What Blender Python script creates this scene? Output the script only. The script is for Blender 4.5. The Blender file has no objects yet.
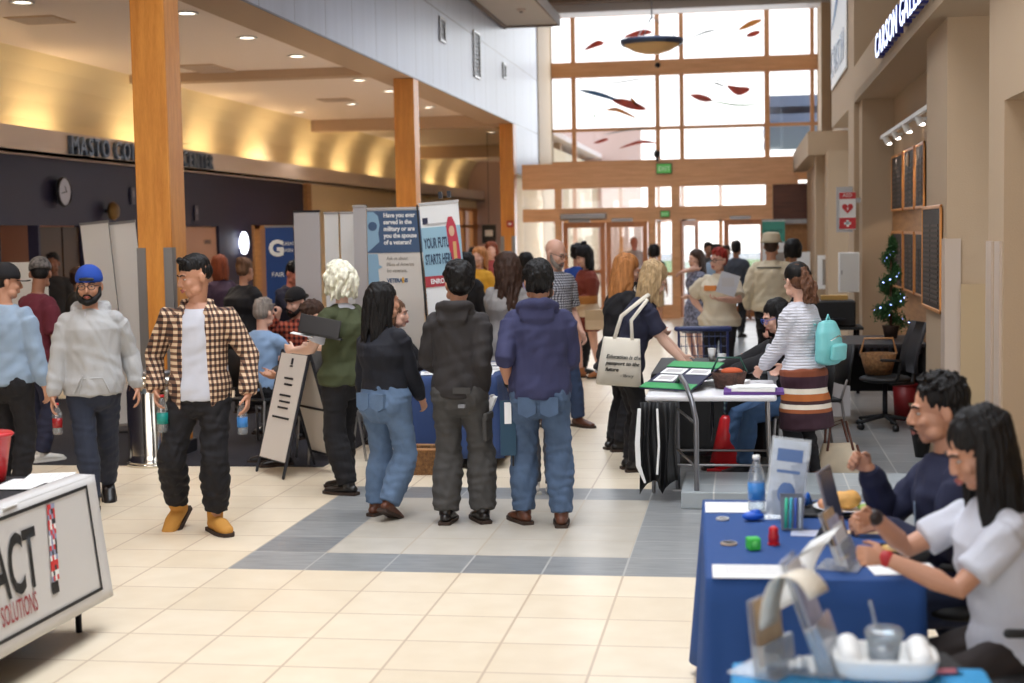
import bpy, bmesh, math, random
import numpy as np
from mathutils import Vector, Matrix, Quaternion

# ---------------------------------------------------------------- camera
SC = bpy.context.scene
COL = SC.collection
FOC, PITCH, YAW, ROLL, CAMH = 1465.15, .0742, .1582, -.0182, 1.905
TILE = .457
_f = Vector((-math.sin(YAW)*math.cos(PITCH), math.cos(YAW)*math.cos(PITCH), -math.sin(PITCH)))
_r0 = Vector((math.cos(YAW), math.sin(YAW), 0)); _u0 = _r0.cross(_f)
_r = _r0*math.cos(ROLL)+_u0*math.sin(ROLL); _u = -_r0*math.sin(ROLL)+_u0*math.cos(ROLL)
cam = bpy.data.cameras.new('camera'); camo = bpy.data.objects.new('camera', cam); COL.objects.link(camo)
camo.matrix_world = Matrix(((_r.x, _u.x, -_f.x, 0), (_r.y, _u.y, -_f.y, 0), (_r.z, _u.z, -_f.z, CAMH), (0, 0, 0, 1)))
cam.sensor_width = 36; cam.lens = FOC/1024*36; cam.clip_end = 400; cam.clip_start = .05
cam.dof.use_dof = True; cam.dof.focus_distance = 9.5; cam.dof.aperture_fstop = 2.2
SC.camera = camo
def ray(px, py): return _f+_r*((px-512)/FOC)-_u*((py-341.5)/FOC)
def GZ(px, py, z=0):                       # the place point of height z seen at a photo position
    d = ray(px, py); k = (z-CAMH)/d.z; return Vector((d.x*k, d.y*k, z))
def GY(px, py, y): d = ray(px, py); k = y/d.y; return Vector((d.x*k, y, CAMH+d.z*k))
def GX(px, py, x): d = ray(px, py); k = x/d.x; return Vector((x, d.y*k, CAMH+d.z*k))

# ---------------------------------------------------------------- world, lights, exposure
SC.view_settings.view_transform = 'Standard'; SC.view_settings.look = 'None'
SC.view_settings.gamma = 1; SC.view_settings.use_curve_mapping = False
SC.view_settings.exposure = 0.08
W = bpy.data.worlds.new('world'); SC.world = W; W.use_nodes = True
wn = W.node_tree; bg = wn.nodes['Background']
tc = wn.nodes.new('ShaderNodeTexCoord'); sp = wn.nodes.new('ShaderNodeSeparateXYZ'); rp = wn.nodes.new('ShaderNodeValToRGB')
wn.links.new(tc.outputs['Generated'], sp.inputs[0]); wn.links.new(sp.outputs['Z'], rp.inputs[0]); wn.links.new(rp.outputs[0], bg.inputs[0])
rp.color_ramp.elements[0].position = 0; rp.color_ramp.elements[0].color = (1, .98, .95, 1)
rp.color_ramp.elements[1].position = .6; rp.color_ramp.elements[1].color = (.70, .82, 1, 1)
bg.inputs[1].default_value = 2.2

def area(name, loc, rot, sx, sy, power, col=(1, 1, 1), portal=False, spread=180):
    l = bpy.data.lights.new(name, 'AREA'); l.shape = 'RECTANGLE'; l.size = sx; l.size_y = sy; l.energy = power; l.color = col
    if portal: l.cycles.is_portal = True
    else: l.spread = math.radians(spread)
    o = bpy.data.objects.new(name, l); COL.objects.link(o); o.location = loc; o.rotation_euler = rot
    return o
R = math.radians
# daylight through the far window wall, the long rooflights over the hall and the entrance; plus an added fill lamp behind the camera
area('window_daylight', (-1.6, 37.7, 5.5), (R(-90), 0, 0), 6.4, 3.6, 170, (.86, .93, 1))
area('rooflight_daylight', (-1.7, 7.5, 7.5), (0, 0, 0), 4.2, 9, 350, (.97, .98, 1), spread=125)
area('rooflight_daylight', (-1.7, 22, 7.5), (0, 0, 0), 4.2, 12, 190, (.95, .97, 1), spread=125)
area('entrance_daylight', (-2.2, 37.5, 1.5), (R(-90), 0, 0), 6, 2.6, 110, (.95, .97, 1))
area('rear_fill_light', (-5.2, -4.2, 2.4), (R(90), 0, 0), 8.5, 3.6, 190, (1, .96, .92))  # added unseen fill lamp, set back-left to brighten the low left ceiling

# ---------------------------------------------------------------- materials
def lin(c):
    return tuple((x/12.92 if x <= .04045 else ((x+.055)/1.055)**2.4) for x in (v/255 for v in c))
MC = {}
def mat(name, rgb, rough=.6, metal=0, bump=0, bscale=40, var=0, vscale=6, sheen=0, emit=0, spec=.5, stretch=(1, 1, 1), coat=0):
    if name in MC: return MC[name]
    m = bpy.data.materials.new(name); m.use_nodes = True; nt = m.node_tree; b = nt.nodes['Principled BSDF']
    c = lin(rgb)
    b.inputs['Base Color'].default_value = (*c, 1); b.inputs['Roughness'].default_value = rough; b.inputs['Metallic'].default_value = metal
    b.inputs['Specular IOR Level'].default_value = spec
    if sheen: b.inputs['Sheen Weight'].default_value = sheen
    if coat: b.inputs['Coat Weight'].default_value = coat
    if emit: b.inputs['Emission Color'].default_value = (*c, 1); b.inputs['Emission Strength'].default_value = emit
    if bump or var:
        t = nt.nodes.new('ShaderNodeTexCoord'); mp = nt.nodes.new('ShaderNodeMapping'); mp.inputs['Scale'].default_value = stretch
        nt.links.new(t.outputs['Object'], mp.inputs[0])
    if bump:
        n = nt.nodes.new('ShaderNodeTexNoise'); n.inputs['Scale'].default_value = bscale; n.inputs['Detail'].default_value = 3
        nt.links.new(mp.outputs[0], n.inputs['Vector'])
        bp = nt.nodes.new('ShaderNodeBump'); bp.inputs['Strength'].default_value = bump; bp.inputs['Distance'].default_value = .01
        nt.links.new(n.outputs[0], bp.inputs['Height']); nt.links.new(bp.outputs[0], b.inputs['Normal'])
    if var:
        n = nt.nodes.new('ShaderNodeTexNoise'); n.inputs['Scale'].default_value = vscale; n.inputs['Detail'].default_value = 4
        nt.links.new(mp.outputs[0], n.inputs['Vector'])
        r = nt.nodes.new('ShaderNodeValToRGB'); r.color_ramp.elements[0].position = .3; r.color_ramp.elements[1].position = .7
        r.color_ramp.elements[0].color = (*[max(0, x*(1-var)) for x in c], 1); r.color_ramp.elements[1].color = (*[min(1, x*(1+var)) for x in c], 1)
        nt.links.new(n.outputs[0], r.inputs[0]); nt.links.new(r.outputs[0], b.inputs['Base Color'])
    MC[name] = m; return m
def pane_mat(name, tint=(1, 1, 1), refl=.08, rough=.02, haze=0):
    m = bpy.data.materials.new(name); m.use_nodes = True; nt = m.node_tree; nt.nodes.clear()
    o = nt.nodes.new('ShaderNodeOutputMaterial'); mx = nt.nodes.new('ShaderNodeMixShader'); tr = nt.nodes.new('ShaderNodeBsdfTransparent'); gl = nt.nodes.new('ShaderNodeBsdfGlossy')
    tr.inputs[0].default_value = (*tint, 1); gl.inputs['Roughness'].default_value = rough
    lw = nt.nodes.new('ShaderNodeLayerWeight'); lw.inputs[0].default_value = .25
    mu = nt.nodes.new('ShaderNodeMath'); mu.operation = 'MULTIPLY_ADD'; mu.inputs[1].default_value = .5; mu.inputs[2].default_value = refl
    nt.links.new(lw.outputs['Fresnel'], mu.inputs[0]); nt.links.new(mu.outputs[0], mx.inputs[0])
    nt.links.new(tr.outputs[0], mx.inputs[1]); nt.links.new(gl.outputs[0], mx.inputs[2])
    last = mx.outputs[0]
    if haze:
        m2 = nt.nodes.new('ShaderNodeMixShader'); m2.inputs[0].default_value = haze; d = nt.nodes.new('ShaderNodeBsdfDiffuse'); d.inputs[0].default_value = (.8, .82, .85, 1)
        nt.links.new(last, m2.inputs[1]); nt.links.new(d.outputs[0], m2.inputs[2]); last = m2.outputs[0]
    nt.links.new(last, o.inputs[0]); return m
class NB:                                  # tiny node builder
    def __init__(s, name, rough=.7):
        s.m = bpy.data.materials.new(name); s.m.use_nodes = True; s.nt = s.m.node_tree; s.b = s.nt.nodes['Principled BSDF']; s.b.inputs['Roughness'].default_value = rough
        t = s.nt.nodes.new('ShaderNodeTexCoord'); q = s.nt.nodes.new('ShaderNodeSeparateXYZ'); s.nt.links.new(t.outputs['Object'], q.inputs[0])
        s.x, s.y, s.z = q.outputs; s.co = t.outputs['Object']
    def math(s, op, a, b=0, c=0):
        n = s.nt.nodes.new('ShaderNodeMath'); n.operation = op
        for i, v in enumerate((a, b, c)):
            if isinstance(v, (int, float)): n.inputs[i].default_value = v
            else: s.nt.links.new(v, n.inputs[i])
        return n.outputs[0]
    def mix(s, f, a, b):
        n = s.nt.nodes.new('ShaderNodeMix'); n.data_type = 'RGBA'
        for i, v in ((0, f), (6, a), (7, b)):
            if isinstance(v, (int, float)): n.inputs[i].default_value = v
            elif isinstance(v, tuple): n.inputs[i].default_value = (*v, 1)
            else: s.nt.links.new(v, n.inputs[i])
        return n.outputs[2]
    def noise(s, scale, detail=3, stretch=None):
        n = s.nt.nodes.new('ShaderNodeTexNoise'); n.inputs['Scale'].default_value = scale; n.inputs['Detail'].default_value = detail
        if stretch:
            mp = s.nt.nodes.new('ShaderNodeMapping'); mp.inputs['Scale'].default_value = stretch; s.nt.links.new(s.co, mp.inputs[0]); s.nt.links.new(mp.outputs[0], n.inputs['Vector'])
        else: s.nt.links.new(s.co, n.inputs['Vector'])
        return n.outputs[0]
    def bump(s, h, k=.3, d=.01):
        bp = s.nt.nodes.new('ShaderNodeBump'); bp.inputs['Strength'].default_value = k; bp.inputs['Distance'].default_value = d
        s.nt.links.new(h, bp.inputs['Height']); s.nt.links.new(bp.outputs[0], s.b.inputs['Normal'])
    def col(s, c): s.nt.links.new(c, s.b.inputs['Base Color']); return s.m
    def ramp(s, f, stops, const=False):
        r = s.nt.nodes.new('ShaderNodeValToRGB'); s.nt.links.new(f, r.inputs[0]); e = r.color_ramp.elements
        if const: r.color_ramp.interpolation = 'CONSTANT'
        while len(e) < len(stops): e.new(1)
        for i, (p, c) in enumerate(stops): e[i].position = p; e[i].color = (*c, 1)
        return r.outputs[0]

def tile_mat(name, base, alt, grout, T, rough, var=.06, streak=False, gw=.006, ox=0, oy=0):
    n = NB(name, rough)
    ux = n.math('DIVIDE', n.math('ADD', n.x, ox), T); uy = n.math('DIVIDE', n.math('ADD', n.y, oy), T)
    fx = n.math('FRACT', ux); fy = n.math('FRACT', uy); g = gw/T
    e = n.math('MINIMUM', n.math('MINIMUM', fx, n.math('SUBTRACT', 1, fx)), n.math('MINIMUM', fy, n.math('SUBTRACT', 1, fy)))
    gm = n.math('LESS_THAN', e, g)
    wh = n.nt.nodes.new('ShaderNodeTexWhiteNoise'); wh.noise_dimensions = '2D'; cb = n.nt.nodes.new('ShaderNodeCombineXYZ')
    n.nt.links.new(n.math('FLOOR', ux), cb.inputs[0]); n.nt.links.new(n.math('FLOOR', uy), cb.inputs[1]); n.nt.links.new(cb.outputs[0], wh.inputs['Vector'])
    no = n.noise(5, 5, (1, 6, 1) if streak else (1, 1, 1))
    f = n.math('ADD', n.math('MULTIPLY', wh.outputs['Value'], .45), n.math('MULTIPLY', n.math('SUBTRACT', no, .25), 1.1))
    c = n.mix(f, lin(base), lin(alt)); c = n.mix(gm, c, lin(grout))
    n.bump(n.math('SUBTRACT', 1, gm), .25, .004)
    return n.col(c)

def wood_mat(name, base, alt, rough=.45, stretch=(6, 6, .6), scale=3):
    n = NB(name, rough); no = n.noise(scale, 6, stretch); f2 = n.noise(scale*8, 4, stretch)
    f = n.math('ADD', n.math('MULTIPLY', no, .8), n.math('MULTIPLY', f2, .35))
    f = n.math('SMOOTH_MIN', n.math('MULTIPLY', n.math('SUBTRACT', f, .35), 2.5), 1, .1)
    return n.col(n.mix(f, lin(base), lin(alt)))

# ---------------------------------------------------------------- mesh helpers
class MB:
    def __init__(s): s.v = []; s.f = []; s.m = []; s.mi = 0
    def add(s, vs, fs):
        k = len(s.v); s.v += [tuple(v) for v in vs]; s.f += [tuple(i+k for i in f) for f in fs]; s.m += [s.mi]*len(fs); return s
    def box(s, c, d, rz=0, mtx=None):
        x, y, z = (q/2 for q in d); vs = [Vector((a*x, b*y, e*z)) for a in (-1, 1) for b in (-1, 1) for e in (-1, 1)]
        M = (mtx if mtx is not None else Matrix.Rotation(rz, 3, 'Z')); c = Vector(c)
        return s.add([M@v+c for v in vs], [(0, 1, 3, 2), (4, 6, 7, 5), (0, 4, 5, 1), (2, 3, 7, 6), (0, 2, 6, 4), (1, 5, 7, 3)])
    def span(s, a, b): return s.box([(p+q)/2 for p, q in zip(a, b)], [abs(q-p) for p, q in zip(a, b)])
    def quad(s, *p): return s.add(p, [tuple(range(len(p)))])
    def loft(s, rings, cap=True):
        n = len(rings[0]); k = len(s.v); vs = [v for r in rings for v in r]; fs = []
        for i in range(len(rings)-1):
            for j in range(n): fs.append((i*n+j, i*n+(j+1) % n, (i+1)*n+(j+1) % n, (i+1)*n+j))
        if cap: fs.append(tuple(range(n))[::-1]); fs.append(tuple((len(rings)-1)*n+j for j in range(n)))
        return s.add(vs, fs)
    def tube(s, pts, rad, side=None, n=12, rnd=True, flat=1.0):
        P = [Vector(p) for p in pts]; Rr = [r if isinstance(r, tuple) else (r, r) for r in (rad if isinstance(rad, list) else [rad]*len(P))]
        T = []
        for i in range(len(P)):
            a = P[max(0, i-1)]; b = P[min(len(P)-1, i+1)]; t = (b-a); T.append(t.normalized() if t.length > 1e-9 else Vector((0, 0, 1)))
        if side is None: side = Vector((1, 0, 0)) if abs(T[0].x) < .8 else Vector((0, 1, 0))
        side = Vector(side); rings = []
        def ring(p, t, sd, r):
            w = t.cross(sd)
            return [p+sd*(math.cos(q)*r[0])+w*(math.sin(q)*r[1]) for q in (2*math.pi*j/n for j in range(n))]
        sds = []; cur = side
        for t in T:
            c = cur-t*cur.dot(t)
            if c.length < 1e-4: c = Vector((0, 1, 0))-t*t.y
            cur = c.normalized(); sds.append(cur)
        if rnd:
            for k, q in ((.9, .4), (.55, .8)):
                m = min(Rr[0]); rings.append(ring(P[0]-T[0]*m*k*flat, T[0], sds[0], (Rr[0][0]*q, Rr[0][1]*q)))
        for i in range(len(P)): rings.append(ring(P[i], T[i], sds[i], Rr[i]))
        if rnd:
            for k, q in ((.55, .8), (.9, .4)):
                m = min(Rr[-1]); rings.append(ring(P[-1]+T[-1]*m*k*flat, T[-1], sds[-1], (Rr[-1][0]*q, Rr[-1][1]*q)))
        return s.loft(rings)
    def ell(s, c, r, M=None, n=14, h=9):
        c = Vector(c); rings = []
        for i in range(1, h):
            a = math.pi*i/h; z = -math.cos(a); q = math.sin(a)
            ring = []
            for j in range(n):
                t = 2*math.pi*j/n; v = Vector((math.cos(t)*q*r[0], math.sin(t)*q*r[1], z*r[2]))
                ring.append((M@v if M is not None else v)+c)
            rings.append(ring)
        return s.loft(rings)
    def lathe(s, prof, c=(0, 0, 0), n=24, cap=True):
        c = Vector(c); return s.loft([[c+Vector((r*math.cos(2*math.pi*j/n), r*math.sin(2*math.pi*j/n), z)) for j in range(n)] for r, z in prof], cap)
    def cyl(s, a, b, r, n=12, r2=None): return s.tube([a, b], [r, r if r2 is None else r2], n=n, rnd=False)
    def xf(s, M): s.v = [tuple(M@Vector(v)) for v in s.v]; return s
    def mesh(s, name):
        me = bpy.data.meshes.new(name); me.from_pydata(s.v, [], s.f); me.polygons.foreach_set('material_index', s.m); me.update(); return me

def put(name, data, m, parent=None, smooth=False):
    if isinstance(data, MB): data = data.mesh(name)
    o = bpy.data.objects.new(name, data); COL.objects.link(o)
    for q in (m if isinstance(m, (list, tuple)) else [m]): data.materials.append(q)
    if parent is not None: o.parent = parent
    if smooth: data.polygons.foreach_set('use_smooth', [True]*len(data.polygons))
    return o
def bev(o, w=.004, seg=2):
    b = o.modifiers.new('bevel', 'BEVEL'); b.width = w; b.segments = seg; b.limit_method = 'ANGLE'; return o
def tag(o, label, cat, group=None, kind=None):
    if label: o['label'] = label
    if cat: o['category'] = cat
    if group: o['group'] = group
    if kind: o['kind'] = kind
    return o
def thing(name, label, cat, loc=(0, 0, 0), rz=0, group=None):
    o = bpy.data.objects.new(name, None); COL.objects.link(o); o.location = loc; o.rotation_euler = (0, 0, rz); o.empty_display_size = .1
    return tag(o, label, cat, group)
def struct(name, mb, m, smooth=False, parent=None):
    o = put(name, mb, m, parent, smooth)
    if parent is None: o['kind'] = 'structure'
    return o
def text(s, size, m, M, parent=None, name='lettering', ext=.002, bold=0, align='LEFT', sx=1, shear=0, space=1):
    c = bpy.data.curves.new('t', 'FONT'); c.body = s; c.size = size; c.extrude = ext; c.offset = bold; c.align_x = align; c.shear = shear; c.resolution_u = 3; c.space_character = space
    o = bpy.data.objects.new('t', c); COL.objects.link(o)
    me = bpy.data.meshes.new_from_object(o.evaluated_get(bpy.context.evaluated_depsgraph_get()))
    bpy.data.objects.remove(o); bpy.data.curves.remove(c)
    me.transform(M@Matrix.Diagonal((sx, 1, 1, 1))); me.materials.clear()
    return put(name, me, m, parent)
def face(origin, xdir, zdir=(0, 0, 1)):    # matrix that lays text on a plane: x runs along xdir, letters stand up along zdir
    x = Vector(xdir).normalized(); z = Vector(zdir).normalized(); n = x.cross(z).normalized(); z = n.cross(x)
    return Matrix(((x.x, z.x, n.x, origin[0]), (x.y, z.y, n.y, origin[1]), (x.z, z.z, n.z, origin[2]), (0, 0, 0, 1)))
def remesh(mb, vox, sm=3, fold=0, fk=18, seed=0, foldfn=None, sfac=.5):
    me = mb.mesh('tmp'); o = bpy.data.objects.new('tmp', me); COL.objects.link(o)
    r = o.modifiers.new('r', 'REMESH'); r.mode = 'VOXEL'; r.voxel_size = vox
    if sm: s = o.modifiers.new('s', 'SMOOTH'); s.iterations = sm; s.factor = sfac
    m2 = bpy.data.meshes.new_from_object(o.evaluated_get(bpy.context.evaluated_depsgraph_get()))
    bpy.data.objects.remove(o); bpy.data.meshes.remove(me)
    if fold and len(m2.vertices):
        n = len(m2.vertices); co = np.empty(n*3); m2.vertices.foreach_get('co', co); co = co.reshape(-1, 3)
        no = np.empty(n*3); m2.vertex_normals.foreach_get('vector', no); no = no.reshape(-1, 3)
        rng = np.random.RandomState(seed); d = np.zeros(n)
        for i in range(5):
            k = rng.normal(size=3); k /= np.linalg.norm(k); k *= fk*(1+.45*i)
            if foldfn == 'leg': k[2] = abs(k[2])*1.5+fk*.5; 
            k2 = rng.normal(size=3)*fk*.45
            if foldfn == 'hair': k[2] *= .12; k2[2] *= .4
            d += np.sin(co@k+1.9*np.sin(co@k2+rng.rand()*6)+rng.rand()*6)/(1+.4*i)
        d = np.sign(d)*np.abs(d)**.8
        co += no*(d*fold*.45)[:, None]; m2.vertices.foreach_set('co', co.ravel()); m2.update()
    return m2

# ---------------------------------------------------------------- people
SKIN = {k: mat('skin_'+k, c, .5, bump=.1, bscale=120, var=.08, vscale=9) for k, c in dict(light=(216, 168, 146), fair=(232, 190, 168), tan=(190, 138, 110), brown=(150, 104, 80), red=(206, 128, 104), dark=(110, 66, 46)).items()}
def hairmat(name, rgb, rough=.5): return mat('hair_'+name, rgb, rough, bump=.6, bscale=60, stretch=(3, 3, .35), var=.35, vscale=14, spec=.28)
HAIR = {k: hairmat(k, c) for k, c in dict(black=(15, 12, 12), brown=(62, 42, 32), lbrown=(112, 80, 58), auburn=(120, 58, 34), ginger=(176, 116, 66), blonde=(172, 144, 106), white=(232, 222, 200), red=(150, 44, 34), chestnut=(96, 62, 42), grey=(140, 130, 122)).items()}
M_EYE = mat('eye_white', (188, 178, 170), .35); M_IRIS = mat('eye_iris', (38, 24, 18), .2); M_LIP = mat('lips', (168, 92, 84), .45); M_BLK = mat('black_plastic', (18, 18, 20), .35)
def ik(a, t, l1, l2, hint):
    a = Vector(a); t = Vector(t); d = t-a; L = min(d.length, (l1+l2)*.998); d = d.normalized(); t = a+d*L
    x = (l1*l1-l2*l2+L*L)/(2*L); h = math.sqrt(max(0, l1*l1-x*x)); hv = Vector(hint); hv = hv-d*hv.dot(d)
    hv = hv.normalized() if hv.length > 1e-5 else Vector((0, 1, 0))
    return a+d*x+hv*h, t
FEM = dict(sh=.9, hip=1.04, waist=.86, bust=.012)
MAL = dict(sh=1.0, hip=.96, waist=1.0, bust=0)
STN = ((.455, .080, .066), (.49, .092, .072), (.535, .097, .073), (.59, .090, .066), (.65, .086, .064), (.71, .092, .069), (.76, .098, .068), (.795, .092, .060), (.818, .070, .050), (.838, .045, .038))
class Fig:
    """joints of one figure in its own frame: it faces -y, its right hand is on -x"""
    def __init__(s, H=1.7, sex='m', g=1.0, hz=None, lean=0, side=0, feet=None, hands=None, elb=None, knee=None, head=(0, 0, 0), twist=0, hy=0, hx=0, shrug=0, neckf=.02):
        s.H = H; s.g = g; b = FEM if sex == 'f' else MAL; s.b = b; s.sex = sex
        s.hip = Vector((hx, hy, H*(.515 if hz is None else hz)))
        s.S = Vector((math.sin(side), -math.sin(lean), math.cos(lean)*math.cos(side))).normalized()
        s.rt = (Matrix.Rotation(twist, 3, s.S)@Vector((1, 0, 0))); s.rt = (s.rt-s.S*s.rt.dot(s.S)).normalized(); s.bk = s.S.cross(s.rt)   # bk points backward
        s.twist = twist
        s.sh = [s.P(.792)+s.rt*(k*.098*H*b['sh']*(1+.35*(g-1)))+s.S*(shrug*H) for k in (-1, 1)]
        feet = feet or [(-.085, 0, 0), (.085, 0, 0)]; s.feet = [Vector(f) for f in feet]
        s.hj = [s.hip+Vector((k*.052*H*b['hip']*g**.5, 0, -.005*H)) for k in (-1, 1)]
        s.kn = []; s.an = []; s.toe = []
        s.ftd = []
        for i in (0, 1):
            f = s.feet[i]; fd = f[3] if len(f) > 3 else 0
        for i, k in enumerate((-1, 1)):
            f = feet[i]; yaw = R(f[3]) if len(f) > 3 else R(8*k); tilt = R(f[4]) if len(f) > 4 else 0
            d = Vector((math.sin(yaw), -math.cos(yaw), 0)); dn = d*math.cos(tilt)+Vector((0, 0, -math.sin(tilt)))   # tilt: toes down, heel lifted
            up = Vector((0, 0, 1))*math.cos(tilt)+d*math.sin(tilt)
            ank = Vector(f[:3])+dn*(-.02*H)+up*(.045*H)
            kh = Vector(knee[i]) if knee else Vector((k*.12, -1, 0))
            kk, aa = ik(s.hj[i], ank, .242*H, .232*H, kh); s.kn.append(kk); s.an.append(aa); s.ftd.append((dn, up)); s.toe.append(aa+dn*.11*H-up*.03*H)
        s.el = []; s.wr = []; s.hd = []
        hands = hands or [None, None]
        for i, k in enumerate((-1, 1)):
            hn = hands[i]
            t = Vector(hn['at']) if hn and 'at' in hn else s.sh[i]+s.rt*(k*.050*H*(1+.9*(g-1)))-s.S*0+Vector((0, -.03*H, -.312*H))
            hint = Vector(elb[i]) if elb and elb[i] is not None else Vector((k*.25, 1, -.2))
            e, w = ik(s.sh[i], t, .168*H, .148*H, hint); s.el.append(e); s.wr.append(w)
            d = Vector(hn['dir']) if hn and 'dir' in hn else (w-e).normalized()*.8+Vector((0, -.12, -.15)); d.normalize()
            th = Vector(hn['thumb']) if hn and 'thumb' in hn else Vector((0, -1, .1)); th = th-d*th.dot(d); th.normalize()
            s.hd.append((d, th, (hn or {}).get('curl', .35)))
        s.nb = s.P(.838); hy_, hp, hr = head     # yaw (+ = its left), pitch (+ = down), roll
        s.hm = (Matrix.Rotation(hy_+twist, 3, 'Z')@Matrix.Rotation(hp, 3, 'X')@Matrix.Rotation(hr, 3, 'Y'))
        s.hc = s.nb+(s.S*.5+Vector((0, 0, .5))).normalized()*.098*H+Vector((0, -neckf*H*(.6+abs(math.sin(hp))), 0))
        s.hs = 1.07*H**.5/(1.72**.5)
        s.HM = Matrix.Translation(s.hc)@s.hm.to_4x4()@Matrix.Scale(s.hs, 4)
    def P(s, q): return s.hip+s.S*((q-.52)*s.H)
    def station(s, q, a, b, off=0, gw=None):
        g = s.g; H = s.H; bd = s.b
        if q < .56: a *= bd['hip']
        elif q < .69: a *= bd['waist']; b *= (bd['waist']+1)/2
        elif q > .74: a *= bd['sh']
        if .69 <= q <= .77: b += bd['bust']
        gg = (g if q < .79 else 1+(g-1)*.35) if q < .8 else 1
        belly = (g-1)*.05 if .52 < q < .75 else 0
        return (a*H*gg+off, b*H*(gg+belly*2)+off)
    def handvol(s, mb, i, sc=1.0):
        H = s.H/1.72*sc; k = (-1, 1)[i]; d, th, curl = s.hd[i]; w = s.wr[i]; pn = d.cross(th)*k     # palm normal
        mb.tube([w-d*.01*H, w+d*.03*H, w+d*.075*H], [(.021*H, .016*H), (.034*H, .016*H), (.038*H, .013*H)], side=th, n=12)
        kb = w+d*.082*H
        for j, (o, L) in enumerate(((.030, .070), (.0105, .080), (-.0105, .074), (-.030, .058))):
            p = kb+th*(o*H)-(d*.006*H if j == 3 else d*0); pts = [p-d*.02*H, p]; dd = d.copy(); ang = curl*(1+.12*j)
            sp = Matrix.Rotation(0, 3, 'X')
            for q in (.45, .32, .23):
                ax = dd.cross(pn); dd = (dd*math.cos(ang)+pn*math.sin(ang)).normalized(); pn2 = pn; p = p+dd*(L*H*q)+th*(o*.06*H*q)
                pts.append(p); ang = curl*1.25
                pn = (pn-dd*pn.dot(dd)).normalized()
            pn = d.cross(th)*k
            mb.tube(pts, [.0098*H, .0098*H, .0088*H, .008*H, .0068*H], side=th, n=8)
        p = w+d*.018*H+th*.022*H; q = p+(th*.75+d*.6+pn*.25)*.034*H; r = q+(d*.85+th*.3+pn*(.3+curl*.5)).normalized()*.034*H; t = r+(d*.9+pn*(.25+curl)).normalized()*.024*H
        mb.tube([p, q, r, t], [.014*H, .0118*H, .0098*H, .008*H], n=8)
    def body(s, vox, skin, par, sleeves=True):
        H = s.H; mb = MB()
        mb.tube([s.P(q) for q, a, b in STN], [s.station(q, a*.94, b*.94) for q, a, b in STN], side=s.rt, n=20, flat=.25)
        nk = .031*H*(1 if s.sex == 'm' else .86)
        mb.tube([s.P(.80), s.nb, s.hc+s.hm@Vector((0, .03, -.02))], [(nk*1.5, nk*1.3), (nk*1.05, nk), (nk, nk)], side=s.rt, n=14)
        gl = (s.g-1)*.5+1
        for i in (0, 1):
            k = (-1, 1)[i]; sh = s.sh[i]
            mb.tube([sh-s.rt*k*.03*H-s.S*.014*H, sh-s.S*.006*H, sh.lerp(s.el[i], .45), s.el[i], s.el[i].lerp(s.wr[i], .3), s.wr[i]], [.022*H, .026*H*gl, .0255*H*gl, .0215*H*gl, .0225*H*gl, .0150*H], n=12)
            s.handvol(mb, i, .97 if s.sex == 'm' else .9)
            mb.tube([s.hj[i], s.hj[i].lerp(s.kn[i], .4), s.kn[i], s.kn[i].lerp(s.an[i], .3), s.an[i]], [.050*H*gl, .044*H*gl, .031*H*gl, .032*H*gl, .021*H], n=12)
            dn, up = s.ftd[i]; mb.tube([s.an[i]-dn*.02*H-up*.018*H, s.an[i]+dn*.04*H-up*.02*H, s.an[i]+dn*.10*H-up*.03*H], [(.02*H, .018*H), (.024*H, .02*H), (.022*H, .011*H)], side=dn.cross(up), n=10)
        hd = MB(); fat = 1+(s.g-1)*.35; m = s.sex == 'm'
        hd.ell((0, .014, .038), (.076, .095, .086), n=20, h=12); hd.ell((0, -.022, -.028), (.061*fat, .070, .082), n=18, h=12)
        hd.ell((0, -.055, -.088), (.030*fat, .026, .022 if m else .018)); hd.ell((0, -.079, .026), (.050, .015, .012))
        for k in (-1, 1): hd.ell((k*.037, -.062, -.026), (.025*fat, .024, .022)); hd.ell((k*.078, .014, -.006), (.010, .020, .031), Matrix.Rotation(-.35*k, 3, 'Z')); hd.ell((k*.045*fat, -.03, -.07), (.024, .035, .026))
        ns = 0 if m else .005; hd.tube([(0, -.086+ns*.5, .020), (0, -.103+ns, -.008), (0, -.107+ns, -.026)], [.0075, .009, .012-ns*.3], n=8); hd.ell((0, -.097, -.031), (.017, .012, .008)); hd.ell((0, -.088, -.058), (.024, .012, .012))
        hd.xf(s.HM); mb.add(hd.v, hd.f)
        me = remesh(mb, vox, 5 if vox < .006 else 3 if vox < .008 else 1, sfac=.4); return put('body', me, skin, par, True)
    # --- clothing volumes
    def top(s, par, m, vox, name='sweatshirt', off=.012, hem=.50, sleeve=1.0, cuff=True, hood=False, fold=.006, loose=1.0, seed=1, collar=.84, flare=0, sfold=None, wide=1.0):
        H = s.H; mb = MB(); st = [x for x in STN if x[0] >= hem-.001 and x[0] <= collar]
        if hem < .455: st = [(hem, .094, .082), ((hem+.455)/2, .094, .080)]+st
        elif st[0][0] > hem+.01:
            a0 = [x for x in STN if x[0] < hem][-1]; b0 = st[0]; t = (hem-a0[0])/(b0[0]-a0[0]); st = [(hem, a0[1]+(b0[1]-a0[1])*t, a0[2]+(b0[2]-a0[2])*t)]+st
        rr = [s.station(q, a, b, off*loose*(1.6 if q < .56 else 1.25 if q < .7 else 1)+flare*max(0, .7-q)) for q, a, b in st]
        rr = [(a*wide if q[0] < .77 else a, b) for (a, b), q in zip(rr, st)]
        wz = max(a for a, b in rr[:4])
        mb.tube([s.P(q) for q, a, b in st], rr, side=s.rt, n=22, flat=.15)
        gl = (s.g-1)*.5+1; o = off*1.05*loose
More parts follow.
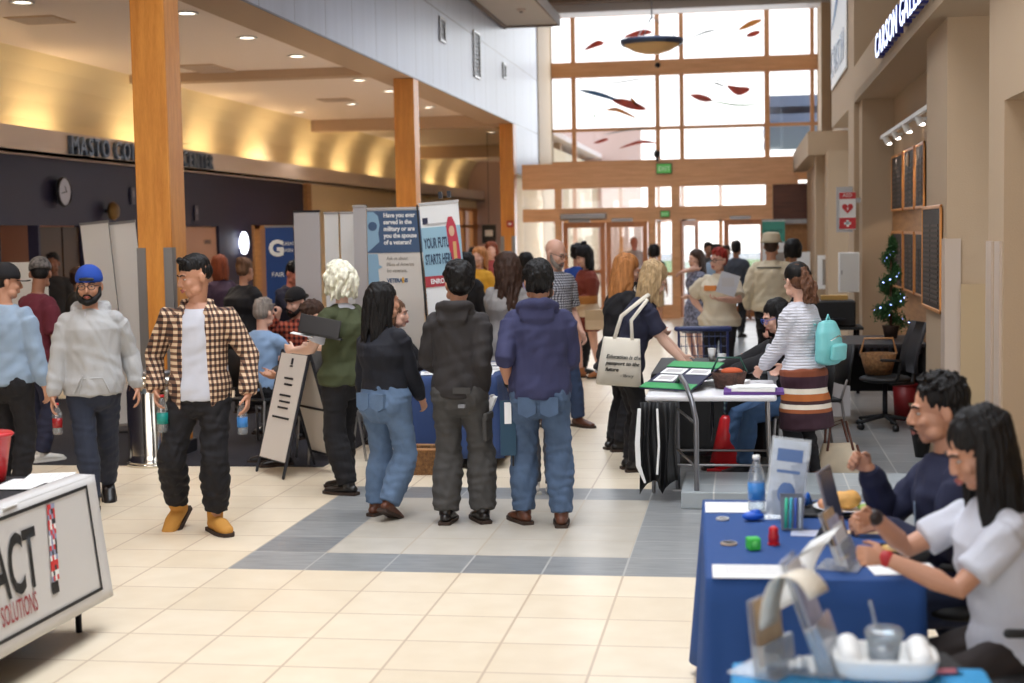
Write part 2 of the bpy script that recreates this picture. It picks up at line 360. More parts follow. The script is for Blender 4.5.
        for i in ((0, 1) if sleeve > 0 else ()):
            k = (-1, 1)[i]; sh = s.sh[i]; e = s.el[i]; w = s.wr[i]
            mb.ell(sh-s.rt*k*.012*H-s.S*.004*H, (.0325*H*gl+o*.85,)*3)
            mb.tube([s.P(.81)+s.rt*k*.03*H, sh], [.027*H+o*.5, .028*H+o*.6], n=10)
            pts = [sh-s.rt*k*.02*H-s.S*.015*H, sh.lerp(e, .15), sh.lerp(e, .55), e]; rd = [.033*H*gl+o*.9, .032*H*gl+o, .028*H*gl+o, .025*H*gl+o]
            if sleeve >= 1:
                pts += [e.lerp(w, .35), e.lerp(w, .8), e.lerp(w, .97)]; rd += [.0245*H*gl+o*1.05, .020*H*gl+o*1.1, .017*H+o*(.35 if cuff else 1.1)]
            elif sleeve > .5: pts += [e.lerp(w, (sleeve-.5)*2)]; rd += [.022*H*gl+o]
            else: pts = pts[:2]+[sh.lerp(e, sleeve*2)]; rd = rd[:2]+[.031*H*gl+o*1.3]
            mb.tube(pts, rd, n=14, flat=.2)
        if hood:
            c = s.P(.835); pts = []; rd = []
            for j in range(17):
                a = math.pi*2*j/16; x = math.sin(a); y = math.cos(a)           # y=1 back
                pts.append(c+s.rt*(x*.062*H)+s.bk*((.030+y*.040)*H)+s.S*((.012 if y > -.2 else -.028)*H+.010*y*H)); rd.append((.016+.008*(y+1)/2)*H)
            mb.tube(pts, rd, n=10)
            mb.tube([c+s.bk*.055*H+s.S*.016*H, c+s.bk*.066*H-s.S*.034*H, c+s.bk*.062*H-s.S*.074*H], [(.070*H, .022*H), (.064*H, .024*H), (.030*H, .016*H)], side=s.rt, n=14)
            mb.tube([c+s.bk*.012*H+s.S*.004*H-s.rt*.05*H, c+s.bk*.012*H+s.S*.004*H+s.rt*.05*H], [.026*H, .026*H], n=10)
        me = remesh(mb, vox, 3, fold, 27 if sfold is None else sfold, seed)
        return put(name, me, m, par, True)
    def trousers(s, par, m, vox, name='trousers', off=.008, fit=(1, 1.1, 1.35), waist=.56, fold=.006, seed=3, end=.97, skirt=0, fk=34):
        H = s.H; mb = MB(); gl = (s.g-1)*.5+1
        st = [x for x in STN if x[0] <= waist+.001]+[(waist, .089, .066)]; st.sort()
        mb.tube([s.P(q) for q, a, b in st], [s.station(q, a, b, off) for q, a, b in st], side=s.rt, n=20, flat=.55)
        for i in (0, 1):
            mb.ell(s.hj[i]+s.bk*.018*H+Vector((0, 0, -.012*H)), (.052*H*gl+off, .056*H*gl+off, .06*H*gl+off), n=14)
            a, k, n = s.hj[i], s.kn[i], s.an[i]; r1, r2, r3 = fit
            pts = [a+Vector((0, .005, 0)), a.lerp(k, .25), a.lerp(k, .6), k]; rd = [.052*H*gl*r1+off, .050*H*gl*r1+off, .042*H*gl*r1+off, .034*H*gl*r2+off]
            if end > .5:
                pts += [k.lerp(n, .35), k.lerp(n, .75), k.lerp(n, end)]; rd += [.033*H*gl*(r2+r3)/2+off, .027*H*r3+off, .025*H*r3+off]
            else: pts = [a, a.lerp(k, end), a.lerp(k, end*2)]; rd = [.052*H*gl*r1+off, .05*H*gl*r1+off, .046*H*gl*r1+off]
            mb.tube(pts, rd, n=16, flat=.1)
        return put(name, remesh(mb, vox, 2, fold, fk, seed, 'leg'), m, par, True)
    def shoes(s, par, m, sole=None, boot=0, size=1.0, name='shoe', vox=.006):
        H = s.H*size
        for i in (0, 1):
            dn, up = s.ftd[i]; sd = dn.cross(up); a = s.an[i]; b0 = a-up*.045*s.H
            mb = MB(); mb.tube([b0-dn*.028*H+up*.026*H, b0+dn*.01*H+up*.028*H, b0+dn*.065*H+up*.021*H, b0+dn*.108*H+up*.016*H], [(.021*H, .020*H), (.024*H, .024*H), (.029*H, .017*H), (.022*H, .012*H)], side=sd, n=14)
            if boot: mb.tube([b0-dn*.02*H+up*.03*H, b0+dn*.05*H+up*.032*H, b0+dn*.10*H+up*.022*H], [(.026*H, .026*H), (.030*H, .027*H), (.026*H, .018*H)], side=sd, n=14)
            mb.tube([a-up*.01*H-dn*.006*H, a+up*(.012+boot)*H-dn*.004*H], [.028*H, .028*H+boot*.12], n=12, flat=.2)
            sh = put(name, remesh(mb, vox, 2), m, par, True)
            ol = [(-.050, .018), (-.044, .024), (0, .027), (.06, .032), (.10, .029), (.122, .018), (.128, .006)]
            pr_ = [(x, y) for x, y in ol]+[(x, -y) for x, y in ol[::-1]]
            sb = MB(); sb.loft([[b0+dn*x*H+sd*y*H*1.02+up*z*H for x, y in pr_] for z in (.0005, .008, .013)])
            put('sole', sb, sole or m, sh)
    def cap(s, par, m, back=False, peakdir=0, name='cap'):
        mb = MB(); mb.ell((0, .014, .050), (.090, .110, .096), n=20, h=12); mb.v = [v if v[2] > .030 else (v[0], v[1], .030) for v in mb.v]
        sgn = 1 if back else -1; pk = MB()
        ring = lambda z, d: [(.068*math.sin(a), sgn*(.062+math.cos(a)*.105), z-.028*(math.sin(a)**2)-(.02*math.cos(a)) if True else 0) for a in [R(-90+180*j/12) for j in range(13)]]
        pk.loft([ring(.046, 0), ring(.052, 0)])
        c = put(name, mb.xf(s.HM), m, par, True); put('peak', pk.xf(s.HM), m, c)
        if back: sp_ = MB(); sp_.tube([(-.04, -.088, .052), (0, -.101, .056), (.04, -.088, .052)], [.010, .012, .010], n=8); put('strap_opening', sp_.xf(s.HM), M_BLK, c, True)
        return c
    def beard(s, par, m, full=1):
        mb = MB(); mb.ell((0, -.030, -.060), (.066, .062, .052)); mb.ell((0, -.062, -.088), (.036, .032, .028))
        mb2 = MB(); 
        for k in (-1, 1): mb2.tube([(k*.072, -.005, -.01), (k*.066, -.03, -.055), (k*.040, -.075, -.088), (0, -.088, -.104)], [.010, .019, .022, .022], n=10)
        mb2.tube([(-.030, -.092, -.066), (-.018, -.103, -.050), (.018, -.103, -.050), (.030, -.092, -.066)], [.006, .007, .007, .006], n=8)
        if full < 1: mb2 = MB(); mb2.tube([(-.028, -.092, -.058), (-.015, -.106, -.046), (.015, -.106, -.046), (.028, -.092, -.058)], [.006]*4, n=8); mb2.ell((0, -.074, -.094), (.016, .012, .014))
        return put('beard', remesh(mb2.xf(s.HM), .005, 1), m, par, True)
    def features(s, par, hair='black', brow=True, glasses=None):
        for k in (-1, 1):
            e = MB(); e.ell((k*.031, -.0765, .005), (.0115, .008, .0050), n=10, h=7); e.mi = 1; e.ell((k*.031, -.0832, .005), (.0048, .0022, .0046), n=8, h=5)
            put('eye', e.xf(s.HM), [M_EYE, M_IRIS], par, True)
            if brow: b = MB(); b.tube([(k*.014, -.094, .026), (k*.032, -.092, .033), (k*.052, -.078, .027)], [.0035, .0045, .003], n=6); put('eyebrow', b.xf(s.HM), HAIR[hair], par, True)
        l = MB(); l.tube([(-.022, -.093, -.059), (-.008, -.1015, -.056), (.008, -.1015, -.056), (.022, -.093, -.059)], [.003, .0058, .0058, .003], n=8); l.tube([(-.018, -.093, -.064), (0, -.0995, -.067), (.018, -.093, -.064)], [.003, .0062, .003], n=8)
        put('lips', l.xf(s.HM), M_LIP, par, True)
        if glasses:
            g = MB()
            for k in (-1, 1):
                c = Vector((k*.032, -.103, .004)); g.tube([c+Vector((math.cos(a)*.024, abs(math.cos(a))*.004, math.sin(a)*.019)) for a in [R(30*j) for j in range(13)]], .0022, n=6, rnd=False)
                g.tube([(k*.056, -.098, .010), (k*.080, -.03, .010), (k*.082, .02, .004)], .002, n=6)
            g.tube([(-.009, -.105, .008), (.009, -.105, .008)], .002, n=6)
            put('glasses', g.xf(s.HM), glasses, par, True)
    def hair(s, par, m, style, vox=.006, seed=0, L=.42):
        rng = random.Random(seed); mb = MB(); fold = .003; fk = 60
        def capv(g=1.0, low=0):
            mb.ell((0, .022, .052), (.083*g, .098*g, .086*g), n=20, h=12); mb.ell((0, .050, .005-low), (.074*g, .066*g, .072*g), n=16, h=10)
        if style == 'short':
            capv(1.0); fk = 90
            for j in range(60):
                a = rng.uniform(0, 2*math.pi); q = rng.uniform(0, .75); r = math.sin(q*math.pi/2); p = Vector((math.cos(a)*r*.080, .02+math.sin(a)*r*.094, .050+math.cos(q*math.pi/2)*.086))
                d = Vector((math.cos(a)*.02, -.01+math.sin(a)*.02, rng.uniform(-.002, .014))); mb.tube([p, p+d], [.012, .005], n=6)
        elif style == 'fade':
            mb.ell((0, .012, .062), (.080, .094, .078), n=20, h=12); mb.v = [v if v[2] > .045 else (v[0]*.97, v[1]*.97, .045) for v in mb.v]; mb.ell((0, .035, .03), (.0765, .078, .07)); fk = 90
            mb.tube([(-.045, -.058, .108), (0, -.068, .118), (.045, -.058, .108)], [.014, .018, .014], n=8)
        elif style in ('mop', 'curly'):
            capv(1.10 if style == 'mop' else 1.13); fk = 70; n = 120 if style == 'curly' else 90
            for j in range(n):
                a = rng.uniform(0, 2*math.pi); q = rng.uniform(0, 1.05); r = math.sin(min(q, 1)*math.pi/2); z = .050+math.cos(q*math.pi/2)*.088
                if math.sin(a) < -.3 and q > .75: continue
                p = Vector((math.cos(a)*r*.083, .02+math.sin(a)*r*.096, z))
                if style == 'curly': mb.ell(p*1.04, (rng.uniform(.012, .02),)*3, n=7, h=5)
                else:
                    d = Vector((math.cos(a)*.012+rng.uniform(-.01, .01), math.sin(a)*.012, -.045 if q > .4 else -.005)); mb.tube([p, p+d*.5+Vector((math.cos(a), math.sin(a), 0))*.006, p+d], [.012, .011, .004], n=6)
            for j in range(26):
                a = rng.uniform(.1, math.pi-.1); p = Vector((math.cos(a)*.078, .035+math.sin(a)*.078, rng.uniform(-.035, .04))); 
                if style == 'curly': mb.ell(p, (.016,)*3, n=7, h=5)
                else: mb.tube([p, p+Vector((math.cos(a)*.004, math.sin(a)*.004, -.03))], [.012, .005], n=6)
        elif style == 'buzz': mb.ell((0, .020, .045), (.079, .093, .084), n=20, h=12); mb.ell((0, .045, .005), (.070, .064, .062)); fold = .001
        elif style in ('long', 'wavy', 'lob', 'bob', 'fluffy'):
            gg = 1.10 if style in ('fluffy', 'wavy') else 1.03; capv(gg); n = 34
            Ln = {'bob': .16, 'lob': .25, 'fluffy': .20}.get(style, L)
            for j in range(n):
                a = -.22+(math.pi+.44)*j/(n-1); c, q = math.cos(a), math.sin(a); x0 = c*.080*gg; y0 = .022+q*.092*gg; ln = Ln*rng.uniform(.88, 1.05)*(1 if q > .1 else .8)
                dw = (Vector((0, 0, -1)).lerp(s.hm.inverted()@Vector((0, 0, -1)), .8)).normalized(); wv = {'wavy': .016, 'fluffy': .018}.get(style, .004); ph = rng.uniform(0, 6); pts = [Vector((x0*.6, .02+(y0-.02)*.6, .118)), Vector((x0*.97, .02+(y0-.02)*.97, .07))]; rd = [.018, .020]
                for t in range(1, 8):
                    u = t/7; out = 1+.10*math.sin(u*2.2)*(2.2 if style == 'fluffy' else 1)
                    pts.append(Vector((x0*out+wv*math.sin(ph+u*9), max(y0*out, y0)+wv*math.cos(ph+u*8)+(.035*u if ln > .3 and q > 0 else 0), .07))+dw*(ln*u)); rd.append(.020*(1-.55*u**2))
                mb.tube(pts, rd, n=7)
            fk = 45
            if style == 'fluffy':
                for j in range(70): a = rng.uniform(0, 6.3); q = rng.uniform(0, 1.2); mb.ell((math.cos(a)*math.sin(q)*.092, .02+math.sin(a)*math.sin(q)*.104, .05+math.cos(q)*.094), (.018,)*3, n=7, h=5) if not (math.sin(a) < -.2 and q > .9) else None
        elif style in ('pony', 'curlpony', 'bun'):
            capv(1.0)
            if style == 'bun': mb.ell((0, .11, .09), (.04, .038, .038))
            else:
                for j in range(26):
                    ph = rng.uniform(0, 6); w = .030 if style == 'curlpony' else .012; pts = []; rd = []
                    bx, by = rng.uniform(-.028, .028), rng.uniform(-.02, .028)
                    for t in range(8): u = t/7; k = math.sin(min(1, u*1.6)*math.pi/2); pts.append(Vector((bx*k*(2 if style == 'curlpony' else 1)+w*.5*math.sin(ph+u*14), .10+.045*k+by*k+w*.5*math.cos(ph+u*13), .075-L*.75*u))); rd.append(.012*(1-.5*u))
                    mb.tube(pts, rd, n=6)
        me = remesh(mb.xf(s.HM), vox, 1, fold*1.5*s.hs if style not in ('curly', 'fluffy', 'buzz') else fold, 170 if style not in ('curly', 'fluffy', 'buzz') else fk, seed, 'hair' if style not in ('curly', 'fluffy') else None); return put('hair', me, m, par, True)
    def straps(s): pass
def person(label, loc, face_deg, skin='tan', hair='short', hc='black', fig=None, vox=.008, feat=False, group=None, **kw):
    t = thing('person', label, 'person', loc, R(face_deg), group); f = fig or Fig(**kw)
    t['_f'] = 0; del t['_f']
    f.root = t; f.vox = vox; f.body(vox*.8 if vox < .009 else vox, SKIN[skin], t)
    if hair: f.hair(t, HAIR[hc], hair, vox*.75 if vox < .009 else vox, seed=int(abs(loc[0]*100)), L=kw.get('L', .42)) if not isinstance(hair, tuple) else f.hair(t, HAIR[hc], hair[0], vox*.75 if vox < .009 else vox, seed=int(abs(loc[0]*100)), L=hair[1])
    if feat: f.features(t, hc if hc in HAIR else 'brown', glasses=feat if not isinstance(feat, bool) else None)
    return f, t

# ---------------------------------------------------------------- setting materials
T_ = TILE; OX = 6.476*T_; OY = 17.4535*T_
m_cream = tile_mat('tile_cream', (222, 204, 176), (238, 224, 200), (198, 176, 150), T_, .32, ox=OX, oy=-OY+40*T_)
m_slate = tile_mat('tile_slate', (106, 109, 112), (160, 161, 160), (176, 176, 172), T_, .3, streak=True, ox=OX, oy=-OY+40*T_)
m_pale = tile_mat('tile_pale', (178, 170, 156), (204, 197, 184), (186, 172, 152), T_, .3, ox=OX, oy=-OY+40*T_)
m_carpet = mat('carpet', (34, 31, 38), .95, bump=.5, bscale=300, var=.25, vscale=60)
m_wood = wood_mat('wood_column', (192, 118, 42), (220, 148, 64), .38)
m_wood2 = wood_mat('wood_facade', (214, 156, 108), (236, 182, 134), .4, (.6, 6, 6))
m_wood3 = wood_mat('wood_panel', (150, 104, 62), (184, 134, 84), .5, (6, .6, 6))
m_dkwood = wood_mat('wood_dark', (82, 46, 32), (108, 62, 42), .45, (.6, 6, 6))
m_tan = mat('wall_tan', (176, 152, 124), .8, bump=.15, bscale=90)
m_tan2 = mat('wall_tan_clad', (176, 150, 114), .6)
m_cream_w = mat('wall_cream', (226, 208, 176), .7)
m_cove = mat('cove_plaster', (232, 214, 176), .85)
m_ceil = mat('ceiling_plaster', (240, 226, 218), .85)
m_soff = mat('soffit_brown', (190, 162, 136), .7)
m_navy = mat('wall_navy', (30, 31, 62), .55)
m_white = mat('panel_white', (202, 228, 238), .28, coat=.2)
m_fascia = mat('fascia_metal', (206, 190, 180), .5)
m_steel = mat('brushed_steel', (150, 148, 148), .35, metal=.9)
m_chrome = mat('chrome', (215, 210, 200), .12, metal=1)
m_dk = mat('dark_metal', (44, 44, 50), .4, metal=.6)
m_black = mat('black', (16, 16, 18), .6)
m_glass = pane_mat('window_glass')
m_paper = mat('paper', (238, 238, 236), .6)
m_pale_ext = mat('concrete_outside', (200, 196, 188), .9)

# ---------------------------------------------------------------- structure: floor
def fl(i, j): return (i*T_-OX, j*T_+OY, 0)
fb = MB()
def fr(x0, y0, x1, y1, mi, z=0): fb.mi = mi; fb.quad((x0, y0, z), (x1, y0, z), (x1, y1, z), (x0, y1, z))
X0, X1, X5, XR = -12.0, fl(0, 0)[0], fl(5, 0)[0], 12.0
b0, b1, bi, bo = fl(0, 0)[1], fl(0, 1)[1], fl(0, 5)[1], fl(0, 6)[1]; x1i = fl(1, 0)[0]
fr(X0, -6, XR, b0, 0); fr(X0, b0, X1, 60, 0); fr(X5, b0, XR, 60, 1); fr(X1, b0, X5, b1, 1); fr(X1, b1, x1i, bi, 1); fr(X1, bi, X5, bo, 1)
fr(x1i, b1, X5, bi, 2); fr(X1, bo, X5, 60, 0)
struct('floor', fb, [m_cream, m_slate, m_pale])
cb = MB(); cb.span((-9.4, 11.6, .001), (-3.45, 16.5, .006)); struct('floor_carpet', cb, m_carpet)
ob = MB(); ob.quad((-40, 38.6, -.05), (40, 38.6, -.05), (40, 120, -.05), (-40, 120, -.05)); struct('floor_outside', ob, m_pale_ext)

# ceiling of the hall with rooflight openings, and its lower strip by the panelled wall
m_hceil = mat('ceiling_hall', (206, 200, 194), .85)
c = MB()
c.span((-4.9, -4.4, 7.62), (3.2, 3, 7.75)); c.span((-4.9, 12, 7.62), (3.2, 16, 7.75)); c.span((-4.9, 28, 7.62), (3.2, 38.2, 7.75))
for a, b in ((-4.9, -3.8), (.4, 3.2)): c.span((a, 3, 7.62), (b, 12, 7.75)); c.span((a, 16, 7.62), (b, 28, 7.75))
struct('ceiling', c, m_hceil)
c = MB(); c.span((-4.9, 14, 6.16), (-3.75, 30.3, 6.32)); struct('ceiling_drop', c, m_hceil)
c = MB(); c.span((-3.75, 14, 6.12), (-3.71, 30.34, 6.34)); c.span((-4.9, 30.3, 6.12), (-3.71, 30.34, 6.34)); c.span((-4.88, 14, 6.1), (-4.82, 30.3, 6.16)); struct('trim_1', c, mat('trim_brown', (110, 88, 72), .6))
c = MB(); c.span((-4.9, 36.2, 7.25), (2.1, 37.0, 7.62)); struct('trim_2', c, mat('header_grey', (190, 186, 184), .7))
c = MB(); c.span((-4.7, 35.9, 7.45), (1.4, 36.2, 7.62)); struct('trim_3', c, mat('trim_brown', (110, 88, 72), .6))
# rooflight frames and glass
g = MB(); g.span((-3.8, 3, 7.7), (.4, 12, 7.71)); g.span((-3.8, 16, 7.7), (.4, 28, 7.71)); struct('window_1', g, m_glass)

# panelled white upper wall on the left with panel joints
wl = MB(); wl.span((-5.05, -4.4, 4.25), (-4.9, 31.75, 7.7)); wl.span((-5.05, 31.75, 3.2), (-4.9, 35.3, 7.7)); 
def panel_mat():
    n = NB('panel_white_joints', .38); fy = n.math('FRACT', n.math('DIVIDE', n.y, 1.22)); fz = n.math('FRACT', n.math('DIVIDE', n.math('SUBTRACT', n.z, 4.25), 1.28))
    j = n.math('MAXIMUM', n.math('LESS_THAN', fy, .012), n.math('LESS_THAN', fz, .014)); wv = n.noise(1.5, 2, (.1, 4, .1))
    n.bump(n.math('SUBTRACT', 1, j), .4, .004); return n.col(n.mix(j, n.mix(wv, lin((158, 165, 184)), lin((178, 185, 204))), lin((96, 96, 110))))
struct('wall_left_upper', wl, panel_mat()); wl = MB(); wl.span((-5.05, 35.3, 3.2), (-4.88, 38, 7.7)); struct('wall_left_end', wl, m_tan2)
b = MB(); b.span((-5.5, -4.4, 4.249), (-4.92, 33, 4.60)); struct('trim_soffit', b, m_soff)
b = MB()
for y in (12.1, 21.75): b.span((-9.4, y, 4.32), (-5.5, y+.35, 4.5))
b.span((-9.4, 31.4, 4.20), (-5.2, 31.75, 4.5)); b.span((-9.4, 42, 4.1), (-5.2, 42.4, 4.5)); struct('trim_beam', b, m_soff)
c = MB(); c.span((-9.42, -4.4, 4.45), (-4.95, 60, 4.6)); struct('ceiling_left', c, m_ceil)
# cove behind the fascia
cv = MB(); pr_ = [(-9.60, 3.20), (-9.78, 3.35), (-9.80, 3.6), (-9.76, 3.85), (-9.68, 4.08), (-9.56, 4.28), (-9.38, 4.46), (-9.38, 4.6), (-10, 4.6), (-10, 3.1)]
cv.loft([[(x, y, z) for x, z in pr_] for y in (-4.4, 60)]); struct('wall_left_cove', cv, m_cove, smooth=False)
fa = MB(); fa.span((-9.62, -4.4, 3.05), (-9.2, 60, 3.09)); fa.span((-9.26, -4.4, 3.05), (-9.2, 60, 3.39)); struct('trim_fascia', fa, m_fascia)
# navy wall with its openings, cream wall beyond
wy = lambda px: GX(px, 232, -9.5).y
nv = MB(); op = [(wy(0), wy(38)), (wy(40), wy(84)), (wy(183), wy(219)), (wy(252), wy(297))]
prev = -4.4
for a, b in op: nv.span((-9.65, prev, 0), (-9.5, a, 3.1)); nv.span((-9.65, a, 2.12), (-9.5, b, 3.1)); prev = b
nv.span((-9.65, prev, 0), (-9.5, 31.0, 3.1)); struct('wall_left', nv, m_navy)
cw = MB(); cw.span((-9.65, 31.2, 0), (-9.5, 46.5, 3.1)); cw.span((-9.65, 46.5, 2.75), (-9.5, 60, 3.1)); struct('wall_left_cream', cw, m_cream_w)
tb = MB(); tb.span((-9.52, 31.0, 0), (-9.40, 31.3, 3.06)); struct('trim_4', tb, m_wood3)
# what the openings show: a warm lit room behind, a dark one next to it, a closed door, a wooden frame
rm = MB(); rm.span((-13, 15, 0), (-12.9, 24, 2.9)); rm.span((-13, 15, 2.8), (-9.65, 35, 2.9)); rm.span((-13, wy(39)+.1, 0), (-9.65, wy(39)+.2, 2.8)); rm.span((-13, 14.9, 0), (-9.65, 15, 2.9)); rm.span((-13, 24, 0), (-9.65, 24.1, 2.9)); rm.span((-11.4, 26.5, 0), (-11.3, 35, 2.9)); struct('wall_back_room', rm, mat('wall_room', (176, 128, 104), .8))
dr = MB(); dr.span((-9.60, op[1][0]+.02, 0), (-9.56, op[1][0]+.75, 2.10)); dr.span((-9.60, op[1][0]+.8, 0), (-9.56, op[1][1]-.05, 2.1)); d1 = struct('door_1', dr, mat('door_darkbrown', (58, 38, 24), .5))
dr = MB(); dr.span((-9.60, op[2][0], 0), (-9.55, op[2][1], 2.11)); d2 = struct('door_2', dr, mat('door_beige', (176, 136, 116), .55)); bev(d2, .01)
text('OFFICE', .11, m_dk, face((-9.548, op[2][0]+1.1, 1.80), (0, 1, 0)), d2)
hn = MB(); hn.cyl((-9.55, op[2][1]-.12, 1.02), (-9.48, op[2][1]-.12, 1.02), .012); hn.cyl((-9.48, op[2][1]-.12, 1.02), (-9.48, op[2][1]-.26, 1.02), .011); put('door_handle', hn, m_steel, d2)
tb = MB(); tb.span((-9.66, op[3][0]-.02, 0), (-9.45, op[3][0]+.35, 2.14)); tb.span((-9.66, op[3][0], 2.06), (-9.45, op[3][1], 2.14)); struct('trim_5', tb, m_wood3)
bb = MB(); bb.span((-9.51, 31.3, 0), (-9.47, 46.4, .12)); struct('baseboard_left', bb, m_wood3)
# glazed timber screen at the far left end
m_orange = wood_mat('wood_orange', (176, 108, 48), (206, 140, 74), .4)
sc = MB(); sy = [46.5, 47.4, 48.6, 51, 51.6, 54, 54.8, 58, 59]
for y, w in ((46.5, .7), (49.2, .4), (51.0, .9), (54.4, .5), (57.5, .8)): sc.span((-9.6, y, 0), (-9.45, y+w, 2.75))
sc.span((-9.6, 46.5, 2.1), (-9.45, 60, 2.2)); sc.span((-9.6, 46.5, 2.68), (-9.45, 60, 2.78)); struct('window_2', sc, m_orange)
gl = MB(); gl.span((-9.54, 46.5, 0), (-9.53, 60, 2.7)); struct('window_2_glass', gl, m_glass)
ew = MB(); ew.span((-12, 60, 0), (-4.8, 60.2, 4.6)); ew.span((-5.25, 31.8, 0), (-5.12, 60, 4.19)); struct('wall_far_left', ew, m_cream_w)

# timber columns with steel corner guards
def column(y0, label, low=0):
    t = thing('timber_column', label, 'column', (-5.055, y0+.175, 0))
    b = MB(); b.box((0, 0, 2.125), (.31, .35, 4.25)); bev(put('post', b, m_wood, t), .012); t['group'] = 'orange timber columns'
    for sx in (-1, 1):
        g = MB(); g.box((sx*.158, -.14, .915), (.008, .08, 1.83)); g.box((sx*.122, -.180, .915), (.08, .008, 1.83)); put('corner_guard', g, m_steel, t)
    b = MB(); b.box((0, 0, .06), (.37, .39, .12)); bev(put('base', b, m_dk, t), .01)
column(12.1, 'tall orange timber column behind the man in the plaid shirt')
column(21.75, 'orange timber column rising behind the veteran banner')
column(31.4, 'orange timber column at the left end of the glass entrance')

# entrance facade (lower) in timber
FY = 31.5
def fz(py, px=640): return GY(px, py, FY).z
fx = lambda px: GY(px, 230, FY).x
fm = MB(); L0, R0 = -4.74, fx(770)
fm.span((L0, FY, 2.82), (1.12, FY+.25, 3.36)); fm.span((L0, FY+.02, 2.12), (fx(772), FY+.22, 2.40))
posts = [(555, 562), (648, 655.5), (671.5, 680), (766, 773)]
for a, b in posts: fm.span((fx(a), FY+.01, 0), (fx(b), FY+.21, 2.85))
struct('wall_entrance_frame', fm, m_wood2)
pn = MB(); pn.span((fx(773), FY+.05, 2.05), (2.3, FY+.2, 2.83)); struct('wall_entrance_panel', pn, m_dkwood)
pn = MB(); pn.span((fx(773), FY+.08, 0), (2.3, FY+.22, 2.05)); struct('wall_entrance_side', pn, m_wood3)
pn = MB(); pn.span((fx(773), FY-.02, 1.98), (2.3, FY+.05, 2.08)); struct('trim_6', pn, m_steel)
gg = MB(); gg.span((L0, FY+.1, 2.38), (fx(770), FY+.11, 2.84)); gg.span((L0, FY+.1, .12), (fx(556), FY+.11, 2.14)); gg.span((fx(655), FY+.1, .3), (fx(672), FY+.11, 2.14)); struct('window_3', gg, m_glass)
k = MB(); k.span((L0, FY+.04, 0), (fx(556), FY+.16, .14)); k.span((fx(655), FY+.04, 0), (fx(672), FY+.16, .3)); k.span((fx(655), FY+.05, .93), (fx(672), FY+.15, 1.0)); struct('trim_7', k, m_wood2)
m_door = wood_mat('wood_door', (176, 108, 66), (206, 136, 86), .35)
def leaf(n, px0, px1, swing=0, bar=-1):
    x0, x1 = fx(px0), fx(px1); w = x1-x0; f = MB(); s = .11; f.span((.005, -.022, .01), (s, .022, 2.09)); f.span((w-s, -.022, .01), (w-.005, .022, 2.09)); f.span((s, -.022, 1.98), (w-s, .022, 2.09)); f.span((s, -.022, .01), (w-s, .022, .26)); f.span((s, -.022, .98), (w-s, .022, 1.07))
    t = put('door_%d' % n, f, m_door); t.location = (x0, FY+.09, 0); t.rotation_euler = (0, 0, R(swing)); t['kind'] = 'structure'
    put('door_glass', MB().span((s, -.004, .26), (w-s, .004, 1.98)), m_glass, t)
    h = MB(); y = -.06; h.tube([(w*.15, y+.03, 1.0), (w*.15, y, 1.0), (w*.85, y, 1.0), (w*.85, y+.03, 1.0)], .016, n=8); put('push_bar', h, m_steel, t, True)
    put('door_closer', MB().span((w*.15, -.09, 2.095), (w*.65, -.02, 2.17)), m_steel, t)
leaf(3, 562.5, 605); leaf(4, 605.5, 647.5); leaf(5, 680.5, 723, 68); leaf(6, 723.5, 765.5)
bx = thing('air_curtain', 'long silver housing over the left pair of entrance doors', 'fixture', (fx(584), FY-.09, 2.22)); bev(put('housing', MB().box((0, 0, 0), (1.0, .16, .12)), m_steel, bx), .02); put('grille', MB().box((0, -.02, -.062), (.9, .08, .006)), m_dk, bx)
# vestibule: its flat roof and the outer glazing
v = MB(); v.span((L0, FY+.25, 3.05), (1.12, 37.9, 3.2)); struct('ceiling_vestibule', v, m_tan)
UY = 38.0; uz = lambda py, px: GY(px, py, UY).z; ux = lambda px: GY(px, 120, UY).x
um = MB(); um.span((-5.3, UY-.25, 5.84), (2.0, UY+.02, 6.22)); um.span((-5.3, UY-.2, 3.1), (2.0, UY, 3.7)); um.span((-5.0, UY-.16, 4.46), (2.0, UY-.04, 4.54)); um.span((-5.3, UY-.2, 7.38), (2, UY, 7.7))
for px, w in ((574.5, .11), (658, .11), (682, .11), (767, .13), (812, .10)): x = ux(px); um.span((x-w/2, UY-.18, 3.2), (x+w/2, UY-.03, 7.5))
um.span((-4.98, UY-.18, 3.2), (-4.9, UY-.03, 7.5))
for px in (574, 620, 658, 682, 720, 767): x = ux(px); um.span((x-.05, UY-.15, 0), (x+.05, UY-.05, 3.1))
um.span((-4.9, UY-.15, 2.1), (2, UY-.05, 2.2)); struct('window_frame_upper', um, m_wood2)
gg = MB(); gg.span((-4.95, UY-.1, 0), (1.95, UY-.09, 7.5)); struct('window_4', gg, m_glass)
pl = MB(); pl.span((-5.3, UY-.3, 3.1), (-4.96, UY+.1, 7.7)); struct('wall_far_pier', pl, m_tan2)
